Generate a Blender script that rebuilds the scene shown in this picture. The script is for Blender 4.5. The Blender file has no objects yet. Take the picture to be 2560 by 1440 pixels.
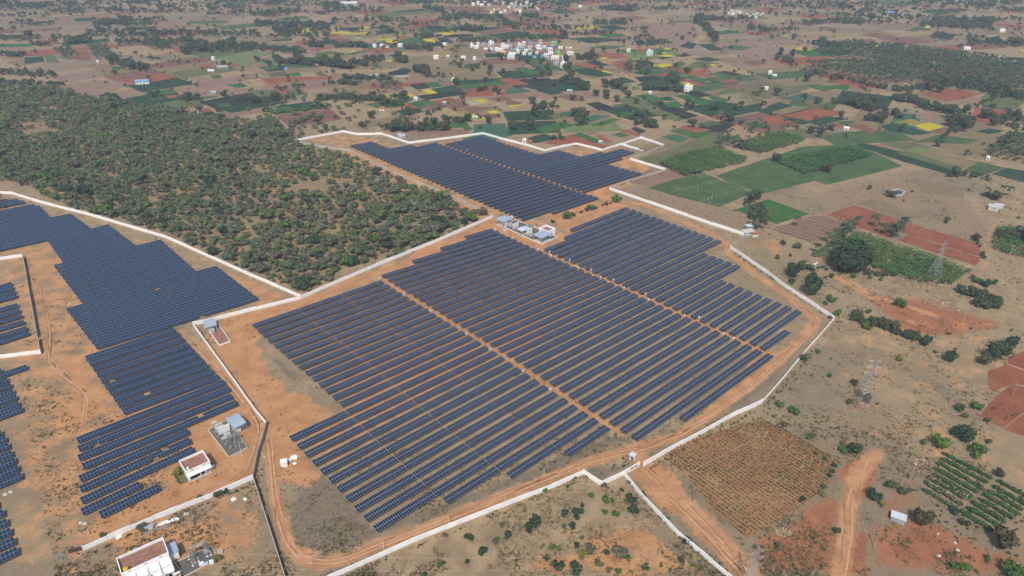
import bpy, math, random
import numpy as np
R = math.radians
random.seed(7)
rng = np.random.default_rng(7)
C = bpy.context.scene.collection
S = bpy.context.scene

# ---------------------------------------------------------------- camera, sky, sun, exposure
CAM_H, FPX, PITCH = 200.0, 1750.0, R(29.0)
cam = bpy.data.objects.new('camera', bpy.data.cameras.new('camera'))
C.objects.link(cam); S.camera = cam
cam.location = (0, 0, CAM_H)
cam.rotation_euler = (R(90) - PITCH, 0, 0)
cam.data.sensor_width = 36; cam.data.lens = 36 * FPX / 2560
cam.data.clip_start = 1; cam.data.clip_end = 30000

SUN_EL, SUN_AZ = R(52), R(190)          # azimuth measured clockwise from the view direction
w = bpy.data.worlds.new('World'); S.world = w; w.use_nodes = True
nt = w.node_tree; bg = nt.nodes['Background']
sky = nt.nodes.new('ShaderNodeTexSky'); sky.sky_type = 'NISHITA'; sky.sun_disc = False
sky.sun_elevation = SUN_EL; sky.sun_rotation = SUN_AZ; sky.dust_density = 2.0
nt.links.new(sky.outputs[0], bg.inputs[0]); bg.inputs[1].default_value = 0.14
sl = bpy.data.lights.new('sun', 'SUN'); sl.energy = 3.7; sl.angle = R(0.5); sl.color = (1, 0.95, 0.87)
sun = bpy.data.objects.new('sun', sl); C.objects.link(sun)
sun.rotation_euler = (R(90) - SUN_EL, 0, -SUN_AZ + math.pi)
S.view_settings.view_transform = 'Standard'; S.view_settings.look = 'None'
S.view_settings.exposure = -0.06; S.view_settings.gamma = 1.0
S.render.engine = 'CYCLES'

# ---------------------------------------------------------------- helpers
cT, sT = math.cos(PITCH), math.sin(PITCH)
def P(px, py=None, z=0.0):
    """photograph coordinate (2560 x 1440) -> the ground point (x, y) it shows, at height z"""
    if py is None: px, py = px
    x = px - 1280; y = 720 - py
    fw = FPX * cT + y * sT; up = -FPX * sT + y * cT
    t = (z - CAM_H) / up
    return np.array((x * t, fw * t))
def PP(pts, z=0.0): return np.array([P(p[0], p[1], z) for p in pts])
def pxm(px, py):
    """photo pixels per metre (horizontal) at that ground point"""
    x, y = P(px, py); return FPX / (y * cT + CAM_H * sT)
OFF = dict(A=(0,0),B=(640,0),C=(1280,0),D=(1920,0),E=(0,360),F=(640,360),G=(1280,360),H=(1920,360),
           I=(0,720),J=(640,720),K=(1280,720),L=(1920,720),M=(0,1080),N=(640,1080),O=(1280,1080),Pq=(1920,1080))
def Z(k, pts):
    o = OFF[k]; return [(o[0] + a / 4, o[1] + b / 4) for a, b in pts]
def PZ(k, a, b): o = OFF[k]; return (o[0] + a / 4, o[1] + b / 4)

def tag(o, label=None, cat=None, group=None, kind=None):
    if label: o['label'] = label
    if cat: o['category'] = cat
    if group: o['group'] = group
    if kind: o['kind'] = kind
    return o
def empty(name, loc=(0,0,0), rz=0.0):
    o = bpy.data.objects.new(name, None); C.objects.link(o)
    o.location = loc; o.rotation_euler = (0, 0, rz); o.empty_display_size = 0.5
    return o
def link(name, me, parent=None, loc=None, rz=None, scale=None):
    o = bpy.data.objects.new(name, me); C.objects.link(o)
    if parent: o.parent = parent
    if loc is not None: o.location = loc
    if rz is not None: o.rotation_euler = (0, 0, rz)
    if scale is not None: o.scale = scale
    return o

class MB:
    """collects boxes, tubes and polygons and builds ONE mesh"""
    def __init__(s): s.v = []; s.f = []; s.m = []
    def poly(s, pts, mi=0):
        k = len(s.v); s.v += [tuple(map(float, p)) for p in pts]; s.f.append(tuple(range(k, k + len(pts)))); s.m.append(mi)
    def add(s, vs, fs, mi=0):
        k = len(s.v); s.v += [tuple(map(float, p)) for p in vs]
        for f in fs: s.f.append(tuple(i + k for i in f)); s.m.append(mi)
    def box(s, x0, y0, z0, x1, y1, z1, mi=0, bottom=True):
        vs = [(x0,y0,z0),(x1,y0,z0),(x1,y1,z0),(x0,y1,z0),(x0,y0,z1),(x1,y0,z1),(x1,y1,z1),(x0,y1,z1)]
        fs = [(4,5,6,7),(0,1,5,4),(1,2,6,5),(2,3,7,6),(3,0,4,7)]
        if bottom: fs.append((3,2,1,0))
        s.add(vs, fs, mi)
    def cbox(s, cx, cy, z0, sx, sy, sz, rz=0.0, mi=0):
        c, n = math.cos(rz), math.sin(rz); vs = []
        for z in (z0, z0 + sz):
            for a, b in ((-1,-1),(1,-1),(1,1),(-1,1)):
                x, y = a * sx / 2, b * sy / 2; vs.append((cx + x * c - y * n, cy + x * n + y * c, z))
        s.add(vs, [(4,5,6,7),(0,1,5,4),(1,2,6,5),(2,3,7,6),(3,0,4,7),(3,2,1,0)], mi)
    def tube(s, p, q, r0, r1=None, n=6, mi=0, cap=True):
        r1 = r0 if r1 is None else r1
        p = np.array(p, float); q = np.array(q, float); d = q - p; L = np.linalg.norm(d)
        if L < 1e-6: return
        d /= L; a = np.array((0,0,1.0)) if abs(d[2]) < .9 else np.array((1.0,0,0))
        u = np.cross(d, a); u /= np.linalg.norm(u); t = np.cross(d, u)
        vs = []
        for c, r in ((p, r0), (q, r1)):
            for i in range(n):
                an = 2 * math.pi * i / n; vs.append(c + r * (math.cos(an) * u + math.sin(an) * t))
        fs = [(i, (i + 1) % n, n + (i + 1) % n, n + i) for i in range(n)]
        if cap: fs += [tuple(range(n - 1, -1, -1)), tuple(range(n, 2 * n))]
        s.add(vs, fs, mi)
    def lathe(s, prof, cx=0, cy=0, n=12, mi=0):
        vs = []
        for r, z in prof:
            for i in range(n):
                a = 2 * math.pi * i / n; vs.append((cx + r * math.cos(a), cy + r * math.sin(a), z))
        fs = []
        for k in range(len(prof) - 1):
            for i in range(n): fs.append((k*n+i, k*n+(i+1)%n, (k+1)*n+(i+1)%n, (k+1)*n+i))
        s.add(vs, fs, mi)
    def mesh(s, name, mats):
        me = bpy.data.meshes.new(name); me.from_pydata(s.v, [], s.f)
        for m in (mats if isinstance(mats, (list, tuple)) else [mats]): me.materials.append(m)
        if any(s.m): me.polygons.foreach_set('material_index', s.m)
        me.update(); return me
    def build(s, name, mats, parent=None, loc=None, rz=None):
        return link(name, s.mesh(name, mats), parent, loc, rz)

def np_mesh(name, V, F4, mat, attrs=None, smooth=False):
    """fast mesh from numpy quads (n,4) or tris (n,3) + face attributes"""
    me = bpy.data.meshes.new(name); V = np.asarray(V, np.float32); F4 = np.asarray(F4, np.int32)
    k = F4.shape[1]; n = len(F4)
    me.vertices.add(len(V)); me.vertices.foreach_set('co', V.ravel())
    me.loops.add(n * k); me.loops.foreach_set('vertex_index', F4.ravel())
    me.polygons.add(n); me.polygons.foreach_set('loop_start', np.arange(0, n * k, k, dtype=np.int32))
    me.polygons.foreach_set('loop_total', np.full(n, k, np.int32))
    if smooth: me.polygons.foreach_set('use_smooth', np.ones(n, bool))
    me.update(calc_edges=True); me.materials.append(mat)
    for nm, arr in (attrs or {}).items():
        a = me.attributes.new(nm, 'FLOAT', 'FACE'); a.data.foreach_set('value', np.asarray(arr, np.float32))
    return me

# ---- value noise in numpy
def _h(ix, iy, s):
    n = (ix * 374761393 + iy * 668265263 + s * 144269504) & 0xffffffff
    n = ((n ^ (n >> 13)) * 1274126177) & 0xffffffff
    return ((n ^ (n >> 16)) & 0xffff) / 65535.0
def vnoise(x, y, sc, s=0):
    x = np.asarray(x) / sc; y = np.asarray(y) / sc
    ix = np.floor(x).astype(np.int64); iy = np.floor(y).astype(np.int64)
    fx = x - ix; fy = y - iy; fx = fx*fx*(3-2*fx); fy = fy*fy*(3-2*fy)
    a = _h(ix, iy, s); b = _h(ix+1, iy, s); c = _h(ix, iy+1, s); d = _h(ix+1, iy+1, s)
    return a + (b-a)*fx + (c-a)*fy + (a-b-c+d)*fx*fy
def fbm(x, y, sc, s=0, o=4):
    t = 0; a = .5; m = 0
    for k in range(o): t = t + a * vnoise(x, y, sc / 2**k, s + k * 17); m += a; a *= .5
    return t / m
def inpoly(x, y, poly):
    ins = np.zeros(np.shape(x), bool); n = len(poly)
    for i in range(n):
        x0, y0 = poly[i]; x1, y1 = poly[(i + 1) % n]
        if y0 == y1: continue
        c = ((y0 > y) != (y1 > y)) & (x < (x1 - x0) * (y - y0) / (y1 - y0) + x0); ins ^= c
    return ins
def segdist(x, y, pts, closed=False):
    d = np.full(np.shape(x), 1e9); n = len(pts)
    for i in range(n if closed else n - 1):
        ax, ay = pts[i]; bx, by = pts[(i + 1) % n]; dx, dy = bx - ax, by - ay
        t = np.clip(((x - ax) * dx + (y - ay) * dy) / (dx*dx + dy*dy + 1e-9), 0, 1)
        d = np.minimum(d, np.hypot(x - ax - t * dx, y - ay - t * dy))
    return d

# ---- materials
def mat(name):
    m = bpy.data.materials.new(name); m.use_nodes = True
    n = m.node_tree; b = n.nodes['Principled BSDF']; return m, n, b
def nd(n, t, **kw):
    x = n.nodes.new(t)
    for k, v in kw.items(): setattr(x, k, v)
    return x
def mth(n, op, a, b=None, clamp=False):
    x = n.nodes.new('ShaderNodeMath'); x.operation = op; x.use_clamp = clamp
    for i, v in enumerate((a, b)):
        if v is None: continue
        if isinstance(v, (int, float)): x.inputs[i].default_value = v
        else: n.links.new(v, x.inputs[i])
    return x.outputs[0]
def mixc(n, f, a, b, mode='MIX'):
    x = n.nodes.new('ShaderNodeMix'); x.data_type = 'RGBA'; x.blend_type = mode
    for i, v in ((0, f), (6, a), (7, b)):
        if isinstance(v, (int, float)): x.inputs[i].default_value = v
        elif isinstance(v, tuple): x.inputs[i].default_value = (*v, 1)
        else: n.links.new(v, x.inputs[i])
    return x.outputs[2]
def noise(n, vec, scale, detail=3, rough=.55):
    x = n.nodes.new('ShaderNodeTexNoise'); x.inputs['Scale'].default_value = scale
    x.inputs['Detail'].default_value = detail; x.inputs['Roughness'].default_value = rough
    if vec is not None: n.links.new(vec, x.inputs['Vector'])
    return x.outputs[0]
def maprange(n, v, a, b, c=0, d=1, smooth=True):
    x = n.nodes.new('ShaderNodeMapRange'); x.interpolation_type = 'SMOOTHSTEP' if smooth else 'LINEAR'
    n.links.new(v, x.inputs[0])
    for i, q in enumerate((a, b, c, d)): x.inputs[i + 1].default_value = q
    return x.outputs[0]
def pos(n): return n.nodes.new('ShaderNodeNewGeometry').outputs['Position']
def objco(n): return n.nodes.new('ShaderNodeTexCoord').outputs['Object']
_mc = {}
def plain(name, col, rough=.8, var=.12, sc=.6, metal=0.0, dirt=None, spec=.3, splash=None):
    """painted / plastered / metal surface with uneven wear"""
    if name in _mc: return _mc[name]
    m, n, b = mat(name); v = objco(n)
    f = noise(n, v, sc, 4); c1 = tuple(c * (1 - var) for c in col); c2 = tuple(min(1, c * (1 + var)) for c in col)
    c = mixc(n, maprange(n, f, .3, .7), c1, c2)
    if dirt:
        f2 = noise(n, v, sc * 2.7, 5, .65); c = mixc(n, maprange(n, f2, .52, .75, 0, .75), c, dirt)
    if splash:                                              # rain-splashed soil and old streaks on the lowest half metre
        s = nd(n, 'ShaderNodeSeparateXYZ'); n.links.new(v, s.inputs[0]); f3 = noise(n, v, .9, 4, .7)
        h = mth(n, 'SUBTRACT', s.outputs[2], mth(n, 'MULTIPLY', f3, 1.5)); c = mixc(n, maprange(n, h, -.75, .05, .80, 0), c, splash)
    n.links.new(c, b.inputs['Base Color']); b.inputs['Roughness'].default_value = rough
    b.inputs['Metallic'].default_value = metal; b.inputs['Specular IOR Level'].default_value = spec
    _mc[name] = m; return m
# ---------------------------------------------------------------- the ground: one sheet, soils and grass from painted land-cover masks
ys = [70.0]
while ys[-1] < 7600: ys.append(ys[-1] * 1.0062)
ys = np.array([-60., 0., 40.] + ys)
un = np.linspace(-0.80, 0.80, 640); uo = np.array([.84,.9,1.0,1.2,1.5])
us = np.concatenate([-uo[::-1], un, uo])
GX = np.outer(np.maximum(ys, 70) , us); GY = np.repeat(ys[:, None], len(us), 1)
ny, nx = GX.shape
gx, gy = GX.ravel(), GY.ravel()
wx = (fbm(gx, gy, 14, 3) - .5) * 9; wy = (fbm(gx, gy, 14, 9) - .5) * 9      # ragged edges
fine = fbm(gx, gy, 6, 21); big = fbm(gx, gy, 60, 31); huge = fbm(gx, gy, 420, 41)
mask = {k: np.zeros(len(gx)) for k in ('orange', 'red', 'green', 'dark', 'track', 'pink')}
def area(k, pts, soft=3.0, lvl=1.0, ground=False, rag=1.0):
    g = np.array(pts) if ground else PP(pts)
    mnx, mny = g.min(0) - 15; mxx, mxy = g.max(0) + 15
    s = np.where((gx > mnx) & (gx < mxx) & (gy > mny) & (gy < mxy))[0]
    if not len(s): return
    x = gx[s] + wx[s] * rag; y = gy[s] + wy[s] * rag
    d = segdist(x, y, g, True); ins = inpoly(x, y, g); sd = np.where(ins, d, -d)
    a = np.clip(sd / soft * .5 + .5, 0, 1) * lvl
    if lvl >= 0: mask[k][s] = np.maximum(mask[k][s], a)
    else: mask[k][s] = mask[k][s] * (1 + a)
def strip(k, pts, width, soft=1.2, lvl=1.0, rag=.25):
    g = PP(pts); mnx, mny = g.min(0) - 15; mxx, mxy = g.max(0) + 15
    s = np.where((gx > mnx) & (gx < mxx) & (gy > mny) & (gy < mxy))[0]
    x = gx[s] + wx[s] * rag; y = gy[s] + wy[s] * rag
    d = segdist(x, y, g)
    mask[k][s] = np.maximum(mask[k][s], np.clip((width / 2 - d) / soft * .5 + .5, 0, 1) * lvl)

# broad land cover beyond the plant
far = np.clip((gy - 420) / 200, 0, 1)
mask['pink'] = np.maximum(mask['pink'], np.clip((huge - .40) * 3.0, 0, .75) * far)
mask['green'] = np.maximum(mask['green'], np.clip((fbm(gx, gy, 300, 77) - .56) * 3.2, 0, .6) * far)
mask['orange'] = np.maximum(mask['orange'], np.clip((fbm(gx, gy, 120, 55) - .56) * 2.5, 0, .40))
mask['green'] = np.maximum(mask['green'], np.clip((fbm(gx, gy, 70, 66) - .44) * 2.2, 0, .42) * np.clip((gx - 40) / 60, 0, 1) * (gy < 520))
mask['dark'] = np.maximum(mask['dark'], np.clip((fbm(gx, gy, 90, 68) - .45) * 2.5, 0, .52))
# scrub floor
SCRUB = [(-60,200),(0,205),(110,215),(230,245),(380,265),(500,285),(600,300),(690,300),(740,345),(745,365),(870,390),(930,415),(1000,450),(1080,485),(1215,540),(1190,555),(1000,640),(880,668),(760,738),(640,685),(500,625),(400,580),(200,525),(120,495),(80,470),(0,455),(-60,450)]
area('orange', SCRUB, 6, .40); area('red', SCRUB, 8, .38); area('green', SCRUB, 8, .48)
# plant compounds
area('orange', [(500,812),(640,778),(752,750),(960,662),(1232,546),(1330,545),(1420,590),(1345,612),(1300,640),(1150,690),(960,690),(640,830),(660,905),(720,980),(800,1010),(850,1020),(740,1095),(800,1190),(760,1220),(690,1200),(650,1100),(668,1062),(560,900)], 4, .95)
area('orange', [(628,815),(954,702),(1160,590),(1345,612),(1540,720),(1300,905),(900,1060),(846,1006)], 8, .66)
area('orange', [(846,1006),(1290,900),(1100,1010),(960,1090),(830,1200),(721,1091)], 8, .58)
area('orange', [(1290,880),(1560,740),(1700,790),(1400,960)], 12, .40)
area('orange', [(745,345),(862,335),(1022,362),(1206,338),(1362,380),(1440,364),(1505,378),(1560,364),(1662,420),(1530,470),(1560,510),(1600,520),(1420,590),(1340,545),(1235,545),(1080,470),(870,376)], 5, .52)
area('orange', [(1480,390),(1575,395),(1640,425),(1560,470),(1500,470),(1600,425)], 4, .9)
area('orange', [(1310,520),(1500,455),(1600,520),(1420,590)], 6, .62)
strip('orange', [(875,385),(1000,440),(1120,498),(1240,555)], 16, 4, .9)
area('orange', [(0,488),(90,510),(225,545),(410,600),(640,700),(750,745),(640,770),(560,690),(400,600),(200,540),(60,500)], 5, .60)
area('orange', [(470,830),(560,880),(640,1035),(668,1064),(636,1196),(440,1275),(210,1370),(240,1300),(400,1215),(440,1150),(470,1060),(600,1000),(560,920)], 4, .92)
area('orange', [(85,640),(112,700),(125,800),(140,860),(120,960),(150,1060),(140,1200),(165,1300),(150,1440),(100,1440),(90,1200),(110,1000),(95,800),(70,680)], 6, .72)
area('orange', [(120,850),(230,900),(300,1020),(190,1090),(150,1060),(180,960)], 5, .74)
area('orange', [(-40,890),(110,890),(110,1440),(-40,1440)], 12, .42)
area('orange', [(215,1375),(440,1280),(640,1205),(715,1440),(240,1470)], 10, .58)
area('orange', [(290,1300),(420,1290),(470,1330),(400,1345),(300,1390),(260,1440),(250,1360)], 5, .85)
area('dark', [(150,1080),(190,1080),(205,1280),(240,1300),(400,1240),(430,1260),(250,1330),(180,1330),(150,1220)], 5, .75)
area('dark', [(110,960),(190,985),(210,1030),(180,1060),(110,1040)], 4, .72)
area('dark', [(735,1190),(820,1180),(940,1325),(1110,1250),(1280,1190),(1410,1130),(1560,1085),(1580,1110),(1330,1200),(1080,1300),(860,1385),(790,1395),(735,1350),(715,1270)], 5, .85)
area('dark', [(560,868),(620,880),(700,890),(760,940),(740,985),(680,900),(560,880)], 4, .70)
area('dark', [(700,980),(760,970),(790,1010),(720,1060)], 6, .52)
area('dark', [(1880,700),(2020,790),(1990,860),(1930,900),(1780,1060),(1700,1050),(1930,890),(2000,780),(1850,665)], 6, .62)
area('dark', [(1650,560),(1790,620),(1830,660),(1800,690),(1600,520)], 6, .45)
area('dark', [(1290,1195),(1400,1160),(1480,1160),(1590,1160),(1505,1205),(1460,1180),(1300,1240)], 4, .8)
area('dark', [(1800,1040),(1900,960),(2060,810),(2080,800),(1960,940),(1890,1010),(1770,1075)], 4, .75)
area('dark', [(1160,590),(1345,612),(1890,870),(1550,1080),(1420,990),(1300,900)], 20, .32)
area('orange', [(1890,880),(1925,893),(1990,850),(2010,860),(1930,940),(1870,975),(1800,1030),(1740,1050)], 4, .62)
DOTF = [(1650,1140),(1730,1098),(1905,1042),(2010,1095),(2100,1155),(2070,1220),(2012,1265),(1870,1350),(1780,1278),(1725,1205)]
area('orange', [(-60,480),(90,500),(640,700),(750,745),(640,780),(484,815),(660,1060),(640,1195),(210,1380),(150,1500),(-60,1500)], 20, .52)
# outside, south and east
area('orange', [(1280,1250),(1460,1195),(1600,1330),(1790,1440),(840,1440)], 20, .36)
area('orange', [(1480,1320),(1640,1310),(1700,1380),(1790,1440),(1300,1440),(1340,1380),(1470,1370)], 6, .72)
area('orange', [(1540,1325),(1620,1325),(1650,1355),(1560,1352)], 3, .98)
area('orange', [(1610,1170),(1660,1150),(1760,1280),(1900,1440),(1830,1440),(1720,1320),(1570,1190)], 4, .9)
strip('track', [(1612,1178),(1680,1235),(1750,1300),(1840,1400),(1890,1470)], 11, 4, .85)
area('red', [(1820,1440),(1880,1350),(2010,1260),(2070,1220),(2110,1260),(2100,1440)], 6, .75)
area('red', [(2100,1165),(2190,1120),(2200,1190),(2180,1240),(2140,1245),(2108,1220)], 3, .95)
area('red', [(2140,1350),(2190,1330),(2190,1440),(2060,1440),(2080,1360)], 4, .92)
area('red', [(2190,1320),(2300,1280),(2440,1330),(2520,1380),(2560,1440),(2180,1440)], 8, .72)
area('red', [(2200,1210),(2290,1230),(2330,1280),(2240,1330),(2180,1300)], 8, .55)
strip('track', [(2185,1135),(2150,1185),(2122,1250),(2125,1320),(2115,1400),(2095,1470)], 8.5, 3, .80, .6)
area('track', [(2165,1140),(2182,1117),(2200,1128),(2172,1180),(2150,1185)], 2, .8)
area('red', [(2150,720),(2260,735),(2420,770),(2490,800),(2440,860),(2300,850),(2210,810),(2160,760)], 8, .62)
area('red', [(2225,805),(2290,785),(2370,790),(2360,830),(2330,845),(2260,830)], 5, .92)
area('red', [(2440,790),(2500,800),(2500,830),(2420,840)], 6, .8)
strip('orange', [(2090,690),(2170,740),(2260,760),(2340,790)], 4, 1.5, .9)
area('green', [(2090,660),(2200,680),(2420,730),(2560,800),(2560,830),(2440,770),(2300,760),(2100,700)], 10, .35)
area('red', [(1840,600),(1920,570),(2000,640),(1980,660),(1900,630)], 6, .4)
area('orange', [(1900,590),(1945,600),(1960,640),(1920,650)], 5, .62)
area('pink', [(1530,480),(1640,455),(1720,490),(1850,520),(1880,560),(1860,585)], 6, .8)
area('pink', [(1990,500),(2080,470),(2260,425),(2430,470),(2420,560),(2200,560),(2030,540)], 8, .72)
area('pink', [(2280,560),(2420,510),(2500,560),(2460,640),(2330,600)], 8, .6)
area('green', [(2100,420),(2400,440),(2560,470),(2560,540),(2440,520)], 12, .25)
# tracks
strip('track', [(672,1090),(676,1140),(681,1180),(690,1255),(707,1317),(722,1362),(752,1397),(802,1412),(865,1400),(952,1362),(1065,1320),(1190,1270),(1280,1232),(1380,1192),(1480,1150),(1542,1134),(1617,1120),(1705,1085),(1783,1034),(1871,972),(1949,904),(1995,860),(2032,827),(2041,805),(2030,785),(1982,750),(1945,725),(1880,682),(1830,640),(1812,607),(1792,590),(1705,550),(1605,510),(1567,507),(1500,535),(1430,580),(1380,612),(1345,612)], 4.6, 1.3, .95, .12)
strip('orange', [(690,1255),(722,1362),(802,1412),(952,1362),(1280,1232),(1542,1134),(1705,1085),(1949,904),(2041,805),(1982,750),(1830,640),(1792,590),(1605,510)], 8, 3, .62)
strip('track', [(958,697),(1020,737),(1090,783),(1155,822),(1210,858),(1270,895)], 5.0, 1.2, .9, .1)
strip('orange', [(1210,858),(1270,895),(1340,945),(1420,995),(1500,1048),(1560,1085)], 4.6, 1.6, .72, .1)
strip('orange', [(1330,606),(1380,632),(1440,660),(1500,690),(1580,728),(1640,755),(1700,785),(1770,815),(1830,845),(1890,873),(1935,890),(1950,902)], 5.0, 1.5, .88, .1)
strip('red', [(1560,719),(1640,755),(1745,803),(1800,833)], 3.5, 1.5, .55, .2)
strip('orange', [(1100,358),(1170,380),(1260,408),(1360,443),(1460,480),(1490,490)], 5.0, 1.5, .9, .1)
strip('track', [(640,792),(760,757),(850,720),(960,674),(1100,611),(1210,561),(1290,545)], 6, 3, .55)
strip('track', [(440,828),(520,900),(590,980),(640,1050),(650,1085),(630,1140),(610,1190),(500,1240),(380,1290),(230,1360),(170,1400),(140,1440)], 8, 3, .6)
strip('track', [(1610,1150),(1600,1140),(1590,1130)], 9, 2, .8)
strip('track', [(100,720),(120,795),(127,845),(122,907),(150,935),(175,952),(212,977),(215,1010),(205,1045)], 3.2, 1.2, .7)
strip('track', [(160,1440),(172,1380),(180,1350)], 4, 1.5, .6)
for pts, wd in [([(2600,500),(2560,522),(2495,552),(2462,610),(2470,655),(2452,672),(2380,655),(2300,615),(2225,595),(2150,565),(2060,545),(1990,545),(1930,568)], 3.0),
                ([(2455,672),(2455,690),(2440,720),(2430,760)], 2.5),
                ([(2130,340),(2250,345),(2330,372),(2440,402),(2560,422)], 3.0), ([(2270,352),(2420,378),(2480,402)], 2.5),
                ([(1180,318),(1290,290),(1350,278),(1420,262),(1540,240),(1610,235)], 3.0), ([(640,215),(760,205),(845,195),(1000,175),(1060,165)], 2.5),
                ([(1280,345),(1420,330),(1500,322),(1560,330)], 2.5), ([(2080,920),(2250,935),(2320,985),(2405,1020),(2440,1070),(2460,1090),(2560,1170)], 2.2),
                ([(2200,1205),(2270,1230),(2360,1275),(2400,1290)], 2.0), ([(2490,1160),(2540,1180),(2560,1190)], 2.0),
                ([(2350,260),(2455,238),(2460,236)], 2.5), ([(2390,145),(2470,122)], 3), ([(300,220),(460,200),(600,220),(640,222)], 2.5), ([(455,190),(560,215),(640,235)], 2.5),
                ([(1850,200),(1950,205),(2040,180)], 2.5), ([(2405,1000),(2420,960),(2410,900),(2425,860)], 2.0)]:
    strip('track', pts, wd, 1.6, .62)

V = np.stack([gx, gy, np.zeros(len(gx))], 1)
ii = (np.arange(ny - 1)[:, None] * nx + np.arange(nx - 1)[None]).ravel()
gm, gn, gb = mat('soil_and_dry_grass')
gme = np_mesh('ground', V, np.stack([ii, ii + 1, ii + nx + 1, ii + nx], 1), gm)
for nm, ks in (('soil_a', ('orange', 'red', 'green')), ('soil_b', ('dark', 'track', 'pink'))):
    a = gme.color_attributes.new(nm, 'FLOAT_COLOR', 'POINT')
    col = np.ones((len(gx), 4), np.float32)
    for i, k in enumerate(ks): col[:, i] = np.clip(mask[k], 0, 1)
    a.data.foreach_set('color', col.ravel())
ground = link('ground', gme); tag(ground, kind='structure')

p = pos(gn)
def att(n, nm):
    a = nd(n, 'ShaderNodeAttribute', attribute_name=nm); s = nd(n, 'ShaderNodeSeparateColor'); n.links.new(a.outputs['Color'], s.inputs[0]); return s.outputs
A_, B_ = att(gn, 'soil_a'), att(gn, 'soil_b')
n_big = noise(gn, p, .018, 4); n_mid = noise(gn, p, .11, 5, .62); n_fine = noise(gn, p, .75, 5, .68); n_grain = noise(gn, p, 2.6, 3, .7)
base = mixc(gn, maprange(gn, n_mid, .32, .68), (.230,.165,.098), (.355,.258,.150))
base = mixc(gn, maprange(gn, n_big, .40, .66, 0, .55), base, (.278,.216,.128))
base = mixc(gn, maprange(gn, n_fine, .54, .74, 0, .75), base, (.130,.098,.066))
def cover(base, w, col, nz, amp, soft=.09):
    f = mth(gn, 'ADD', w, mth(gn, 'MULTIPLY', mth(gn, 'SUBTRACT', nz, .5), amp))
    return mixc(gn, maprange(gn, f, .5 - soft, .5 + soft), base, col)
mixn = mth(gn, 'ADD', mth(gn, 'MULTIPLY', n_mid, .5), mth(gn, 'MULTIPLY', n_fine, .5))
pinkc = mixc(gn, maprange(gn, n_fine, .3, .7), (.200,.142,.088), (.300,.218,.136))
base = cover(base, B_[2], pinkc, mixn, 1.5, .20)
greenc = mixc(gn, maprange(gn, n_fine, .3, .7), (.078,.082,.038), (.140,.130,.062))
base = cover(base, A_[2], greenc, mixn, 1.7, .16)
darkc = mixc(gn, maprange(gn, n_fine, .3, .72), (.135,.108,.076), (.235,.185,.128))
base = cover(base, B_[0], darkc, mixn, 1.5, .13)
redc = mixc(gn, maprange(gn, n_mid, .3, .7), (.245,.098,.050), (.345,.150,.078))
base = cover(base, A_[1], redc, mixn, 1.6, .11)
orc = mixc(gn, maprange(gn, n_mid, .3, .7), (.370,.180,.082), (.490,.260,.122))
orc = mixc(gn, maprange(gn, n_grain, .55, .85, 0, .5), orc, (.240,.130,.072))
base = cover(base, A_[0], orc, mixn, 1.7, .09)
trc = mixc(gn, maprange(gn, n_mid, .3, .7), (.345,.165,.078), (.490,.270,.142))
trc = mixc(gn, maprange(gn, n_fine, .50, .72, 0, .6), trc, (.290,.150,.080))
base = cover(base, B_[1], trc, n_fine, 1.1, .12)
base = mixc(gn, 1.0, base, mixc(gn, n_grain, (.62,.62,.62), (1.38,1.38,1.38)), 'MULTIPLY')
gn.links.new(base, gb.inputs['Base Color']); gb.inputs['Roughness'].default_value = .95; gb.inputs['Specular IOR Level'].default_value = .1
bmp = nd(gn, 'ShaderNodeBump'); bmp.inputs['Strength'].default_value = .55; bmp.inputs['Distance'].default_value = .35
gn.links.new(mth(gn, 'ADD', n_fine, mth(gn, 'MULTIPLY', n_grain, .5)), bmp.inputs['Height']); gn.links.new(bmp.outputs[0], gb.inputs['Normal'])
# ---------------------------------------------------------------- solar panel rows
def panel_mat(name, base, base2, line, lw_u, lw_v):
    m, n, b = mat(name)
    uv = nd(n, 'ShaderNodeUVMap', uv_map='cells'); s = nd(n, 'ShaderNodeSeparateXYZ'); n.links.new(uv.outputs[0], s.inputs[0])
    u, v = s.outputs[0], s.outputs[1]
    def ln(t, lw): return mth(n, 'GREATER_THAN', mth(n, 'ABSOLUTE', mth(n, 'SUBTRACT', mth(n, 'FRACT', t), .5)), .5 - lw)
    L = mth(n, 'MAXIMUM', ln(u, lw_u), ln(v, lw_v))
    cmb = nd(n, 'ShaderNodeCombineXYZ'); n.links.new(mth(n, 'FLOOR', u), cmb.inputs[0]); n.links.new(mth(n, 'FLOOR', v), cmb.inputs[1])
    oi = nd(n, 'ShaderNodeObjectInfo'); n.links.new(mth(n, 'MULTIPLY', oi.outputs['Random'], 97.0), cmb.inputs[2])
    wn = nd(n, 'ShaderNodeTexWhiteNoise', noise_dimensions='3D'); n.links.new(cmb.outputs[0], wn.inputs['Vector'])
    c = mixc(n, maprange(n, wn.outputs['Value'], .45, 1, 0, 1, False), base, base2)
    c = mixc(n, maprange(n, wn.outputs['Value'], .0, .10, .4, 0, False), c, (base[0]*1.1, base[1]*1.35, base[2]*.9))
    c = mixc(n, L, c, line)
    n.links.new(c, b.inputs['Base Color'])
    n.links.new(mth(n, 'ADD', mth(n, 'MULTIPLY', L, .35), .12), b.inputs['Roughness'])
    b.inputs['IOR'].default_value = 1.5; b.inputs['Specular IOR Level'].default_value = .42
    return m
M_PANEL = panel_mat('dark_solar_glass', (.009,.017,.038), (.012,.018,.048), (.45,.49,.55), .032, .023)
M_PANELF = panel_mat('far_solar_glass_sky_sheen', (.034,.045,.066), (.036,.046,.070), (.12,.13,.15), .03, .02)  # base colour lightened to stand in for sky sheen on the far rows
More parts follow.
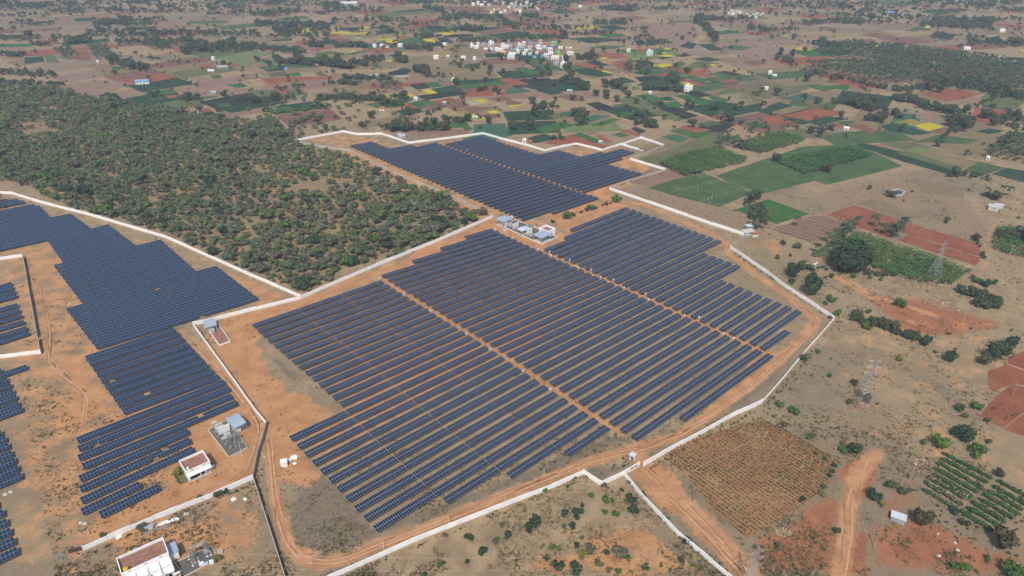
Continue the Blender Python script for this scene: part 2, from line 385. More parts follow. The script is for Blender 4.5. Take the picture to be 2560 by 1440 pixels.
M_PANELB = panel_mat('blue_solar_glass', (.013,.028,.058), (.016,.030,.068), (.33,.37,.43), .022, .020)
M_STEEL = plain('galvanised_steel', (.30,.31,.32), .5, .15, 2, .6)
M_BACK = plain('panel_backsheet', (.10,.10,.11), .7, .1)
ORD = lambda i: str(i) + ('th' if 10 <= i % 100 <= 20 else {1:'st',2:'nd',3:'rd'}.get(i % 10, 'th'))
ROWS = []
def solar_row(tl, tr, spec, label, group, ext=None):
    """tl / tr: photo points of the two ends of the high back edge"""
    hi, lo, wd, mod, tab, gap, mt = spec
    a = P(tl[0], tl[1], hi); b = P(tr[0], tr[1], hi)
    if ext: a = b + (a - b) / np.linalg.norm(a - b) * ext
    d = b - a; L = float(np.linalg.norm(d)); rz = math.atan2(d[1], d[0])
    root = empty('solar_panel_row', (a[0], a[1], 0), rz); tag(root, label, 'solar panels', group)
    # panels: tables of `tab` modules, with a narrow gap between tables
    nt_ = max(1, round(L / (tab * mod + gap))); tl_ = L / nt_
    V = []; F = []; UV = []
    def slab(x0, x1, v0, v1, u0):
        y0, y1 = -v0 / 2 * wd, -v1 / 2 * wd
        z0, z1 = hi + (lo - hi) * v0 / 2, hi + (lo - hi) * v1 / 2; t = .05; k = len(V)
        V.extend([(x0,y0,z0),(x1,y0,z0),(x1,y1,z1),(x0,y1,z1),(x0,y0,z0-t),(x1,y0,z0-t),(x1,y1,z1-t),(x0,y1,z1-t)])
        U0, U1 = u0, u0 + round((x1 - x0) / mod)
        F.extend([(k+3,k+2,k+1,k),(k+4,k+5,k+6,k+7),(k,k+1,k+5,k+4),(k+1,k+2,k+6,k+5),(k+2,k+3,k+7,k+6),(k+3,k,k+4,k+7)])
        UV.extend([(U0,v1),(U1,v1),(U1,v0),(U0,v0)] + [(.5,.5)] * 20)
    holes = []
    for hx, hy in HOLES:
        q = P(hx, hy, (hi + lo) / 2) - a; u = (q @ d) / L; v = (q[0] * d[1] - q[1] * d[0]) / L
        if 0 < u < L and -.2 < v < wd + .2 and spec in (SPEC_B, SPEC_B2): holes.append((u, 0 if v < wd / 2 else 1))
    for k in range(nt_):
        x0, x1 = k * tl_ + gap / 2, (k + 1) * tl_ - gap / 2
        cut = sorted((h for h in holes if x0 + mod < h[0] < x1 - 2 * mod))
        cur = x0; u0 = k * 100
        for hx, hv in cut:
            j0 = x0 + math.floor((hx - x0) / mod) * mod; j1 = j0 + 2 * mod
            if j0 <= cur: continue
            slab(cur, j0, 0, 2, u0); slab(j0, j1, 1 - hv, 2 - hv, u0 + 40); cur = j1; u0 += 50
        slab(cur, x1, 0, 2, u0)
    me = bpy.data.meshes.new('panel_array'); me.from_pydata(V, [], F); me.materials.append(mt); me.materials.append(M_BACK)
    mi = [0 if i % 6 == 0 else 1 for i in range(len(F))]; me.polygons.foreach_set('material_index', mi)
    ul = me.uv_layers.new(name='cells'); ul.data.foreach_set('uv', np.array(UV, np.float32).ravel()); me.update()
    link('panel_array', me, root)
    f = MB(); n = max(2, round(L / 3.4))
    for i in range(n + 1):
        x = .4 + (L - .8) * i / n
        f.box(x - .05, -wd * .25 - .05, 0, x + .05, -wd * .25 + .05, hi + (lo - hi) * .25 - .06, bottom=False)
        f.box(x - .05, -wd * .75 - .05, 0, x + .05, -wd * .75 + .05, hi + (lo - hi) * .75 - .06, bottom=False)
        f.poly([(x - .04, -wd * .08, hi + (lo - hi) * .08 - .07), (x + .04, -wd * .08, hi + (lo - hi) * .08 - .07), (x + .04, -wd * .92, hi + (lo - hi) * .92 - .07), (x - .04, -wd * .92, hi + (lo - hi) * .92 - .07)])
    for q in (.12, .38, .62, .88):
        y = -wd * q; z = hi + (lo - hi) * q - .09; f.box(0, y - .03, z - .08, L, y + .03, z)
    f.build('support_frame', M_STEEL, root)
    ROWS.append((root, a, b, wd)); return root
#            hi    lo    depth  module  per table  gap
SPEC_A = (1.90, 1.48, 3.60, 1.00, 26, .38, M_PANEL)
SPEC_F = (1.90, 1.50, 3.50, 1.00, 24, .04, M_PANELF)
SPEC_B = (1.85, 1.05, 3.70, 1.24, 17, .06, M_PANELB)
SPEC_B2 = (1.95, 1.10, 4.45, 1.24, 17, .04, M_PANELB)
HOLES = [(17,558),(114,595),(76,603),(190,590),(284,623),(310,626),(264,632),(146,667),(402,632),(547,674),(340,727),(390,725),(393,743),(208,812),(497,790),(274,949),(362,984),(543,975),(580,1008),(331,1048),(499,1043),(231,1111),(381,1145),(410,1122)]
def keyed(keys, ends=(0, 1)):
    """{row index: (point, point)} -> every row, filled in between along the ground"""
    out = {}; ks = sorted(keys)
    for a, b in zip(ks[:-1], ks[1:]):
        for i in range(a, b + 1):
            t = (i - a) / (b - a); pts = []
            for e in ends:
                g0, g1 = P(*keys[a][e]), P(*keys[b][e]); g = g0 + (g1 - g0) * t
                fwd = g[1] * cT + CAM_H * sT; up = g[1] * sT - CAM_H * cT
                pts.append((1280 + FPX * g[0] / fwd, 720 - FPX * up / fwd))
            out[i] = tuple(pts)
    return out
R_TL = [(1422.5,572.5),(1408,593),(1358.75,622.5),(1374.5,629.5),(1390.75,637.5),(1408,645),(1424.25,652.2),(1442.5,660.5),(1460,668.75),(1477.5,676.6),(1496.25,685),(1515,692.8),(1533.75,701.3),(1553.75,710),(1573,718.6),(1593.75,727.7),(1614.5,737.2),(1636,747),(1658,758),(1679.4,768),(1702,778),(1725,788.7),(1748,799.3),(1772.3,810),(1796.5,820.6),(1821.5,831),(1847,842.8),(1873,855),(1898.8,867)]
R_TR = [(1566,517),(1583.75,523),(1600,528.75),(1617,535),(1633.75,540.5),(1650.75,546.3),(1667.5,552.5),(1685,558.75),(1702.5,565),(1720,571.2),(1737.5,577.5),(1756,584.3),(1775,591),(1794.5,598),(1760,631),(1780.5,638.3),(1799.5,645.2),(1820,652.8),(1840,660.5),(1804.3,698.7),(1826,706.8),(1848.6,715.8),(1871,724.9),(1893.7,733.9),(1917,743.3),(1941.6,752.9),(1966.5,762.8),(1992,772.7),(1962.3,822.8)]
M_TL = [(1160,590.8),(1097.5,619.7),(1027.5,651.3),(951.3,687.5),(966.7,697),(981.3,706.7),(996.7,716),(1012,726),(1028.5,736),(1044.5,746),(1061,756),(1077.5,766.8),(1094,777.2),(1111.5,788.3),(1129,799),(1147.5,810.5),(1166,822.3),(1184.5,834),(1203,846.2),(1222.5,858.9),(1242.5,871.3),(1262.8,884.3),(1283.7,897.3),(1305,910.7),(1327,925),(1348.7,940),(1371.5,955.3),(1395,971),(1418.7,987),(1443.3,1003.8),(1468.5,1020),(1494.9,1036.8),(1521,1054),(1548,1072),(1576,1090),(1697,1042)]
M_TR = [(1229.3,570.3),(1243.8,576.5),(1257.5,583.5),(1272.2,590.3),(1287,597),(1302.5,604),(1318,611),(1333.6,618.5),(1350,626.2),(1366.3,634.1),(1383,641.8),(1400,649.3),(1417.5,657),(1435,664.7),(1453,672.5),(1471,680.3),(1489.3,688.4),(1508,696.7),(1527.5,705.2),(1546.9,714),(1567,723),(1586.5,732),(1607,741.5),(1628,751),(1649.3,761),(1671.6,771),(1694,781.2),(1716.8,791.7),(1740.7,802.3),(1764.6,813.3),(1789,824.6),(1813.8,836.3),(1840,847.5),(1866.6,858.8),(1892.3,871),(1919.8,882)]
L_TL = [(628,811),(640.5,823),(653,835),(666.5,848),(682,861),(697,873.5),(712,886.8),(727.5,900.8),(743.5,915),(760,929.4),(776.3,943.8),(793,958.6),(810.5,974),(828,990),(846,1006),(721,1091),(739.5,1111),(758,1131),(778,1152.5),(798,1174),(818,1195),(839.5,1217.5),(861,1241),(883.3,1265.7),(906,1290),(930,1315.5),(1105.5,1245.5),(1264,1183),(1407.8,1129)]
L_TR = [(954,700),(969,710),(984.7,720),(1000,729.6),(1016,739.7),(1032.7,749.5),(1049.5,760),(1066.5,770.3),(1083.4,781),(1100.8,791.8),(1118.5,802.8),(1136.5,814),(1155,825.5),(1174,837.5),(1193.7,850),(1213.7,862.8),(1233.3,875.7),(1252.8,889),(1272.5,902.7),(1293.3,916.8),(1315,931),(1337.5,946),(1359.6,961),(1383.5,977.3),(1408.3,992.8),(1432.5,1009.5),(1457.6,1026.2),(1483.5,1042.6),(1511,1060.4)]
main = 'rows of the large middle solar field'
for nm, TLs, TRs in (('to the right of the straight dirt track with white boxes', R_TL, R_TR), ('between the two straight dirt tracks', M_TL, M_TR), ('left of the orange track', L_TL, L_TR)):
    N = len(TLs)
    for i, (a, b) in enumerate(zip(TLs, TRs)):
        if TLs is R_TL: lab = 'dark solar panel row, %s from the shed end, right of the right dirt track' % ORD(i + 1)
        elif TLs is M_TL: lab = 'dark solar panel row, %s from the shed end, between the two dirt tracks' % ORD(i + 1)
        else: lab = 'dark solar panel row, %s from the scrub side, left of the orange dirt track' % ORD(i + 1)
        solar_row(a, b, SPEC_A, lab, main)
# far field, both sides of its middle track
FL = keyed({0:((874.4,363.2),(0,0)), 35:((1244,521.9),(0,0))}, (0,))
FLr = keyed({0:((931,353),)*2, 4:((970,368),)*2}); FLr.update(keyed({8:((1102.8,359.6),)*2, 37:((1447.7,477.8),)*2}))
FLr.update({5:((1029.3,360.7),), 6:((1038,363.6),), 7:((1091.6,355.6),)})
FLL = {k: v[0] for k, v in FL.items()}; FLR = {k: v[0] for k, v in FLr.items()}
for k, a, b in ((36,(1257.6,527),(1434.5,473.2)), (37,(1271,533),(1447.7,477.8)), (38,(1285.5,539),(1461,481.8)), (39,(1300,545.8),(1476,486.5)), (40,(1375.8,529),(1489,490.6))): FLL[k], FLR[k] = a, b
FR = {k: v[0] for k, v in keyed({0:((1110.8,359.6),)*2, 29:((1452.5,476),)*2}).items()}
FRr = {k: v[0] for k, v in keyed({0:((1206.6,339.6),)*2, 12:((1342,382.7),)*2}).items()}
for k, q in enumerate([(1400.5,374.7),(1412.5,378),(1423.7,381.4),(1434.5,385),(1446,388.3),(1503.6,378.7),(1557,370.7),(1569,374),(1581,377.2),(1552,393),(1521,409),(1532,412.6),(1544,416.2),(1557.3,419.8),(1570,423),(1584,426.6),(1597.8,429.8)]): FRr[13 + k] = q
fargrp = 'rows of the far solar field'
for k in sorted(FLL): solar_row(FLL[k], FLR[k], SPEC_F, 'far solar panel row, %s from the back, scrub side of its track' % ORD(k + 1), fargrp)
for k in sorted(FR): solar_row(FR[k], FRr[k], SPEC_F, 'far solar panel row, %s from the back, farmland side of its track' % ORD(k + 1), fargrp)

# near left field: stepped block of closely set blue rows
def chain(tl0, tl1, tr0, tr1, n): return [v for k, v in sorted(keyed({0:(tl0, tr0), n - 1:(tl1, tr1)}).items())]
def zi(a, b): return (a / 4, 720 + b / 4)
LB = []
def back(t, L, azd):
    g = P(t[0], t[1], 1.75); q = g - np.array((math.sin(R(azd)), math.cos(R(azd)))) * L
    fwd = q[1] * cT + (CAM_H - 1.75) * sT; up = q[1] * sT - (CAM_H - 1.75) * cT
    return (1280 + FPX * q[0] / fwd, 720 - FPX * up / fwd)
for tr in [(44,495.8),(60,500.2),(85,509),(100,513.5)] + [b for a, b in chain((0,0),(0,1),(107,521),(126,541),4)]: LB.append((back(tr, 63, 54), tr))
for k, (a, b) in enumerate(chain((0,0),(0,1),(178,532.8),(226,568),7)): LB.append((back(b, 84 if k < 6 else 63, 53.5), b))
LB += chain((118,600),(157,655),(271,560),(337,610),8)
LB += chain((135,662.5),(205,756),(402.5,598.7),(490,676),11)
LB += chain((165,771),(235.5,860.5),(541,663.7),(638.7,737.5),9)
LB += [(zi(*a), zi(*b)) for a, b in [((845,680),(1730,390)),((882,735),(1785,440)),((922,792),(1830,492)),((962,850),(1877,545)),((1002,910),(1922,595)),((1043,970),(1970,646)),((1085,1028),(2020,698)),((1128,1088),(2068,752)),((1172,1150),(2118,807)),((1216,1214),(2172,862)),((755,1495),(2235,914)),((770,1580),(2282,975)),((770,1670),(2302,1052)),((815,1755),(2355,1117)),((780,1875),(1868,1405)),((785,1980),(1885,1492)),((795,2095),(1915,1580)),((800,2205),(1385,1930)),((980,2235),(1570,1955))]]
for i, (a, b) in enumerate(LB[::-1]): solar_row(a, b, SPEC_B if i < 18 else SPEC_B2, 'blue solar panel row, %s from the white building, in the stepped left field' % ORD(i + 1), 'rows of the stepped left solar field')
for trs, lab in (([(27,705),(31,714),(35,724),(40,734),(42.5,757.5),(47.5,771),(53.5,784),(58,799),(64,815),(70,827)], 'solar panel row inside the grey-walled corner, %s from its white front wall'),
                 ([(2,920),(65,911),(17,942.5),(25,956),(31.5,972),(39,985),(45,1002),(52.5,1015)], 'solar panel row below the grey-walled corner, %s up in its group at the left edge'),
                 ([(2,1075),(12,1090),(19,1106),(27.5,1125),(35,1142),(43,1161),(51,1180)], 'solar panel row at the left edge, %s up from the two pale stones'),
                 ([(-8,1252),(6,1272),(15,1295),(24,1318),(33,1341),(41,1366)], 'solar panel row at the lower left edge, %s up from the corner')):
    for i, t in enumerate(trs[::-1]):
        solar_row(back(t, 42, 48.5), t, SPEC_B, lab % ORD(i + 1), 'rows of the solar field cut by the left picture edge')
# ---------------------------------------------------------------- farm fields: thin sheets of crop and tilled soil on the plain
FC = dict(g1=((.036,.100,.028),(.060,.138,.038)), g=((.050,.092,.036),(.090,.132,.054)), dg=((.022,.050,.026),(.040,.075,.038)), bg=((.045,.105,.062),(.065,.135,.078)),
          lg=((.120,.165,.060),(.165,.205,.080)), ol=((.105,.118,.050),(.150,.145,.070)), y=((.360,.300,.030),(.560,.440,.035)), oy=((.200,.165,.040),(.330,.250,.055)),
          w=((.270,.270,.170),(.450,.440,.330)), r=((.215,.075,.042),(.290,.110,.062)), rb=((.165,.085,.058),(.215,.110,.075)), pk=((.205,.128,.088),(.270,.172,.118)),
          dk=((.026,.032,.028),(.045,.050,.042)), tn=((.275,.195,.105),(.345,.255,.145)), tb=((.180,.140,.075),(.240,.182,.100)), cb=((.250,.120,.058),(.330,.190,.095)), fl=((.220,.145,.098),(.280,.190,.130)))
def field_mat(kind, rows=None):
    m, n, b = mat('field_' + kind + ('_rows' if rows else '')); v = pos(n); a, c = FC[kind]
    f1 = noise(n, v, .07, 4); f2 = noise(n, v, .9, 3, .7)
    col = mixc(n, maprange(n, mth(n, 'ADD', mth(n, 'MULTIPLY', f1, .6), mth(n, 'MULTIPLY', f2, .4)), .35, .65), a, c)
    # bunds, missed patches and thin spots show the soil
    col = mixc(n, maprange(n, noise(n, v, .05, 5, .6), .60, .72, 0, .55), col, (.25, .15, .09))
    wv = nd(n, 'ShaderNodeTexWave'); wv.wave_type = 'BANDS'; wv.bands_direction = 'X'; wv.inputs['Scale'].default_value = .22 if rows else .55; wv.inputs['Distortion'].default_value = .6
    mp = nd(n, 'ShaderNodeMapping'); mp.inputs['Rotation'].default_value = (0, 0, R(40)); n.links.new(v, mp.inputs[0]); n.links.new(mp.outputs[0], wv.inputs[0])
    if rows: col = mixc(n, maprange(n, wv.outputs['Fac'], .45, .7, 0, .85), col, rows)
    else: col = mixc(n, mth(n, 'MULTIPLY', wv.outputs['Fac'], .16), col, (a[0] * .6, a[1] * .6, a[2] * .6))
    n.links.new(col, b.inputs['Base Color']); b.inputs['Roughness'].default_value = .9; b.inputs['Specular IOR Level'].default_value = .1
    bm = nd(n, 'ShaderNodeBump'); bm.inputs['Strength'].default_value = .6; bm.inputs['Distance'].default_value = .3; n.links.new(f2, bm.inputs['Height']); n.links.new(bm.outputs[0], b.inputs['Normal'])
    return m
_fm = {}
def FM(k):
    if k not in _fm:
        if k.startswith('s_'): _fm[k] = field_mat(k[2:], {'s_r': (.07,.10,.045), 's_dk': (.24,.17,.12), 's_dg': (.035,.075,.040), 's_rb': (.30,.22,.15), 's_g1': (.20,.13,.08)}[k])
        else: _fm[k] = field_mat(k)
    return _fm[k]
_fk = [0]
def field(kind, pts, z=None, name='field', jit=1.0):
    g = PP(pts); c = g.mean(0); _fk[0] += 1
    z = z if z is not None else .05 + .012 * (_fk[0] % 9) + .00006 * c[1]
    # hand-ploughed edges are never ruler straight
    out = []
    for i in range(len(g)):
        a, b = g[i], g[(i + 1) % len(g)]; L = np.linalg.norm(b - a); n_ = max(2, int(L / 7)); dirn = (b - a) / max(L, 1e-6); nr = np.array((-dirn[1], dirn[0]))
        for k in range(n_):
            t = k / n_; q = a + (b - a) * t; amp = (min(1.4, L * .02) if k else .6) * jit
            out.append(q + nr * (fbm(q[0], q[1], 9, 5) - .5) * 2 * amp)
    h = .03
    V = [(x, y, z) for x, y in out]; N = len(V); V += [(x, y, z - h) for x, y in out]
    F = [tuple(range(N)) if np.cross(g[1] - g[0], g[2] - g[1]) > 0 else tuple(range(N - 1, -1, -1))]
    me = bpy.data.meshes.new(name); me.from_pydata(V[:N], [], F); me.materials.append(FM(kind)); me.update()
    return tag(link(name, me), kind='structure')
FIELDS = {
'A': """dg 745,185 920,178 925,208 750,215|r 922,178 1085,170 1110,200 927,208|pk 510,185 735,180 740,210 525,215|r 100,510 410,505 690,480 640,520 450,560 110,560|s_g1 440,555 540,550 600,615 470,630|dg 245,575 430,565 445,615 250,640|s_r 750,515 880,515 920,600 775,608|g1 1110,670 1215,668 1215,700 1125,703|pk 735,650 950,640 960,660 740,665|r 1980,650 2120,640 2140,680 2000,690|r 2270,630 2400,625 2420,650 2290,660|lg 2300,610 2480,595 2560,640 2450,670|g1 2090,755 2200,745 2230,775 2140,790|g1 2260,850 2420,830 2480,865 2370,880|pk 1960,780 2080,775 2130,790 1990,805|r 1640,960 1830,945 1850,975 1690,985|g 1760,995 2140,960 2190,970 2010,990 1800,1010|g1 1510,1040 1600,1035 1750,1075 1600,1095|g1 2170,1040 2290,1035 2320,1065 2200,1070|r 1980,1090 2090,1080 2120,1120 2010,1140|fl 300,880 1050,800 1330,830 1000,960 620,905|tn 1080,480 1540,455 1780,520 1440,570 1130,545|r 1700,470 1810,465 1900,510 1780,520|fl 1430,235 1640,225 1720,260 1480,270|rb 2180,140 2320,132 2360,150 2220,155|tn 1340,45 1450,42 1460,60 1350,65""",
'B': """y 350,312 520,298 545,318 415,327|r 270,325 335,312 400,330 290,338|y 540,332 600,325 655,345 560,350|oy 590,310 700,303 740,318 630,328|y 740,322 860,313 970,330 980,345 780,336|y 965,331 1080,317 1142,338 985,346|dk 880,290 1010,283 1040,308 960,318|y 1030,273 1120,266 1162,284 1070,289|y 1025,299 1110,293 1122,304 1040,309|bg 1120,268 1330,256 1380,273 1190,288|r 690,345 840,338 835,370 700,372|dg 460,345 535,340 565,358 480,363|r 370,412 560,400 590,415 430,427|dg 160,402 350,387 370,405 180,418|dg 665,410 790,400 840,430 690,447|w 940,385 1040,372 1060,383 980,392|oy 1200,360 1340,352 1400,376 1260,390|y 1230,392 1330,382 1420,425 1340,437|w 1320,383 1400,374 1430,386 1335,393|g 1395,410 1560,383 1680,420 1480,452|oy 1370,333 1460,328 1540,352 1450,362|r 1400,375 1480,365 1545,372 1470,385|dg 1580,340 1760,325 1810,368 1660,385|r 1400,290 1600,272 1655,292 1440,305|dg 1200,312 1390,303 1450,328 1210,345|dk 1690,263 1850,258 1900,282 1720,290|y 1815,325 1890,317 2010,340 1885,356|y 1930,309 2020,300 2052,313 1960,320|dg 1990,283 2160,270 2220,293 2080,310|y 1660,390 1740,383 1800,404 1790,430 1700,412|dg 1805,380 1900,372 1980,420 1860,430|oy 1905,470 1960,460 1985,473 1920,482|r 1860,502 1975,482 2050,487 1900,512|r 1640,462 1720,455 1760,473 1690,486|g 1955,450 2080,440 2140,458 1985,470|oy 1770,540 1960,518 1962,540 1800,556|g 580,545 740,510 785,530 640,562|oy 700,550 800,540 860,560 740,572|y 930,515 980,505 1000,520 960,526|ol 740,578 880,562 930,576 770,590|y 1400,540 1490,526 1517,536 1430,549|dg 1320,552 1410,540 1500,560 1400,577|y 1290,602 1385,593 1385,614 1320,618|g 1150,645 1200,638 1250,665 1190,680|dk 1320,725 1490,680 1560,700 1500,750 1330,755|w 1110,747 1220,735 1250,745 1130,770|g 1225,758 1290,742 1320,758 1250,772|w 1360,747 1440,735 1540,765 1420,777|y 1450,716 1500,707 1520,740 1470,736|g1 20,672 180,650 290,665 80,700|dg 82,702 290,668 270,705 130,717|lg 20,612 170,603 240,638 60,660|s_dk 120,740 290,710 330,760 140,772|g1 335,730 430,725 460,760 355,762|s_dk 590,732 640,714 732,765 640,768|r 40,785 190,775 260,825 130,852|r 194,777 340,767 395,822 275,826|r 345,768 500,768 560,798 402,822|r 505,768 720,763 830,770 680,798 565,798|tn 590,642 700,628 780,710 700,732|r 150,870 230,860 365,930 310,952|g1 825,795 960,758 1070,770 900,802|r 1110,858 1250,838 1260,875 1180,892|fl 700,882 870,863 890,930 730,947|dk 1530,850 1690,830 1750,878 1600,895|g1 1695,827 1810,818 1900,858 1765,877|s_dg 1745,892 1960,855 2075,895 1840,937|y 1640,905 1735,890 1815,935 1720,942|pk 1830,832 1950,813 2010,845 1890,862|g1 2010,857 2480,805 2512,840 2080,892|r 2420,792 2560,778 2620,840 2490,832|dk 1590,962 2040,905 2120,940 1700,1002|g1 1530,1037 1636,1002 1735,1052 1620,1077|g1 1642,1001 1720,997 1800,1050 1742,1055|r 1480,1037 1528,1032 1612,1082 1500,1097|r 1765,1010 1950,975 2020,1010 1860,1032|rb 1890,1050 2060,1020 2150,1055 1960,1107|w 2090,1017 2188,1005 2250,1038 2150,1055|y 2192,1005 2260,990 2325,1020 2257,1040|rb 1970,1107 2200,1060 2330,1080 2160,1130 2080,1100 2010,1118|oy 2010,1122 2080,1100 2200,1140 2085,1155|y 2060,1152 2180,1140 2310,1190 2160,1207|g 2175,1130 2220,1130 2270,1163 2232,1170|y 2300,1115 2400,1100 2440,1125 2350,1138|rb 2300,982 2470,965 2560,990 2430,1022|rb 2225,1145 2440,1138 2450,1170 2310,1192|g 1385,992 1560,970 1605,998 1450,1025|g 1090,1042 1280,1010 1478,1032 1470,1070 1200,1082|dg 1315,952 1480,930 1540,965 1390,987|r 1250,962 1308,955 1338,990 1280,1002|lg 60,1102 180,1070 260,1100 120,1137|g1 185,1092 310,1060 380,1110 200,1130|g1 2060,1272 2110,1255 2180,1290 2100,1312|tb 1640,1092 1740,1080 1840,1125 1700,1142|r 2440,922 2508,905 2530,935 2470,957|g 2490,900 2560,885 2600,935 2512,937|tb 20,440 330,420 460,450 400,475 60,475|fl 680,130 900,105 980,150 900,165 760,150|tn 1930,225 2200,215 2310,265 2010,270|rb 1830,60 2300,70 2250,110 1950,110|tn 740,440 860,445 1130,490 900,540 800,520""",
'C': """g1 0,682 120,672 320,730 200,750|r 0,780 180,845 60,855 -60,845|dg 85,862 200,847 370,890 260,905|bg -40,895 95,880 200,910 -40,945|dg 262,910 380,892 520,930 400,952|y -20,1052 140,1045 60,1070 -20,1077|rb -60,985 110,1030 30,1050 -60,1048|rb 440,965 560,940 760,1000 600,1012|pk 650,957 780,925 900,970 760,987|lg 1000,812 1060,805 1210,853 1110,867|dg 1010,790 1120,773 1250,820 1110,835|dk 1225,772 1420,753 1500,790 1280,820|lg 1210,870 1270,863 1280,895 1230,897|r 620,642 740,623 1030,712 860,698 640,660|y 830,705 900,695 1020,730 970,738|dg 620,692 760,675 1020,750 880,772 680,742|dk 700,625 820,603 980,650 860,667|oy 920,620 970,605 1050,625 990,638|r 985,648 1005,620 1180,590 1220,640 1140,702|y 1190,592 1260,582 1340,600 1260,610|dk 1235,622 1340,600 1440,640 1290,652|y 1390,655 1540,633 1620,655 1500,677|g 1600,640 1680,610 1750,640 1690,665|rb 1480,687 1640,670 1780,690 1600,707|y 1440,560 1560,543 1645,565 1560,572|dg 1430,577 1550,568 1620,580 1490,592|r 1220,502 1390,478 1450,500 1280,525|dg 1420,530 1500,513 1560,538 1480,548|y 1360,465 1470,448 1490,460 1390,470|y 1510,490 1570,480 1600,492 1530,499|y 1490,530 1535,520 1550,535 1510,542|g 770,477 900,455 1160,460 1000,490|dg 540,387 800,370 1170,400 780,432|oy 560,405 640,398 680,410 590,416|oy 600,502 720,490 740,505 620,512|y 380,562 480,543 570,555 420,577|r 850,567 960,555 1010,570 900,582|y 870,580 930,571 980,585 900,592|r 170,312 380,288 600,320 560,350 420,357|dg 1620,557 1740,540 1800,555 1700,570|r 1420,747 1540,733 1940,850 1840,862 1640,792|y 1690,827 1750,820 1840,853 1760,857|g 1680,772 1800,750 1990,800 1900,822|r 1640,712 1780,693 2100,780 1980,782 1800,747|r 1805,702 1940,688 2010,720 1900,732|g 1510,742 1640,725 1740,755 1640,767|g 1980,742 2120,708 2400,780 2460,800 2280,812|dk 2045,722 2130,710 2310,745 2230,760|r 2080,807 2200,790 2290,815 2130,832|g 1900,787 2050,768 2150,800 2000,814|y 1970,650 2030,638 2050,655 2000,667|fl 1180,222 1800,222 1880,330 1870,380 1640,470 1280,440 1200,330|rb 2090,852 2240,838 2330,878 2180,892|dk 1620,902 1740,890 2010,950 1880,977|g1 1610,957 1760,945 2050,1020 1900,1057|g1 1960,972 2010,955 2190,1000 2060,1030|g1 1220,957 1360,938 1470,975 1560,1005 1400,1027|dg 1475,982 1560,965 1640,995 1565,1012|ol 1020,1002 1215,962 1480,1080 1760,1190 1640,1217 1330,1112|g1 1500,1032 1640,1005 1720,1058 1600,1092|dk 1460,1087 1600,1068 1870,1160 1740,1192|dk 740,1037 860,1018 1020,1075 870,1107|dk 1060,1082 1150,1065 1260,1085 1150,1110|g 1000,1052 1140,1035 1150,1060 1050,1080|g1 1030,1152 1250,1087 1340,1110 1080,1182|bg 680,1197 830,1150 980,1163 740,1237|g1 780,1247 1000,1185 1090,1195 880,1262|ol 350,1152 480,1130 560,1163 430,1197|g1 470,1132 560,1113 640,1140 570,1172|g1 215,1292 480,1220 640,1250 330,1332|s_dg 130,1387 320,1335 490,1390 230,1432|r 480,1375 600,1342 1010,1490 480,1452 320,1432|g1 605,1347 680,1325 910,1410 840,1432|r 830,1357 880,1345 1010,1420 940,1427|pk 700,1322 800,1300 870,1335 780,1352|g 1000,1347 1090,1325 1180,1358 1090,1372|dg 1185,1287 1240,1270 1340,1310 1280,1337|r 1080,1312 1160,1295 1280,1340 1270,1367|r 1660,1267 1760,1255 1990,1300 1840,1332|g 1560,1307 1680,1280 1830,1328 1720,1352|g1 1720,1352 1970,1307 2080,1348 1830,1392|bg 1490,1367 1640,1345 1780,1388 1660,1427|s_rb 1690,1222 1870,1165 2000,1208 1830,1242|rb 1960,1167 2080,1140 2200,1170 2060,1202|s_dk 2110,1217 2260,1165 2410,1193 2210,1237|g 1830,1242 2010,1205 2100,1230 1960,1272|g1 2330,1242 2430,1210 2560,1250 2600,1285 2480,1282|tn 2010,285 2150,290 2110,312 2030,310|dg 1600,420 1720,400 1850,440 1800,490 1700,470|g 2100,480 2200,450 2400,470 2300,505|dg 1800,590 1950,570 2100,600 1960,620|rb 2300,620 2450,600 2560,640 2420,660""",
'D': """ol 50,902 330,850 420,890 200,952|g 350,852 480,840 680,890 560,917|bg 170,982 340,930 510,970 330,1022|ol 350,1017 480,982 620,1050 460,1072|dg 860,957 930,950 1150,995 1060,1027|r 140,1157 480,1080 790,1125 420,1212|s_dg 370,1217 600,1160 790,1190 500,1257|g 680,1222 830,1205 890,1225 760,1252|r 580,1247 680,1230 770,1260 690,1277|rb 790,1252 920,1232 1010,1260 890,1290|rb 895,1292 980,1270 1110,1310 1030,1337|oy 1260,1222 1430,1190 1550,1228 1450,1262|y 1460,1257 1600,1225 1760,1270 1610,1312|s_dg 1120,1262 1240,1232 1650,1330 1520,1352 1230,1322|rb 1610,1314 1760,1274 1810,1290 1690,1342|r 1530,942 1740,875 2150,940 1900,1000 1780,1012|fl 1740,1052 1900,1010 2020,1005 1800,1062|r 2190,1132 2320,1115 2530,1165 2440,1177|dg 2070,1312 2220,1285 2370,1310 2210,1342|g 1450,1422 1700,1350 2130,1400 1980,1442|ol 0,1302 350,1290 680,1340 480,1390 350,1370 0,1350|g 1700,1152 1820,1150 1840,1180 1750,1187|s_dg 1810,1192 1900,1180 2000,1215 1930,1242|y 110,355 180,345 210,358 140,364|oy 640,350 760,343 830,365 700,372|y 240,487 340,476 440,500 370,512|y 1000,455 1080,448 1150,462 1040,470|dg 880,442 1000,430 1080,445 940,462|dg 1180,442 1280,425 1380,435 1290,462|r 950,402 1020,386 1080,405 980,422|lg 1760,555 1950,502 2050,512 1960,570 1790,590|tn 1870,577 2060,500 2300,512 2330,600 2040,612|dg 1690,325 1880,340 1960,355 1780,355|fl 150,1000 -60,1090 -60,1010 60,970|r -60,1170 100,1150 240,1215 0,1250|fl 1450,1150 1700,1120 1740,1180 1500,1190|tb 250,1060 430,1070 140,1150 0,1130|tb 900,590 1090,660 560,600 620,570""",
}
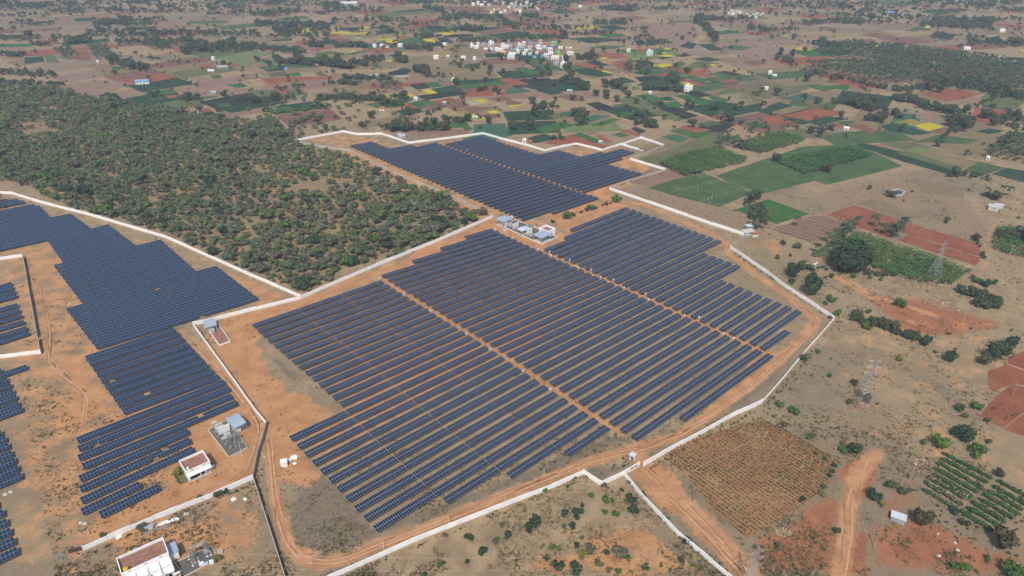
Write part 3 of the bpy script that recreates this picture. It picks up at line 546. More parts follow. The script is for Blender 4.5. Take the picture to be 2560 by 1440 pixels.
for k, txt in FIELDS.items():
    for f in txt.split('|'):
        w_ = f.split(); field(w_[0], Z(k, [tuple(map(float, q.split(','))) for q in w_[1:]]))
# fields close enough to read one by one
for kd, pts in [
 ('ol', [(1590,398),(1680,372),(1790,330),(1850,352),(1760,375),(1690,385),(1665,405),(1655,420)]),
 ('g', [(1790,440),(1905,400),(1945,388),(2000,368),(2130,360),(2170,375),(2255,415),(2070,462),(2035,452),(1920,482),(1850,470)]),
 ('g', [(1620,470),(1750,430),(1880,482),(1800,518),(1690,490)]),
 ('g1', [(1835,525),(1920,498),(2022,535),(1940,560)]),
 ('dg', [(2135,362),(2160,358),(2280,385),(2400,425),(2380,438),(2260,405)]),
 ('s_g1', Z('H', [(1280,92),(1400,70),(1960,240),(1870,268)])),
 ('ol', Z('H', [(1090,-20),(1450,-15),(1640,40),(1400,80)])), ('lg', Z('H', [(1370,62),(1520,25),(1640,60),(1500,102)])),
 ('g', Z('H', [(1950,262),(2110,175),(2380,240),(2100,332)])), ('s_dg', Z('H', [(2240,302),(2390,240),(2600,275),(2600,390),(2510,372)])),
 ('tb', Z('H', [(1450,392),(1530,370),(1950,480),(1960,540),(1740,502)])), ('tb', Z('H', [(890,592),(1050,550),(1560,710),(1430,752)])),
 ('r', Z('H', [(580,710),(700,665),(1280,870),(1200,935),(900,830)])), ('r', Z('H', [(705,660),(860,610),(1560,838),(1410,905),(1290,870)])), ('r', Z('H', [(1300,962),(1405,908),(2110,1135),(2120,1160),(2080,1215),(1900,1162)])), ('r', Z('H', [(1415,905),(1572,845),(2110,1000),(2125,1130)])),
 ('s_rb', Z('H', [(40,852),(440,720),(560,722),(810,802),(640,960),(430,982)])),
 ('r', Z('L', [(2400,688),(2600,620),(2620,835),(2400,755)])), ('r', Z('L', [(2200,832),(2390,772),(2620,848),(2640,985),(2440,955),(2250,1040),(2200,962)])), ('r', Z('L', [(2115,1285),(2285,1080),(2440,968),(2640,1005),(2640,1180),(2350,1400)])), ('r', Z('L', [(2360,1410),(2640,1200),(2640,1500),(2500,1460)])),
 ('tb', Z('H', [(1540,60),(2130,180),(1960,235),(1400,60)]))]:
    field(kd, pts)

DOTFIELD = [(1655,1140),(1730,1100),(1903,1046),(2008,1097),(2097,1155),(2068,1218),(2012,1262),(1870,1347),(1783,1276),(1728,1205)]
field('cb', DOTFIELD)
for a, b, c, d in ((1727,1180,1920,1080),(1815,1277,2046,1142),(1690,1160,1730,1135),(1870,1065,2075,1200)): q = 1.9; field('tn', [(a,b-q),(c,d-q),(c,d+q),(a,b+q)], .20, jit=0)
# ---- the patchwork of small plots beyond the plant: hundreds of parcels in blocks that each keep their own direction
PK = ['tb','fl','pk','tn','rb','r','g','dg','g1','dk','y','ol','bg','lg','s_g1','s_dg']
FENCED = [PP(SCRUB), PP([(720,352),(862,325),(1022,352),(1206,330),(1362,372),(1440,356),(1505,370),(1602,340),(1670,366),(1580,400),(1670,430),(1525,480),(1870,590),(2095,800),(1910,1012),(600,1170),(0,900),(0,480),(760,740),(1235,545)])]
V = []; F = []; MI = []; EDGE = []
blk = 210.0
for bi in range(-11, 12):
    for bj in range(3, 17):
        bx_, by_ = bi * blk, bj * blk * .92; a_ = rng.uniform(-.5, .5) + .55; c_, s_ = math.cos(a_), math.sin(a_); rich = float(fbm(np.array(bx_), np.array(by_), 700, 210))
        u = -blk * .5
        while u < blk * .5:
            du = rng.uniform(34, 88); v = -blk * .5
            while v < blk * .5:
                dv = rng.uniform(22, 58); cx, cy = u + du / 2, v + dv / 2; X, Y = bx_ + cx * c_ - cy * s_, by_ + cx * s_ + cy * c_
                ok = Y > 430 and abs(X) < Y * .86 + 60 and abs(cx) < blk * .48 and abs(cy) < blk * .46
                if ok and any(inpoly(np.array(X), np.array(Y), q) for q in FENCED): ok = False
                if ok and X > 150 and Y < 620: ok = False
                centre = math.exp(-((X - 60) / 420)**2 - ((Y - 1000) / 480)**2)
                if ok and rng.uniform() < .58 + .34 * centre:
                    green = rng.uniform() < .08 + .38 * centre + .25 * (rich - .5)
                    k = rng.choice(['g','dg','g1','dk','y','ol','bg','lg','s_dg'], p=[.18,.28,.15,.12,.04 ,.10,.05,.04,.04]) if green else rng.choice(['tb','fl','pk','tn','rb','r','s_g1'], p=[.30,.21,.16,.11,.07,.12,.03])
                    if k == 'y' and centre < .45: k = 'ol'
                    z = .02; g_ = 1.0; off = len(V)
                    for p_, q_ in ((u + g_, v + g_), (u + du - g_, v + g_), (u + du - g_, v + dv - g_), (u + g_, v + dv - g_)):
                        p_ += rng.normal() * 1.2; q_ += rng.normal() * 1.2; V.append((bx_ + p_ * c_ - q_ * s_, by_ + p_ * s_ + q_ * c_, z + .00003 * Y))
                    F.append((off, off + 1, off + 2, off + 3)); MI.append(PK.index(k))
                    if rng.uniform() < .34:
                        w1, w2 = V[off + int(rng.integers(2))], V[off + 2]; EDGE.append((w1, w2))
                v += dv
            u += du
me = bpy.data.meshes.new('fields'); me.from_pydata(V, [], F)
for k in PK: me.materials.append(FM(k))
me.polygons.foreach_set('material_index', MI); me.update(); tag(link('fields', me), kind='structure')
# ---------------------------------------------------------------- foliage
def leaf_mat(name, cols, stuff=False):
    m, n, b = mat(name)
    if stuff: r = nd(n, 'ShaderNodeAttribute', attribute_name='tint').outputs['Fac']
    else: r = nd(n, 'ShaderNodeObjectInfo').outputs['Random']
    cr = nd(n, 'ShaderNodeValToRGB'); e = cr.color_ramp.elements
    while len(e) < len(cols): e.new(.5)
    for i, c in enumerate(cols): e[i].position = i / (len(cols) - 1); e[i].color = (*c, 1)
    n.links.new(r, cr.inputs[0])
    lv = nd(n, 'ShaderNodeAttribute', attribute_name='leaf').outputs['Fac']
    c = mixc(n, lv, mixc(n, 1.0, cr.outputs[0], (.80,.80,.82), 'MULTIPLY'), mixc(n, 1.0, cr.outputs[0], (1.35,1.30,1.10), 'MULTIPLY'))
    n.links.new(c, b.inputs['Base Color']); b.inputs['Roughness'].default_value = .75; b.inputs['Specular IOR Level'].default_value = .15
    return m
THORN = [(.082,.112,.062),(.094,.126,.064),(.120,.130,.086),(.076,.118,.056),(.108,.138,.062),(.135,.132,.100),(.088,.130,.058),(.142,.176,.062)]
BROAD = [(.046,.068,.038),(.056,.082,.042),(.064,.076,.048),(.050,.088,.038),(.074,.076,.052),(.058,.086,.044)]
SHRUB = [(.055,.092,.036),(.074,.104,.044),(.048,.078,.040),(.084,.108,.048)]
PALM = [(.038,.062,.032),(.045,.070,.035),(.034,.055,.033),(.060,.075,.038)]
L_THORN, L_BROAD, L_SHRUB, L_PALM = leaf_mat('thorn_leaves', THORN), leaf_mat('broad_leaves', BROAD), leaf_mat('shrub_leaves', SHRUB), leaf_mat('palm_fronds', PALM)
LS_THORN, LS_BROAD, LS_PALM = leaf_mat('thorn_leaves_mass', THORN, True), leaf_mat('broad_leaves_mass', BROAD, True), leaf_mat('palm_fronds_mass', PALM, True)
L_BRIGHT = leaf_mat('fresh_green_leaves', [(.060,.120,.026),(.085,.150,.032)]); L_GREY = leaf_mat('dry_grey_leaves', [(.105,.100,.070),(.130,.115,.080)])
L_BROWN = leaf_mat('brownish_leaves', [(.070,.060,.034),(.085,.070,.036)]); L_YEL = leaf_mat('yellowish_leaves', [(.150,.150,.035),(.170,.160,.045)]); L_DARK = leaf_mat('dark_leaves', [(.034,.060,.032),(.042,.070,.038)])
L_RED = leaf_mat('reddish_leaves', [(.100,.045,.030),(.120,.055,.035)])
BARK = plain('bark', (.12,.09,.065), .9, .25, 3)
PBARK = plain('palm_bark', (.20,.17,.135), .9, .2, 3)

def crown_arrays(r, rx, rz, cz, nblob, ncard, card, core=True, flat=.3):
    """leaf cards spread through several overlapping clumps; returns verts, quads, per-face leaf shade"""
    V = []; F = []; A = []
    bl = []
    for i in range(nblob):
        a = r.uniform(0, 6.283); d = rx * .62 * math.sqrt(r.uniform(0, 1)) if nblob > 1 else 0
        bl.append((d * math.cos(a), d * math.sin(a), cz + r.uniform(-.35, .45) * rz, rx * r.uniform(.38, .62), rz * r.uniform(.5, .8)))
    per = max(1, ncard // nblob)
    for bx, by, bz, br, bh in bl:
        sh = r.uniform(.15, .85)
        if core:
            k = len(V); n1 = 6
            for zz, q in ((-.75, .45), (-.1, .82), (.5, .62)):
                for j in range(n1):
                    a = 6.283 * j / n1 + zz; f = r.uniform(.72, 1.0) * q
                    V.append((bx + br * f * math.cos(a), by + br * f * math.sin(a), bz + bh * zz))
            for l in (0, 1):
                for j in range(n1):
                    F.append((k + l*n1 + j, k + l*n1 + (j+1) % n1, k + (l+1)*n1 + (j+1) % n1, k + (l+1)*n1 + j)); A.append(np.clip(sh + r.uniform(-.2, .2), 0, 1))
            for j in (0, 2): F.append((k + 2*n1 + j, k + 2*n1 + j + 1, k + 2*n1 + (j + 2) % n1, k + 2*n1 + (j + 3) % n1)) ; A.append(sh)
        for j in range(per):
            u = r.normal(size=3); u /= np.linalg.norm(u); q = r.uniform(.62, 1.08)
            if u[2] < -.5: u[2] *= -.6
            c = np.array((bx + br * u[0] * q, by + br * u[1] * q, bz + bh * u[2] * q))
            nrm = u * .6 + r.normal(size=3) * .5 + np.array((0, 0, flat)); nrm /= np.linalg.norm(nrm)
            t = np.cross(nrm, r.normal(size=3)); t /= np.linalg.norm(t); s = np.cross(nrm, t)
            w1, w2 = card * r.uniform(.55, 1.2), card * r.uniform(.45, .95); k = len(V)
            for a, b in ((-1, -.6), (.2, -1), (1, .5), (-.3, 1)): V.append(c + t * a * w1 / 2 + s * b * w2 / 2)
            F.append((k, k+1, k+2, k+3)); A.append(np.clip(sh + r.normal() * .25, 0, 1))
    return np.array(V), np.array(F), np.array(A)
def trunk_mb(r, h, rad, rx, cz, limbs=4):
    m = MB(); m.tube((0,0,-.1), (r.uniform(-.2,.2), r.uniform(-.2,.2), h), rad, rad * .65, 6)
    for i in range(limbs):
        a = 6.283 * i / limbs + r.uniform(-.4, .4); m.tube((0, 0, h * r.uniform(.6, .95)), (rx * .5 * math.cos(a), rx * .5 * math.sin(a), cz + r.uniform(-.2, .3)), rad * .5, rad * .18, 5, cap=False)
    return m
class Kind: pass
def tree_kind(seed, n, leaf, rx, rz, cz, nb, nc, card, rad):
    k = Kind(); k.crown = []; k.trunk = []
    for i in range(n):
        r = np.random.default_rng(seed + i); f = r.uniform(.85, 1.15)
        V, F, A = crown_arrays(r, rx * f, rz, cz, nb, nc, card)
        k.crown.append(np_mesh('crown', V, F, leaf, {'leaf': A})); k.trunk.append(trunk_mb(r, cz - rz * .2, rad, rx, cz).mesh('trunk', BARK))
    return k
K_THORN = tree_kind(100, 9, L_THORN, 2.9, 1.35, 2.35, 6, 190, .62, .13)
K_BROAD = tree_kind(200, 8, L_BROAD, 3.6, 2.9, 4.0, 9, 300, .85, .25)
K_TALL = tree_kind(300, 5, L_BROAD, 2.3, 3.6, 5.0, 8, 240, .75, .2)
def recolor(kind, leaf):
    k = Kind(); k.trunk = kind.trunk; k.crown = []
    for m in kind.crown[:4]: c = m.copy(); c.materials[0] = leaf; k.crown.append(c)
    return k
def plant(kind, x, y, s, name, label, cat, group=None, sz=None, trunk=True):
    i = int(rng.integers(len(kind.crown))); rz = float(rng.uniform(0, 6.28))
    root = empty(name, (x, y, 0), rz); root.scale = (s, s, sz or s); tag(root, label, cat, group)
    link('crown', kind.crown[i], root)
    if trunk: link('trunk', kind.trunk[i], root)
    return root
def mass(name, pts, mat_, rx, rz, cz, nb, nc, card, label, cat, nvar=8, seed=900):
    """many plants merged into one sheet of 'stuff': pts = (x, y, scale, tint)"""
    var = [crown_arrays(np.random.default_rng(seed + i), rx, rz, cz, nb, nc, card) for i in range(nvar)]
    VV = []; FF = []; LL = []; TT = []; off = 0
    for x, y, s, t in pts:
        V, F, A = var[int(rng.integers(nvar))]; a = rng.uniform(0, 6.28); c, n = math.cos(a), math.sin(a)
        VV.append(np.stack([x + s * (V[:,0]*c - V[:,1]*n), y + s * (V[:,0]*n + V[:,1]*c), s * V[:,2]], 1)); FF.append(F + off); LL.append(A); TT.append(np.full(len(F), t)); off += len(V)
    me = np_mesh(name, np.concatenate(VV), np.concatenate(FF), mat_, {'leaf': np.concatenate(LL), 'tint': np.concatenate(TT)})
    return tag(link(name, me), label, cat, kind='stuff')
def depth(x, y): return y * cT + CAM_H * sT

# ---- the scrub: individual thorn trees, thick at the back, open near the walls
sg = PP(SCRUB); mn, mx = sg.min(0), sg.max(0)
cand = []
cell = 5.0; occ = {}
tries = rng.uniform(mn, mx, (30000, 2))
dens = fbm(tries[:,0], tries[:,1], 45, 61); okp = inpoly(tries[:,0], tries[:,1], sg)
bx, by = P(800, 470)
openness = np.clip(1 - np.hypot((tries[:,0] - bx) / 85, (tries[:,1] - by) / 130), 0, 1)
for (x, y), d, o, op in zip(tries, dens, okp, openness):
    if not o or d < .25 + .26 * op: continue
    s = float(np.clip(rng.lognormal(.0, .36), .45, 2.0)); rad = 1.85 * s + 1.0 * op
    i, j = int(x // cell), int(y // cell); bad = False
    for a in (-1, 0, 1):
        for b in (-1, 0, 1):
            for qx, qy, qr in occ.get((i + a, j + b), ()):
                if (qx - x)**2 + (qy - y)**2 < (rad + qr)**2 * .62: bad = True
    if bad: continue
    occ.setdefault((i, j), []).append((x, y, rad)); cand.append((x, y, s))
for px, py, n_, sx, sy in [(700,275,40,60,25),(860,255,34,60,20),(760,320,26,60,14),(1000,300,10,60,15)]:
    for _ in range(n_): q = P(px + rng.normal() * sx, py + rng.normal() * sy); cand.append((q[0], q[1], float(rng.uniform(.7, 1.4))))
cand.sort(key=lambda c: depth(c[0], c[1]) / c[2])
low = []                                               # low growth between the trees
for x, y in rng.uniform(mn, mx, (5200, 2)):
    op = max(0.0, 1 - math.hypot((x - bx) / 85, (y - by) / 130))
    if rng.uniform() < .25 + .6 * op or not inpoly(np.array(x), np.array(y), sg) or fbm(np.array(x), np.array(y), 45, 61) < .30: continue
    low.append((x, y, float(rng.uniform(.22, .5))))
K_THB, K_THG, K_THD = recolor(K_THORN, L_BRIGHT), recolor(K_THORN, L_GREY), recolor(K_THORN, L_DARK)
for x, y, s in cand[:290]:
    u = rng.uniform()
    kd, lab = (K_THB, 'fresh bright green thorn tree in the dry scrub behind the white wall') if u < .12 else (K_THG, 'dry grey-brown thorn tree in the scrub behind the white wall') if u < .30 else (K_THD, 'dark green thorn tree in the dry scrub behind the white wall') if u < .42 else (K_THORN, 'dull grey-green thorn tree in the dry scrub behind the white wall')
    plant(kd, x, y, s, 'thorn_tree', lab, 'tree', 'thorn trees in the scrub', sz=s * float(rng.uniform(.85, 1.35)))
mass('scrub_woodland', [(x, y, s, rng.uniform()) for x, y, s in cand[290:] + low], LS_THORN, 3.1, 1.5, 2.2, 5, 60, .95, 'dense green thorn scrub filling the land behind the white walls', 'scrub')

# ---- farmland trees: bands and clumps (x0,y0,x1,y1,thickness,count,size)
BANDS = [(0,15,190,20,12,75,9),(190,20,340,28,11,60,8),(340,8,640,26,15,75,8),(225,65,370,60,5,35,8),(280,88,640,84,9,150,8),(125,95,230,100,6,40,8),(0,100,100,100,5,25,8),(60,112,125,115,4,14,8),(270,105,420,110,5,30,8),(440,100,520,112,6,45,8),(460,128,640,118,11,110,9),(270,155,370,175,10,55,8),(0,140,60,140,6,22,8),(0,185,140,190,8,60,6),(0,208,160,214,4,60,6),(255,245,300,250,5,18,7),(440,245,500,255,5,12,7),(300,140,520,160,14,24,6),(400,110,470,100,8,20,8),
 (640,62,830,66,8,115,9),(830,55,1020,52,8,50,8),(640,35,750,30,6,28,8),(800,24,960,30,9,62,9),(1060,20,1110,30,6,40,8),(1100,33,1240,52,11,90,9),(1240,40,1290,70,6,40,8),(760,112,810,118,6,36,8),(640,122,760,133,6,75,8),(830,117,925,117,5,60,8),(1012,120,1080,124,6,42,8),(1145,103,1285,104,5,50,8),(690,155,785,163,7,60,8),(800,162,880,170,7,60,10),(880,158,920,165,4,25,8),(910,148,960,154,5,26,8),(985,152,1018,154,7,26,9),(1035,178,1065,180,8,14,10),(860,196,980,200,4,60,6),(820,208,895,212,4,35,6),(790,250,880,246,6,50,7),(880,252,960,250,5,60,7),(690,225,760,218,5,10,6),(640,256,720,250,6,20,7),(950,262,1012,262,5,14,8),(960,325,1055,326,6,24,8),(1070,325,1120,325,6,9,7),(1105,300,1175,302,4,34,5),(1120,160,1240,175,12,14,7),(1060,190,1110,195,5,12,7),(735,140,760,150,5,12,8),(640,150,680,165,6,10,8),
 (1280,40,1350,44,6,40,8),(1280,97,1420,95,5,50,8),(1500,24,1580,24,6,40,9),(1480,60,1580,55,6,70,7),(1430,88,1530,84,4,42,7),(1280,75,1480,70,6,50,7),(1740,45,1790,105,13,95,9),(1740,48,1830,50,6,30,8),(1870,70,1920,75,6,22,8),(1440,145,1490,150,6,32,8),(1412,165,1432,195,7,16,9),(1400,205,1480,222,8,44,7),(1510,212,1565,228,7,22,9),(1600,226,1700,228,5,34,8),(1660,207,1698,212,6,12,11),(1515,250,1525,245,4,4,9),(1590,305,1640,320,8,16,7),(1700,265,1735,268,4,8,6),(1350,155,1372,170,5,6,9),(1355,185,1380,190,5,8,7),(1350,270,1395,268,5,16,6),(1330,285,1345,290,5,6,8),(1445,300,1460,310,6,8,9),(1590,285,1640,330,8,12,6),(1360,345,1420,350,6,6,5),
 (1920,40,2060,30,7,20,8),(2010,62,2080,56,5,32,8),(2080,56,2160,60,5,32,8),(2300,62,2480,70,9,120,9),(2330,92,2380,98,6,46,8),(2420,106,2580,114,10,105,8),(1935,142,1980,158,7,26,8),(2030,112,2100,120,5,50,8),(2230,247,2300,262,5,22,8),(2300,267,2440,298,6,32,9),(2440,292,2570,306,5,30,7),(2115,262,2190,276,7,15,10),(2165,300,2208,308,5,10,9),(2010,178,2240,228,4,70,6),(2240,228,2400,214,6,60,8),(2400,216,2580,248,10,95,8),(2395,318,2420,325,6,5,11),(2370,320,2390,330,4,4,8),(2480,300,2510,310,5,8,6),(2490,310,2540,320,4,14,6),(2230,290,2260,298,5,6,7),(2040,330,2080,325,4,10,6),(2200,40,2360,20,8,30,7),(1960,10,2200,15,8,70,8),(2300,5,2560,12,7,70,8),(1560,5,1900,8,6,60,8),(980,5,1250,8,6,60,8),(640,8,800,5,6,40,8),
 (2420,760,2520,775,7,12,6),(2130,800,2210,822,5,26,4.5),(2210,822,2310,862,5,26,4),(2490,590,2560,600,8,10,6),(2395,730,2480,760,6,14,4.5),(2000,672,2120,680,6,18,4),(2120,680,2280,700,6,18,3.5),(2560,560,2570,640,8,10,6),(2440,600,2460,650,4,8,3.5),(2430,700,2470,720,6,9,4.5),(1860,505,1900,490,4,8,5),(1880,545,1905,552,6,6,7),(2420,440,2480,450,7,12,5),(2450,495,2500,500,6,8,6),(2370,440,2410,440,5,6,7),(1860,510,1935,525,5,8,4)]
farm = []
for x0, y0, x1, y1, th, n_, sz in BANDS:
    for _ in range(n_):
        t = rng.uniform(); q = P(x0 + (x1 - x0) * t + rng.normal() * th * .25, max(-3, y0 + (y1 - y0) * t + rng.normal() * th * .42)); farm.append((q[0], q[1], sz / 7.2 * float(rng.lognormal(-.08, .25))))
for _ in range(95):                                   # groves far out, toward the hazy top
    px, py = rng.uniform(-30, 2590), 2 + 112 * rng.uniform() ** 1.3; n_ = int(rng.integers(8, 42)); sx = rng.uniform(15, 60)
    if 1140 < px < 1440 and 95 < py: continue
    for k in range(n_):
        q = P(px + rng.normal() * sx, max(-4, py + rng.normal() * 2.6)); farm.append((q[0], q[1], float(rng.lognormal(.0, .28))))
for _ in range(1000):                                  # lone trees over the plain
    px = rng.uniform(-20, 2580); py = rng.uniform(2, 345) if rng.uniform() < .8 else rng.uniform(2, 120)
    if px < 760 and py > 205 and px < 200 + (py - 205) * 5: continue
    if 2020 < px < 2560 and 105 < py < 235: continue
    if 1150 < px < 1440 and 100 < py < 155: continue
    if 740 < px < 1660 and py > 325: continue
    q = P(px, py); farm.append((q[0], q[1], float(rng.lognormal(-.45, .42))))
for a, b in EDGE:                                     # hedges and trees on the plot boundaries
    n_ = int(rng.integers(1, 9))
    for k in range(n_):
        t = rng.uniform(); farm.append((a[0] + (b[0]-a[0]) * t + rng.normal() * 1.5, a[1] + (b[1]-a[1]) * t + rng.normal() * 1.5, float(rng.lognormal(-.55, .40))))
SINGLES = [(381,243,9,'K'),(1252,150,12,''),(1226,172,7,''),(1222,190,8,''),(1258,182,7,''),(1215,205,7,''),(1180,178,7,''),(1150,170,8,''),(1020,285,9,''),(1025,290,6,''),(1017,312,9,''),(927,297,9,''),(902,317,6,'R'),(795,312,9,''),(814,327,8,''),(690,320,7,''),(1300,152,9,''),(1318,160,9,''),(1368,175,8,''),(1385,215,9,''),(1388,252,6,''),(1433,252,8,''),(1455,285,8,'G'),(1330,260,9,''),(1435,292,11,''),(1447,315,11,''),(1325,318,8,''),(1280,325,11,''),(1195,230,6,'R'),(1201,228,6,'R'),(1207,227,6,'R'),(1215,224,6,'R'),(1238,230,8,'R'),(1247,236,8,''),(1156,249,7,''),(1510,130,9,''),(1688,170,8,''),(1687,205,14,''),(1838,275,8,''),(1852,268,8,''),(1568,245,9,''),(1542,255,9,''),(1490,240,9,''),(1985,100,11,''),(2010,130,9,''),(2045,260,9,''),(2048,345,11,'T'),(1940,240,11,''),(2082,258,6,''),(2110,243,6,''),(2145,270,15,''),(2118,262,9,''),(2410,330,13,'T'),(2478,275,8,''),(2175,302,9,''),(2345,368,9,''),(2065,432,9,'B'),(1940,405,9,'B'),(2173,473,4,''),(2365,555,5,'K'),(2480,252,9,''),(845,150,11,''),(797,158,9,''),(790,158,9,''),(1070,182,10,'T'),(1050,178,10,'B'),(560,245,8,''),(495,250,9,''),(470,262,8,'T'),(660,280,5,''),(1590,260,8,''),(1660,300,7,''),(700,175,9,'T'),(2100,300,9,'T'),(2250,330,6,''),(1610,250,5,''),(1575,175,6,''),(1880,190,6,'')]
K_BB, K_BG, K_BR, K_BY = recolor(K_BROAD, L_BROWN), recolor(K_BROAD, L_GREY), recolor(K_BROAD, L_RED), recolor(K_BROAD, L_BRIGHT)
for px, py, sz, kd in SINGLES:
    q = P(px, py); sc = sz / 7.2
    kk = {'': K_BROAD, 'K': K_BY, 'R': K_BR, 'G': K_BG, 'B': K_BB, 'T': K_TALL}[kd]
    lab = {'': 'round dark green tree standing alone among the farm fields', 'K': 'fresh bright green round tree standing alone on dry ground', 'R': 'small reddish brown tree in dry pasture beyond the far solar field', 'G': 'pale greyish tree among the fields', 'B': 'brown leafed tree beside a field', 'T': 'tall narrow dark tree among the farm fields'}[kd]
    plant(kk, q[0], q[1], sc, 'broadleaf_tree', lab, 'tree', 'lone trees among the farm fields')
farm.sort(key=lambda c: depth(c[0], c[1]) / c[2])
for x, y, s in farm[:205]:
    u = rng.uniform(); kk = K_BROAD if u < .7 else K_TALL if u < .85 else K_BB
    plant(kk, x, y, s, 'broadleaf_tree', {id(K_BROAD): 'bushy dark green tree in a field hedge or grove beyond the solar park', id(K_TALL): 'slender dark green tree in a field hedge beyond the solar park', id(K_BB): 'brownish green tree in a field hedge beyond the solar park'}[id(kk)], 'tree', 'hedge and grove trees of the farmland')
mass('distant_trees', [(x, y, s, rng.uniform()) for x, y, s in farm[205:]], LS_BROAD, 3.6, 2.7, 3.3, 4, 34, 1.5, 'dark green trees scattered far out over the dry plain', 'trees', seed=950)

# ---- coconut palms
def palm_arrays(r, h=8.5, nf=13, L=3.6):
    V = []; F = []; A = []
    for i in range(nf):
        a = 6.283 * i / nf + r.uniform(-.2, .2); up = r.uniform(-.25, .75); d = np.array((math.cos(a), math.sin(a), 0)); sd = np.array((-d[1], d[0], 0)); sh = r.uniform(0, 1); Lr = L * r.uniform(.8, 1.1)
        prev = None
        for k, t in enumerate((0, .35, .7, 1.0)):
            c = d * Lr * t * (1 - .12 * t) + np.array((0, 0, h + Lr * (up * t - 1.0 * t * t * (.55 + .3 * (up < .2)))))
            wd = (.15, .80, .75, .12)[k]; dr = np.array((0, 0, -.28 * (wd > .2)))
            cur = (len(V), len(V) + 1, len(V) + 2); V += [c + sd * wd + dr, c, c - sd * wd + dr]
            if prev: F += [(prev[0], prev[1], cur[1], cur[0]), (prev[1], prev[2], cur[2], cur[1])]; A += [sh, min(1, sh + .15)]
            prev = cur
    return np.array(V), np.array(F), np.array(A)
K_PALM = Kind(); K_PALM.crown = []; K_PALM.trunk = []
for i in range(6):
    r = np.random.default_rng(400 + i); h = r.uniform(7.5, 9.5); V, F, A = palm_arrays(r, h); K_PALM.crown.append(np_mesh('crown', V, F, L_PALM, {'leaf': A}))
    m = MB(); m.tube((.3, .1, -.1), (.1, .05, h * .5), .2, .15, 6, cap=False); m.tube((.1, .05, h * .5), (0, 0, h + .1), .15, .12, 6); K_PALM.trunk.append(m.mesh('trunk', PBARK))
palms = []
for px, py in [(1790,372),(1797,362),(1805,352),(1812,348),(1818,355),(1826,350),(1832,362),(1840,358),(1846,366),(1852,372),(1858,378),(1838,372),(1820,368),(1866,372),(1805,372),(1872,345),(1880,335),(1876,328),(1885,322),(1895,318),(1910,322),(1868,505),(1876,500),(1884,503),(1892,496),(1880,510),(1898,502),(1888,575),(1897,570),(1906,576),(1915,566),(1880,568),
               (2037,632),(2052,622),(2066,608),(2085,602),(2098,598),(2105,590),(2118,588),(2126,583),(2134,580),(2142,566),(2110,602),(2092,610),(2078,618),(2183,568),(2196,582),(2212,588),(2230,597),(2236,593),(2242,585),(2250,578),(2256,572),(2226,585),(2244,596),(2465,493),(2500,495),(2520,492),(1990,568),(1962,318),(1988,320),(1994,318)]: palms.append(tuple(P(px, py)))
near_palm = len(palms)
PLANT = PP([(2035,118),(2150,112),(2300,127),(2560,160),(2640,180),(2640,245),(2560,236),(2350,215),(2210,210),(2060,182),(2012,166),(2100,158),(2195,165),(2190,158),(2060,142)])
def grove(poly, sp, jit, drop=.12, az=40):
    c, s = math.cos(R(az)), math.sin(R(az)); ctr = poly.mean(0); rad = np.abs(poly - ctr).max() * 1.5; out = []
    g = np.arange(-rad, rad, sp)
    for a in g:
        for b in g:
            x = ctr[0] + a * c - b * s + rng.normal() * jit; y = ctr[1] + a * s + b * c + rng.normal() * jit
            if inpoly(np.array(x), np.array(y), poly) and rng.uniform() > drop: out.append((x, y))
    return out
palms += grove(PLANT, 7.4, .9, .06)
for poly in ([(2455,392),(2490,365),(2530,345),(2580,325),(2600,420),(2520,405)],): palms += grove(PP(poly), 7.0, .8, .05)
for poly in ([(143,127),(182,124),(192,148),(155,152)],[(222,122),(268,120),(282,148),(236,150)],[(2325,36),(2390,30),(2420,36),(2350,40)],[(1565,165),(1600,158),(1635,172),(1620,188),(1560,185)],[(945,212),(975,205),(1010,225),(955,232)],[(2090,50),(2160,52),(2150,62),(2085,58)],[(365,118),(410,105),(430,122),(380,128)],[(2425,50),(2480,48),(2490,62),(2430,62)]): palms += grove(PP(poly), 8.0, .9)
pal = palms[:near_palm] + sorted(palms[near_palm:], key=lambda c: depth(*c))
for i, (x, y) in enumerate(pal[:290]):
    plant(K_PALM, x, y, float(rng.uniform(.85, 1.15)), 'coconut_palm', 'coconut palm standing at the banana plots or fields beyond the right white wall' if i < near_palm else 'coconut palm on the near edge of the large palm plantation', 'palm', 'coconut palms')
VV = []; FF = []; LL = []; TT = []; off = 0
pv = [palm_arrays(np.random.default_rng(450 + i), 8.3, 11, 4.3) for i in range(6)]
for x, y in pal[290:]:
    V, F, A = pv[int(rng.integers(6))]; s = rng.uniform(.8, 1.15); a = rng.uniform(0, 6.28); c, n = math.cos(a), math.sin(a)
    VV.append(np.stack([x + s * (V[:,0]*c - V[:,1]*n), y + s * (V[:,0]*n + V[:,1]*c), s * V[:,2]], 1)); FF.append(F + off); LL.append(A); TT.append(np.full(len(F), rng.uniform())); off += len(V)
tag(link('palm_plantation', np_mesh('palm_plantation', np.concatenate(VV), np.concatenate(FF), LS_PALM, {'leaf': np.concatenate(LL), 'tint': np.concatenate(TT)})), 'wide plantation of coconut palms at the upper right', 'palms', kind='stuff')
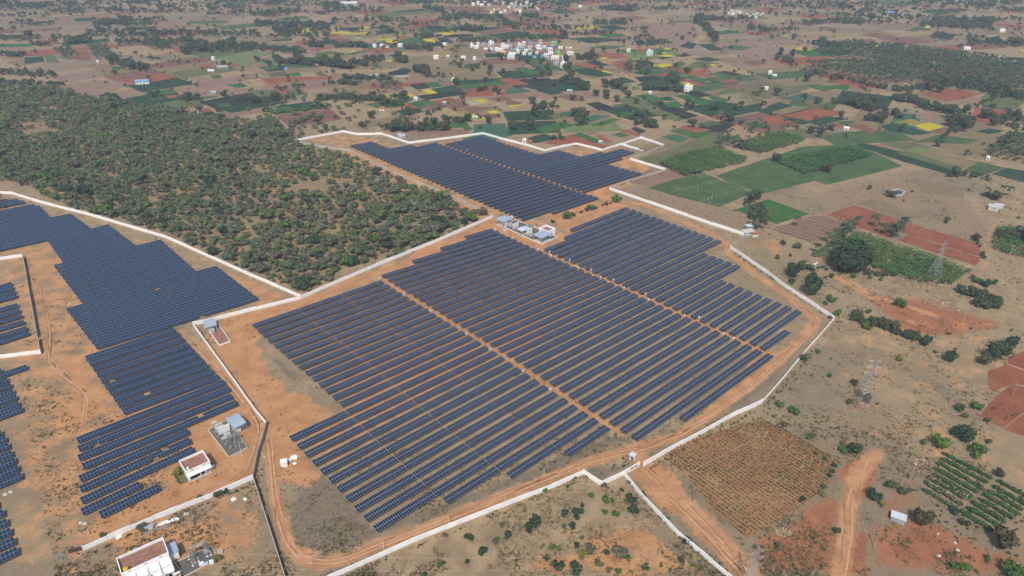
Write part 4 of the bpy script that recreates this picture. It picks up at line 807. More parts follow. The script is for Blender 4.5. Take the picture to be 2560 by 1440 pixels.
# ---------------------------------------------------------------- wheel ruts on the dirt tracks
M_RUTL = plain('packed_track_soil', (.50,.29,.155), .9, .15, .5); M_RUTD = plain('loose_rut_soil', (.275,.140,.070), .95, .2, .5)
def ruts(pts, offs, w_, mt, wob=.5, gaps=.25, name='wheel_ruts'):
    g = PP(pts); V = []; F = []; prev = None
    d = np.hypot(*np.diff(g, axis=0).T); L = np.concatenate([[0], np.cumsum(d)]); n = int(L[-1] / 2.0); ss = np.linspace(0, L[-1], n); X = np.interp(ss, L, g[:,0]); Y = np.interp(ss, L, g[:,1])
    k_ = np.ones(7) / 7; X[3:-3] = np.convolve(X, k_, 'valid'); Y[3:-3] = np.convolve(Y, k_, 'valid')
    T_ = np.stack([np.gradient(X), np.gradient(Y)], 1); T_ /= np.linalg.norm(T_, axis=1)[:, None] + 1e-9
    for o in offs:
        prev = None; ph = rng.uniform(0, 500)
        for i in range(n):
            if vnoise(np.array(ss[i] + ph), np.array(o * 9.0), 11, 7) < gaps: prev = None; continue
            q = o + (float(fbm(np.array(ss[i] + ph), np.array(0.), 18, 3)) - .5) * 2 * wob; ww = w_ * rng.uniform(.6, 1.3); nx_, ny_ = -T_[i,1], T_[i,0]; cur = len(V)
            V += [(X[i] + nx_ * (q - ww/2), Y[i] + ny_ * (q - ww/2), .012), (X[i] + nx_ * (q + ww/2), Y[i] + ny_ * (q + ww/2), .012)]
            if prev is not None: F.append((prev, cur, cur + 1, prev + 1))
            prev = cur
    me = bpy.data.meshes.new(name); me.from_pydata(V, [], F); me.materials.append(mt); me.update(); return tag(link(name, me), kind='structure')
RING = [(672,1090),(681,1180),(690,1255),(707,1317),(722,1362),(752,1397),(802,1412),(865,1400),(952,1362),(1065,1320),(1190,1270),(1280,1232),(1380,1192),(1480,1150),(1542,1134),(1617,1120),(1705,1085),(1783,1034),(1871,972),(1949,904),(1995,860),(2032,827),(2041,805),(2030,785),(1982,750),(1945,725),(1880,682),(1830,640),(1812,607),(1792,590),(1705,550),(1605,510)]
ruts(RING, (-.8, .8), .5, M_RUTL, .5); ruts(RING, (-1.5, .1, 1.4), .35, M_RUTD, .9, .45)
GATE = [(1606,1168),(1640,1200),(1690,1250),(1750,1310),(1840,1410),(1890,1470)]
ruts(GATE, (-2.2, -.7, .9, 2.6), .45, M_RUTD, 1.2, .4); ruts(GATE, (-1.4, .2, 1.8), .6, M_RUTL, 1.0, .4)
EAST = [(2170,1140),(2150,1185),(2122,1250),(2125,1320),(2115,1400),(2095,1470)]
ruts(EAST, (-.9, .9), .45, M_RUTL, .9, .45); ruts(EAST, (-2.0, 1.9), .4, M_RUTD, 1.2, .5)
for pts in ([(440,828),(520,900),(590,980),(640,1050),(650,1085),(630,1140),(610,1190),(500,1240),(380,1290),(230,1360),(170,1400),(140,1440)], [(100,720),(120,795),(127,845),(122,907),(150,935),(175,952),(212,977),(215,1010),(205,1045)], [(640,792),(760,757),(850,720),(960,674),(1100,611),(1210,561)], [(875,385),(1000,440),(1120,498),(1230,552)]):
    ruts(pts, (-.8, .8), .4, M_RUTD, .8, .35); ruts(pts, (-.3, 1.1), .5, M_RUTL, .9, .4)
for pts in ([(770,1210),(800,1250),(860,1310),(930,1350)], [(1250,1240),(1420,1165),(1560,1100)], [(1860,690),(1960,760),(1990,820)]): ruts(pts, (-.8, .8), .35, M_RUTD, .6, .4)
# ---------------------------------------------------------------- walls
M_WHITE = plain('white_limewash', (.84,.83,.81), .8, .06, .35, dirt=(.66,.61,.54), splash=(.50,.34,.22))
M_GREYW = plain('bare_block_and_shaded_wall', (.42,.40,.37), .9, .15, .8, dirt=(.30,.27,.23))
M_DKW = plain('dark_grey_wall_face', (.30,.30,.31), .9, .15, .8)  # plain dark grey, darker than the block walls
M_ROOFB = plain('blue_grey_roof_sheet', (.42,.49,.57), .45, .06, .7, .25)
M_ROOFW = plain('pale_roof_sheet', (.62,.66,.68), .45, .06, .7, .2)
M_BROWNR = plain('brown_roof_screed', (.27,.135,.095), .9, .22, .9, dirt=(.36,.22,.17))
M_GRAVEL = plain('dark_gravel', (.125,.115,.10), .95, .25, 3)
M_CONC = plain('concrete', (.50,.48,.44), .85, .12, 1, dirt=(.35,.33,.30))
M_GREYM = plain('grey_machine_paint', (.50,.52,.52), .5, .1, 2, .2)
M_DARK = plain('dark_opening', (.035,.037,.040), .6, .1, 1)
M_WIN = plain('window_glass', (.030,.040,.050), .15, .1, 1, spec=.6)
M_GALV = plain('galvanised_lattice', (.33,.345,.35), .5, .12, 2, .3)
M_TILE = plain('red_roof_tiles', (.36,.13,.075), .85, .2, 1.2)
M_YELP = plain('yellow_plastic', (.62,.38,.02), .5, .08, 2)
M_WHITEP = plain('white_cabin_panel', (.74,.75,.74), .5, .05, 1)
M_POLE = plain('pole_concrete', (.42,.36,.24), .85, .15, 2)
M_STONE = plain('pale_stone', (.52,.46,.36), .9, .15, 2)
def wall(pts, h, label, mat_=None, group='compound walls of the solar park', panel=7.0, th=.22, name='compound_wall', drop=0.0, broken=0.0):
    """a wall that follows the ground points, cast in panels with piers; each panel top steps a little"""
    g = PP(pts); c = g[0]; root = empty(name, (c[0], c[1], 0)); tag(root, label, 'wall', group)
    m = MB(); pm = MB()
    for i in range(len(g) - 1):
        a, b = g[i], g[i + 1]; d = b - a; L = np.linalg.norm(d); n = max(1, round(L / panel)); rz = math.atan2(d[1], d[0])
        for k in range(n):
            p, q = a + d * (k / n) - c, a + d * ((k + 1) / n) - c; mid = (p + q) / 2; hh = h * .92 + rng.uniform(-.16, .16)
            if rng.uniform() < broken: hh *= .4
            m.cbox(mid[0], mid[1], -.3, L / n - .36, th, hh + .3, rz); pm.cbox(p[0], p[1], -.3, .30, th + .08, hh + .36, rz)
    pm.cbox(g[-1][0] - c[0], g[-1][1] - c[1], -.3, .32, th + .10, h + .34, rz)
    m.build('wall_panels', mat_ or M_WHITE, root); pm.build('wall_piers', mat_ or M_WHITE, root); return root
wall([(-90,484),(0,485),(30,486),(100,508),(225,540),(370,583),(412,595),(520,643),(640,697),(752,745)], 2.7, 'white wall running along the lower left side of the scrub')
wall([(484,815),(510,809),(640,776),(752,749),(815,721),(965,657),(1090,607),(1232,545)], 2.7, 'long white wall from the small grey shed up past the scrub to the blue-roofed sheds')
wall([(484,816),(560,920),(640,1032),(667,1064)], 2.6, 'white wall between the stepped left field and the orange bare ground')
wall([(667,1065),(657,1105),(648,1132),(634,1198)], 2.6, 'bent grey wall beside the small fenced substation', M_DKW)
wall([(634,1199),(665,1295),(712,1442),(740,1540)], 2.6, 'wall running down to the bottom edge, seen nearly edge-on', M_GREYW)  # grey colour stands in for the shaded side of a white wall
wall([(634,1199),(540,1240),(442,1279),(330,1325),(210,1378)], 2.7, 'white wall in front of the two plant buildings at the lower left')
wall([(640,1535),(845,1441),(1060,1346),(1280,1260),(1380,1222),(1459,1186)], 2.8, 'white front wall curving along the bottom below the orange ring road')
wall([(1459,1187),(1502,1215)], 2.8, 'short white wall stepping back beside the gate wall')
gw = wall([(1502,1216),(1560,1188),(1597,1167)], 2.8, 'white wall with two dark painted patches left of the gate opening')
wall([(1560,1190),(1600,1240),(1690,1335),(1820,1445),(1880,1500)], 2.6, 'white wall running from the gate to the lower right along the access road')
wall([(1608,1167),(1680,1125),(1760,1083),(1830,1043),(1885,1019),(1904,1009)], 2.8, 'white wall right of the gate beside the dotted crop field')
wall([(1904,1009),(1925,985),(1960,945),(2020,873),(2084,801)], 1.6, 'low thin white wall up the right side of the plant')
wall([(2084,800),(2020,757),(1965,722),(1920,687),(1825,622)], 2.7, 'white wall from the right corner up toward the red-roofed hut')
wall([(1825,621),(1864,592)], 2.2, 'short grey wall piece ending at the red-roofed hut', M_GREYW)
wall([(1864,591),(1760,557),(1640,515),(1524,475)], 2.7, 'white wall behind the right part of the large middle field')
wall([(1524,474),(1560,459),(1610,443),(1664,427)], 1.9, 'grey block wall with weeds running to the green fields', M_GREYW)
wall([(1664,427),(1620,414),(1575,400)], 2.6, 'white wall piece in front of the olive grass field')
wall([(1577,398),(1620,382),(1660,366)], 1.8, 'low grey wall below the small red walled yard', M_GREYW)
wall([(1660,366),(1630,356),(1602,347),(1555,363)], 2.5, 'white wall round the peaked red soil yard at the far end')
wall([(1553,363),(1580,371),(1607,379)], 2.3, 'broken patchy white wall in front of the red soil yard', broken=.25, panel=5)
wall([(1553,363),(1505,378),(1475,370),(1440,362),(1400,370),(1362,379),(1320,366),(1260,351),(1208,336),(1150,344),(1080,353),(1022,360),(985,347),(954,337),(920,338),(890,338),(860,331),(800,342),(732,355)], 2.5, 'long zigzag white wall round the back of the far solar field')
wall([(745,357),(800,368),(875,378),(905,395),(932,408),(990,436),(1082,473),(1160,508),(1229,540)], 2.0, 'light grey wall between the scrub and the far solar field', M_GREYW)
wall([(-60,658),(0,651),(57,643)], 2.6, 'white back wall of the corner compound at the left edge')
wall([(59,645),(66,680),(73,722),(84,780),(95,845)], 2.6, 'grey wall of the corner compound at the left edge, throwing a dark shadow', M_GREYW)
wall([(97,852),(103,883)], 2.6, 'short grey wall piece after the gap in the corner compound', M_GREYW)
wall([(103,885),(50,891),(0,897),(-60,903)], 2.7, 'white front wall of the corner compound at the left edge')

a_, b_, o_ = P(1560,1188), P(1597,1167), P(1502,1216); d_ = b_ - a_; u_ = d_ / np.linalg.norm(d_); n_ = np.array((u_[1], -u_[0]))
for t0 in (.52, .78):                                   # dark painted marks on the gate wall
    m = MB(); q = a_ + d_ * t0 - o_ + n_ * .135
    for k, (zz, ww) in enumerate(((1.75, 1.5), (1.40, 1.9), (1.08, 1.2))): m.cbox(q[0], q[1], zz, ww, .03, .20, math.atan2(d_[1], d_[0]))
    m.build('painted_mark', M_DARK, gw)
# ---------------------------------------------------------------- building helpers
def rect(p0, p1, p2, z):
    """three photo corners at height z (start, along, then across) -> centre, turn, length, width"""
    a, b, c = P(p0[0], p0[1], z), P(p1[0], p1[1], z), P(p2[0], p2[1], z); d = b - a; L = np.linalg.norm(d); u = d / L; v = np.array((-u[1], u[0])); W = (c - b) @ v
    return a + u * L / 2 + v * W / 2, math.atan2(u[1], u[0]), float(L), abs(float(W)), np.sign(W)
def win(parent, x, y, z, sx, sz, axis, mat_=None):
    """a framed window set 3 mm proud of its wall; axis 'x' = the wall runs along x"""
    m = MB(); f = MB()
    if axis == 'x': m.box(x - sx/2, y - .03, z, x + sx/2, y + .03, z + sz); f.box(x - sx/2 - .08, y - .05, z - .10, x + sx/2 + .08, y + .05, z - .01)
    else: m.box(x - .03, y - sx/2, z, x + .03, y + sx/2, z + sz); f.box(x - .05, y - sx/2 - .08, z - .10, x + .05, y + sx/2 + .08, z - .01)
    o = m.build('window', mat_ or M_WIN, parent); f.build('sill', M_CONC, o); return o
def terrace(root, L, W, h, par=.9, th=.25, wallm=None, floor=None, slots=True):
    """flat-roofed block with parapet: walls, parapet, roof_floor as parts, local frame centred"""
    wm = wallm or M_WHITE; m = MB(); m.box(-L/2, -W/2, -.2, L/2, W/2, h - par); m.build('walls', wm, root)
    p = MB(); z0 = h - par + .003; x, y = L/2 + .12, W/2 + .12
    p.box(-x, -y, z0, x, -y + th, h); p.box(-x, y - th, z0, x, y, h); p.box(-x, -y + th, z0, -x + th, y - th, h); p.box(x - th, -y + th, z0, x, y - th, h)
    p.build('parapet', wm, root)
    f = MB(); f.box(-x + th, -y + th, z0, x - th, y - th, z0 + .05); f.build('roof_floor', floor or M_BROWNR, root)
    if slots:
        s = MB(); n = max(2, int(L / 4.5))
        for i in range(n):
            xx = -L/2 + L * (i + .5) / n
            for yy in (-y, y): s.box(xx - .55, yy - .02, h - .30 - .25, xx + .55, yy + .02, h - .30)
        s.build('parapet_slots', M_DARK, root)
def gable_shed(root, L, W, h, rise, roofm, wallm, over=.4, open_side=None, base=0.0, posts=True):
    """steel shed with a ridge along x; open_side leaves that gable end open on posts"""
    m = MB(); hw, hl = W/2, L/2
    if open_side is None:
        m.box(-hl, -hw, base - .1, hl, hw, base + h)
        for x in (-hl, hl): m.add([(x, -hw, base + h), (x, hw, base + h), (x, 0, base + h + rise)], [(0, 1, 2)])
    else:
        x1 = hl * .25; m.box(-hl, -hw, base, x1, hw, base + h)
    m.build('walls', wallm, root)
    r = MB(); t = .12; ox, oy = hl + over, hw + over; dz = rise * (over / hw)
    for s in (-1, 1):
        a = [(-ox, s * oy, base + h - dz), (ox, s * oy, base + h - dz), (ox, 0, base + h + rise), (-ox, 0, base + h + rise)]
        r.poly(a if s < 0 else a[::-1]); r.poly([(p[0], p[1], p[2] - t) for p in (a[::-1] if s < 0 else a)])
        r.poly([a[0], (a[0][0], a[0][1], a[0][2] - t), (a[1][0], a[1][1], a[1][2] - t), a[1]])
        for i, j in ((1, 2), (3, 0)): r.poly([a[i], (a[i][0], a[i][1], a[i][2] - t), (a[j][0], a[j][1], a[j][2] - t), a[j]])
    r.build('roof', roofm, root)
    if posts:
        p = MB()
        for x in (hl - .1,):
            for y in (-hw + .1, hw - .1): p.box(x - .12, y - .12, base, x + .12, y + .12, base + h - .02)
        p.build('posts', M_GALV, root)

# ---- lower-left control building with brown roof terrace
c_, rz, L, W, sg = rect((291,1394), (406,1343), (419,1381), 6.2)
root = tag(empty('control_building', (c_[0], c_[1], 0), rz), 'long white control building with brown roof terrace and yellow tank, bottom left', 'building')
terrace(root, L, W, 6.2, 1.1, .3)
led = MB(); dv = MB()                                      # south front: lower canopy slab with ribs
led.box(-L/2, -W/2 - 6.2, 3.0, L/2, -W/2 - .13, 3.3); led.build('canopy_slab', M_WHITE, root)
for i in range(5): x = -L/2 + L * i / 4; dv.box(x - .12, -W/2 - 6.1, 3.3, x + .12, -W/2 - .15, 3.75)
dv.box(-L/2, -W/2 - 3.2, 3.3, L/2, -W/2 - 3.0, 3.6); dv.build('canopy_ribs', M_CONC, root)
lw = MB(); lw.box(-L/2 + .3, -W/2 - 5.8, -.1, L/2 - .3, -W/2 - .14, 2.99); lw.build('porch_walls', M_WHITE, root)
for i in range(4): win(root, -L/2 + L * (i + .5) / 4, -W/2 - 5.83, 1.0, 1.4, 1.3, 'x')
ld = MB(); ld.box(-L/2 + 5.2, W/2 + .1, 5.0, -L/2 + 6.4, W/2 + 1.9, 5.2); ld.box(-L/2 + 5.2, W/2 + 1.8, 0, -L/2 + 5.3, W/2 + 1.9, 5.0); ld.box(-L/2 + 6.3, W/2 + 1.8, 0, -L/2 + 6.4, W/2 + 1.9, 5.0); ld.build('ladder_landing', M_GALV, root)
r_ = MB(); r_.box(L/2 + .2, -W/2 + 1.0, 3.6, L/2 + 3.2, W/2 - 1.6, 3.75); r_.build('side_roof', M_ROOFB, root)
r_ = MB(); r_.box(L/2 + .2, -W/2 + 1.2, -.1, L/2 + 2.9, W/2 - 1.8, 3.59); r_.build('side_room', M_WHITE, root)
cR, sR = math.cos(rz), math.sin(rz)
def loc(x, y): return (c_[0] + x * cR - y * sR, c_[1] + x * sR + y * cR)
q = loc(-L/2 + 1.6, -W/2 + 1.3); t = MB(); t.lathe([(0,0),(.85,0),(.9,.15),(.86,.5),(.9,.55),(.86,.95),(.88,1.0),(.8,1.25),(.35,1.45),(.3,1.6),(0,1.62)], n=14)
tag(t.build('water_tank', M_YELP, None, (q[0], q[1], 5.16)), 'yellow round water tank on the brown roof terrace', 'tank')
# transformer beside it and fenced switchyard
def transformer(x, y, rz, s, label):
    o = tag(empty('transformer', (x, y, 0), rz), label, 'transformer'); o.scale = (s, s, s)
    b = MB(); b.box(-1.5, -.9, .3, 1.5, .9, 2.4); b.build('tank', M_GREYM, o)
    for sy in (-1, 1):
        f = MB()
        for i in range(9): f.box(-1.3 + i * .32, sy * .92, .6, -1.22 + i * .32, sy * 1.6, 2.2)
        f.build('radiator', M_GREYM, o)
    k = MB(); k.tube((-1.2, .5, 3.0), (1.0, .5, 3.0), .35, n=10); k.tube((-.6, .5, 2.4), (-.6, .5, 3.0), .1); k.build('conservator', M_GREYM, o)
    for i in range(3):
        u = MB(); u.lathe([(.12,2.4),(.18,2.5),(.10,2.6),(.18,2.7),(.10,2.8),(.16,2.9),(.05,3.3),(0,3.31)], -.8 + i * .7, -.4, 8); u.build('bushing', M_WHITEP, o)
    return o
q = loc(3.2, -W/2 - 7.8); transformer(q[0], q[1], rz + .2, 1.35, 'grey finned transformer in front of the long white control building')
q = loc(-.4, -W/2 - 4.6); ac = MB(); ac.box(-.8, -.5, 3.32, .8, .5, 4.3); tag(ac.build('cooling_unit', M_GREYM, None, (q[0], q[1], 0), rz), 'grey cooling unit on the white canopy slab', 'cooling unit')
q = loc(7.6, -W/2 - 7.2); bx = MB(); bx.box(-.9, -1.2, 0, .9, 1.2, 2.0); bx.box(-.7, -1.0, 2.0, .7, .2, 2.12, 1); tag(bx.build('switch_cabinet', [M_WHITEP, M_BROWNR], None, (q[0], q[1], 0), rz), 'white switch cabinet at the right end of the control building', 'cabinet')
yard = [(438,1408),(530,1366),(545,1398),(462,1442)]
g = PP(yard); ym = MB(); ym.add([(x, y, .0) for x, y in g] + [(x, y, .18) for x, y in g], [(4,5,6,7)[::-1]] + [(i, (i+1)%4, 4+(i+1)%4, 4+i) for i in range(4)])
tag(ym.build('switchyard_floor', M_GRAVEL), kind='structure')
def kerb(pts, h, label, mat_=None, th=.25, name='kerb_wall'):
    g = PP(pts); m = MB()
    for i in range(len(g)):
        a, b = g[i], g[(i + 1) % len(g)]; d = b - a; m.cbox(*((a + b) / 2), -.1, np.linalg.norm(d) - th - .02, th, h + .1, math.atan2(d[1], d[0])); m.cbox(a[0], a[1], -.1, th, th, h + .14, math.atan2(d[1], d[0]))
    return tag(m.build(name, mat_ or M_STONE), label, 'kerb wall')
kerb(yard, .45, 'cream kerb wall round the dark gravel switchyard, bottom left')
def gantry(p, q, h, label, bars=3):
    a, b = P(*p), P(*q); o = tag(empty('switchyard_gantry', (a[0], a[1], 0)), label, 'gantry'); d = b - a
    for k, e in enumerate((np.zeros(2), d)):
        m = MB(); w_ = .55
        cs = [(e[0] + sx * w_, e[1] + sy * w_) for sx, sy in ((-1,-1),(1,-1),(1,1),(-1,1))]
        for i in range(4):
            m.tube((*cs[i], 0), (e[0] + (cs[i][0]-e[0]) * .5, e[1] + (cs[i][1]-e[1]) * .5, h), .06, n=4)
            for z in range(int(h)):
                f0, f1 = 1 - .5 * z / h, 1 - .5 * (z + 1) / h; j = (i + 1) % 4
                m.tube((e[0] + (cs[i][0]-e[0]) * f0, e[1] + (cs[i][1]-e[1]) * f0, z), (e[0] + (cs[j][0]-e[0]) * f1, e[1] + (cs[j][1]-e[1]) * f1, z + 1), .035, n=4)
        m.build('lattice_leg', M_GALV, o)
    m = MB()
    for off in (-.25, .25):
        for z in (h - .5, h): m.tube((0, off, z), (d[0], d[1] + off, z), .055, n=4)
    n = 8
    for i in range(n): m.tube((d[0]*i/n, d[1]*i/n - .25, h - .5), (d[0]*(i+1)/n, d[1]*(i+1)/n + .25, h), .035, n=4)
    m.build('lattice_beam', M_GALV, o)
    for i in range(bars):
        t = (i + 1) / (bars + 1); u = MB(); u.lathe([(.02,h-.5),(.12,h-.6),(.05,h-.75),(.12,h-.9),(.05,h-1.05),(.12,h-1.2),(.03,h-1.35),(0,h-1.36)], d[0]*t, d[1]*t, 6); u.build('insulator', M_WHITEP, o)
gantry((484,1402), (521,1387), 6.5, 'grey lattice gantry over the bottom left switchyard')
gantry((487,1390), (516,1378), 5.0, 'lower grey lattice gantry behind the first one')
def post_insulators(pts, label, h=2.4):
    for px, py in pts:
        x, y = P(px, py); o = tag(empty('insulator_post', (x, y, 0)), label, 'insulator', 'insulator posts in the switchyards')
        m = MB(); m.box(-.30, -.30, 0, .30, .30, .35); m.build('footing', M_WHITEP, o); m = MB(); m.tube((0,0,.35), (0,0,h*.6), .08); m.lathe([(.08,h*.6),(.18,h*.66),(.08,h*.72),(.18,h*.8),(.08,h*.86),(.16,h*.93),(.04,h),(0,h)], n=8); m.build('post', M_GREYM, o)
post_insulators([(473,1400),(488,1408),(497,1404),(483,1415),(519,1392),(528,1388)], 'small grey insulator post in the bottom left switchyard')
transformer(*P(518,1383), .4, .5, 'small pale instrument transformer at the right end of the bottom left switchyard')
for a, b, lab in ((505,1413,'pale cabinet beside the blue panel in the switchyard'), (530,1408,'white cabinet at the front kerb of the switchyard')):
    x, y = P(a, b); m = MB(); m.box(-.7, -.5, 0, .7, .5, 1.1); m.box(-.78, -.58, 1.1, .78, .58, 1.18); tag(m.build('yard_cabinet', M_WHITEP, None, (x, y, 0), .45), lab, 'cabinet')
x, y = P(515,1413); m = MB(); m.add([(-.8,-.5,.5),(.8,-.5,.5),(.8,.5,1.1),(-.8,.5,1.1)], [(0,1,2,3)]); m.tube((0,0,0),(0,0,.8),.06); tag(m.build('small_solar_panel', M_PANELB, None, (x, y, 0), .45), 'small blue solar panel on a post at the switchyard kerb', 'solar panel')

# ---- the second white building
c2, rz2, L2, W2, s2 = rect((447.8,1151), (506,1125.5), (521.5,1153), 4.9)
root = tag(empty('plant_building', (c2[0], c2[1], 0), rz2), 'white flat-roofed plant building with brown roof and open porch, near the left substation', 'building')
terrace(root, L2, W2, 4.9, 1.1, .28)
m = MB(); m.box(-L2/2 + .8, -W2/2 - .04, 0, L2/2 - 2.6, -W2/2 + .02, 2.5); m.build('porch_opening', M_DARK, root)
m = MB(); m.box(-L2/2 - .1, -W2/2 - 1.5, 2.6, L2/2 + .1, -W2/2 - .13, 2.8); m.build('porch_canopy', M_WHITE, root)
m = MB(); m.box(-L2/2, -W2/2 - 1.4, -.05, L2/2 - .5, -W2/2 - .05, .2); m.build('porch_floor', M_CONC, root)
for x in (-L2/2 + .1, 0, L2/2 - 2.5): m = MB(); m.box(x - .12, -W2/2 - 1.35, .2, x + .12, -W2/2 - 1.11, 2.6); m.build('porch_column', M_WHITE, root)
win(root, L2/2 - 1.3, -W2/2 - .0, 1.0, 1.2, 1.2, 'x'); win(root, -L2/2, 0, 1.2, 1.4, 1.2, 'y'); win(root, L2/2, 0, 1.2, 1.4, 1.2, 'y')
m = MB(); m.box(L2/2 + .15, -W2/2 + .3, 0, L2/2 + 1.4, -W2/2 + 1.8, 1.1); m.box(L2/2 + .15, -W2/2 + 1.8, 0, L2/2 + 1.4, -W2/2 + 2.7, .55); m.build('side_steps', M_CONC, root)
q = P(470,1172,4.2); m = MB(); m.lathe([(0,0),(.6,0),(.62,.9),(.4,1.1),(0,1.12)], n=12); tag(m.build('roof_tank', M_WHITEP, None, (q[0], q[1], 3.86)), 'small white tank in the corner of the plant building roof', 'tank')

# ---- left substation: gravel platform, fire wall, transformer, shed
plat = [(522,1076.5),(572,1143),(619,1119.5),(578,1062),(567,1050)]
plat = [(522,1078),(573,1145),(620,1121),(570,1052)]
def platform(pts, h, matt, wallm, label):
    g = PP(pts); c = g.mean(0); o = tag(empty('yard_platform', (c[0], c[1], 0)), label, 'platform'); g = g - c
    t = MB(); n = len(g); ins = [p * (1 - .35 / np.linalg.norm(p)) for p in g]; t.poly([(x, y, h - .12) for x, y in ins][::-1] if np.cross(g[1]-g[0], g[2]-g[1]) < 0 else [(x, y, h - .12) for x, y in ins]); t.build('gravel_floor', matt, o)
    m = MB()
    for i in range(n):
        a, b = g[i], g[(i+1) % n]; d = b - a; m.cbox(*((a+b)/2), -.2, np.linalg.norm(d) - .26, .25, h + .2, math.atan2(d[1], d[0])); m.cbox(a[0], a[1], -.2, .25, .25, h + .24, math.atan2(d[1], d[0]))
    m.build('plinth_wall', wallm, o); return o
platform(plat, .8, M_GRAVEL, M_STONE, 'dark gravel platform with pale edging under the left substation')
c3, rz3, L3, W3, s3 = rect((562.4,1044), (592,1030), (615,1053.5), 4.6)
root = tag(empty('substation_shed', (c3[0], c3[1], 0), rz3), 'blue-grey roofed open shed at the corner of the left substation', 'shed')
# ridge runs along the shed's long side
m = MB(); m.box(-L3/2 + .3, -W3/2 + 2.4, 0, L3/2 - .3, W3/2 - .3, 4.0); m.build('walls', M_GREYM, root)
m = MB(); hl, hw = L3/2, W3/2
m.add([(-hl,-hw,3.9),(hl,-hw,3.9),(hl,-hw*.35,4.6),(-hl,-hw*.35,4.6),(hl,hw*.45,4.6),(-hl,hw*.45,4.6),(hl,hw,4.1),(-hl,hw,4.1)], [(0,1,2,3),(3,2,4,5),(5,4,6,7)])
m.add([(-hl,-hw,3.8),(hl,-hw,3.8),(hl,hw,3.99),(-hl,hw,3.99)], [(3,2,1,0)]); m.build('roof', M_ROOFB, root)
for sx in (-1, 1): m = MB(); m.box(sx * (hl - .3) - .12, -hw + .3, 0, sx * (hl - .3) + .12, -hw + .54, 3.82); m.build('post', M_GALV, root)
m = MB(); m.box(-hl + 1.2, -hw + .9, .1, -hl + 2.8, -hw + 2.2, 2.2); m.build('switchgear', M_WHITEP, root)
m = MB()
for i in range(9): m.box(-hl + .5 + i * (L3 - 1) / 8 - .03, -hw + .2, .0, -hl + .5 + i * (L3 - 1) / 8 + .03, -hw + .26, 1.1)
m.box(-hl + .4, -hw + .2, 1.05, hl - .4, -hw + .26, 1.12); m.build('railing', M_GALV, root)
def slab_wall(p, q, h, label, name='fire_wall', z0=0.0, th=.3):
    a, b = P(*p), P(*q); d = b - a; m = MB(); c = (a + b) / 2; Lw = np.linalg.norm(d); m.cbox(0, 0, z0, Lw, th, h); m.cbox(0, 0, z0 + h, Lw + .1, th + .1, .12); m.cbox(-Lw/2 + .2, 0, z0 - .1, .4, th + .16, h + .1); m.cbox(Lw/2 - .2, 0, z0 - .1, .4, th + .16, h + .1)
    return tag(m.build(name, M_WHITE, None, (c[0], c[1], 0), math.atan2(d[1], d[0])), label, 'fire wall')
slab_wall((549,1090), (576,1078), 4.0, 'white fire wall beside the transformer in the left substation')
slab_wall((570,1060), (580,1074), 3.4, 'narrow white fire wall against the blue-grey substation shed')
transformer(*P(553,1079), rz3, 1.25, 'big grey transformer between the white fire walls of the left substation')
transformer(*P(570,1092), rz3 + .1, .8, 'small grey transformer in front of the white fire wall')
m = MB(); x, y = P(567,1097); m.cbox(0, 0, .7, 4.2, 1.3, .5); m.cbox(-1.2, 0, 1.2, .9, .9, .3); tag(m.build('cable_trench_cover', M_CONC, None, (x, y, 0), rz3), 'pale concrete trench cover in the left substation', 'trench cover')
gantry((575,1112), (598,1100), 4.6, 'grey lattice gantry on the left substation gravel')
post_insulators([(530,1077),(539,1089),(546,1098),(556,1105),(565,1119),(569,1112),(589,1114),(589,1103),(580,1124),(592,1123),(577,1128),(607,1113)], 'small grey insulator post on the left substation gravel')
x, y = P(535,1057); m = MB(); m.cbox(0,0,0,2.2,1.5,.35); m.cbox(0,0,.35,2.3,1.6,.1); tag(m.build('concrete_pad', M_STONE, None, (x, y, 0), rz3), 'cream concrete pad behind the left substation', 'pad')

# ---- small grey shed and brown slab
pl = [(519,824),(549,866),(576,856),(542,806)]
platform(pl, 1.0, M_BROWNR, M_WHITE, 'brown slab with white plinth beside the small grey shed')
c4, rz4, L4, W4, s4 = rect((506,802.5), (536,795), (543.5,810.5), 3.6)
root = tag(empty('grey_shed', (c4[0], c4[1], 0), rz4), 'small grey metal shed at the bend of the white wall', 'shed')
m = MB(); m.box(-L4/2 + .3, -W4/2 + .3, -.1, L4/2 - .3, W4/2 - .3, 3.2); m.build('walls', M_DKW, root)
m = MB(); m.add([(-L4/2,-W4/2,3.2),(L4/2,-W4/2,3.2),(L4/2,W4/2,3.6),(-L4/2,W4/2,3.6),(-L4/2,-W4/2,3.1),(L4/2,-W4/2,3.1),(L4/2,W4/2,3.5),(-L4/2,W4/2,3.5)], [(0,1,2,3),(7,6,5,4),(0,4,5,1),(1,5,6,2),(2,6,7,3),(3,7,4,0)]); m.build('roof', M_ROOFB, root)
m = MB(); m.box(L4/2 - 2.4, -W4/2 + .26, 0, L4/2 - .9, -W4/2 + .32, 2.4); m.build('door', M_DARK, root)
x, y = P(533,834); m = MB(); m.cbox(0,0,1.0,2.0,1.5,1.5); m.cbox(0,0,2.5,2.3,1.8,.1); tag(m.build('equipment_box', M_GREYM, None, (x, y, 0), rz4), 'small grey equipment box on the brown slab', 'equipment box')

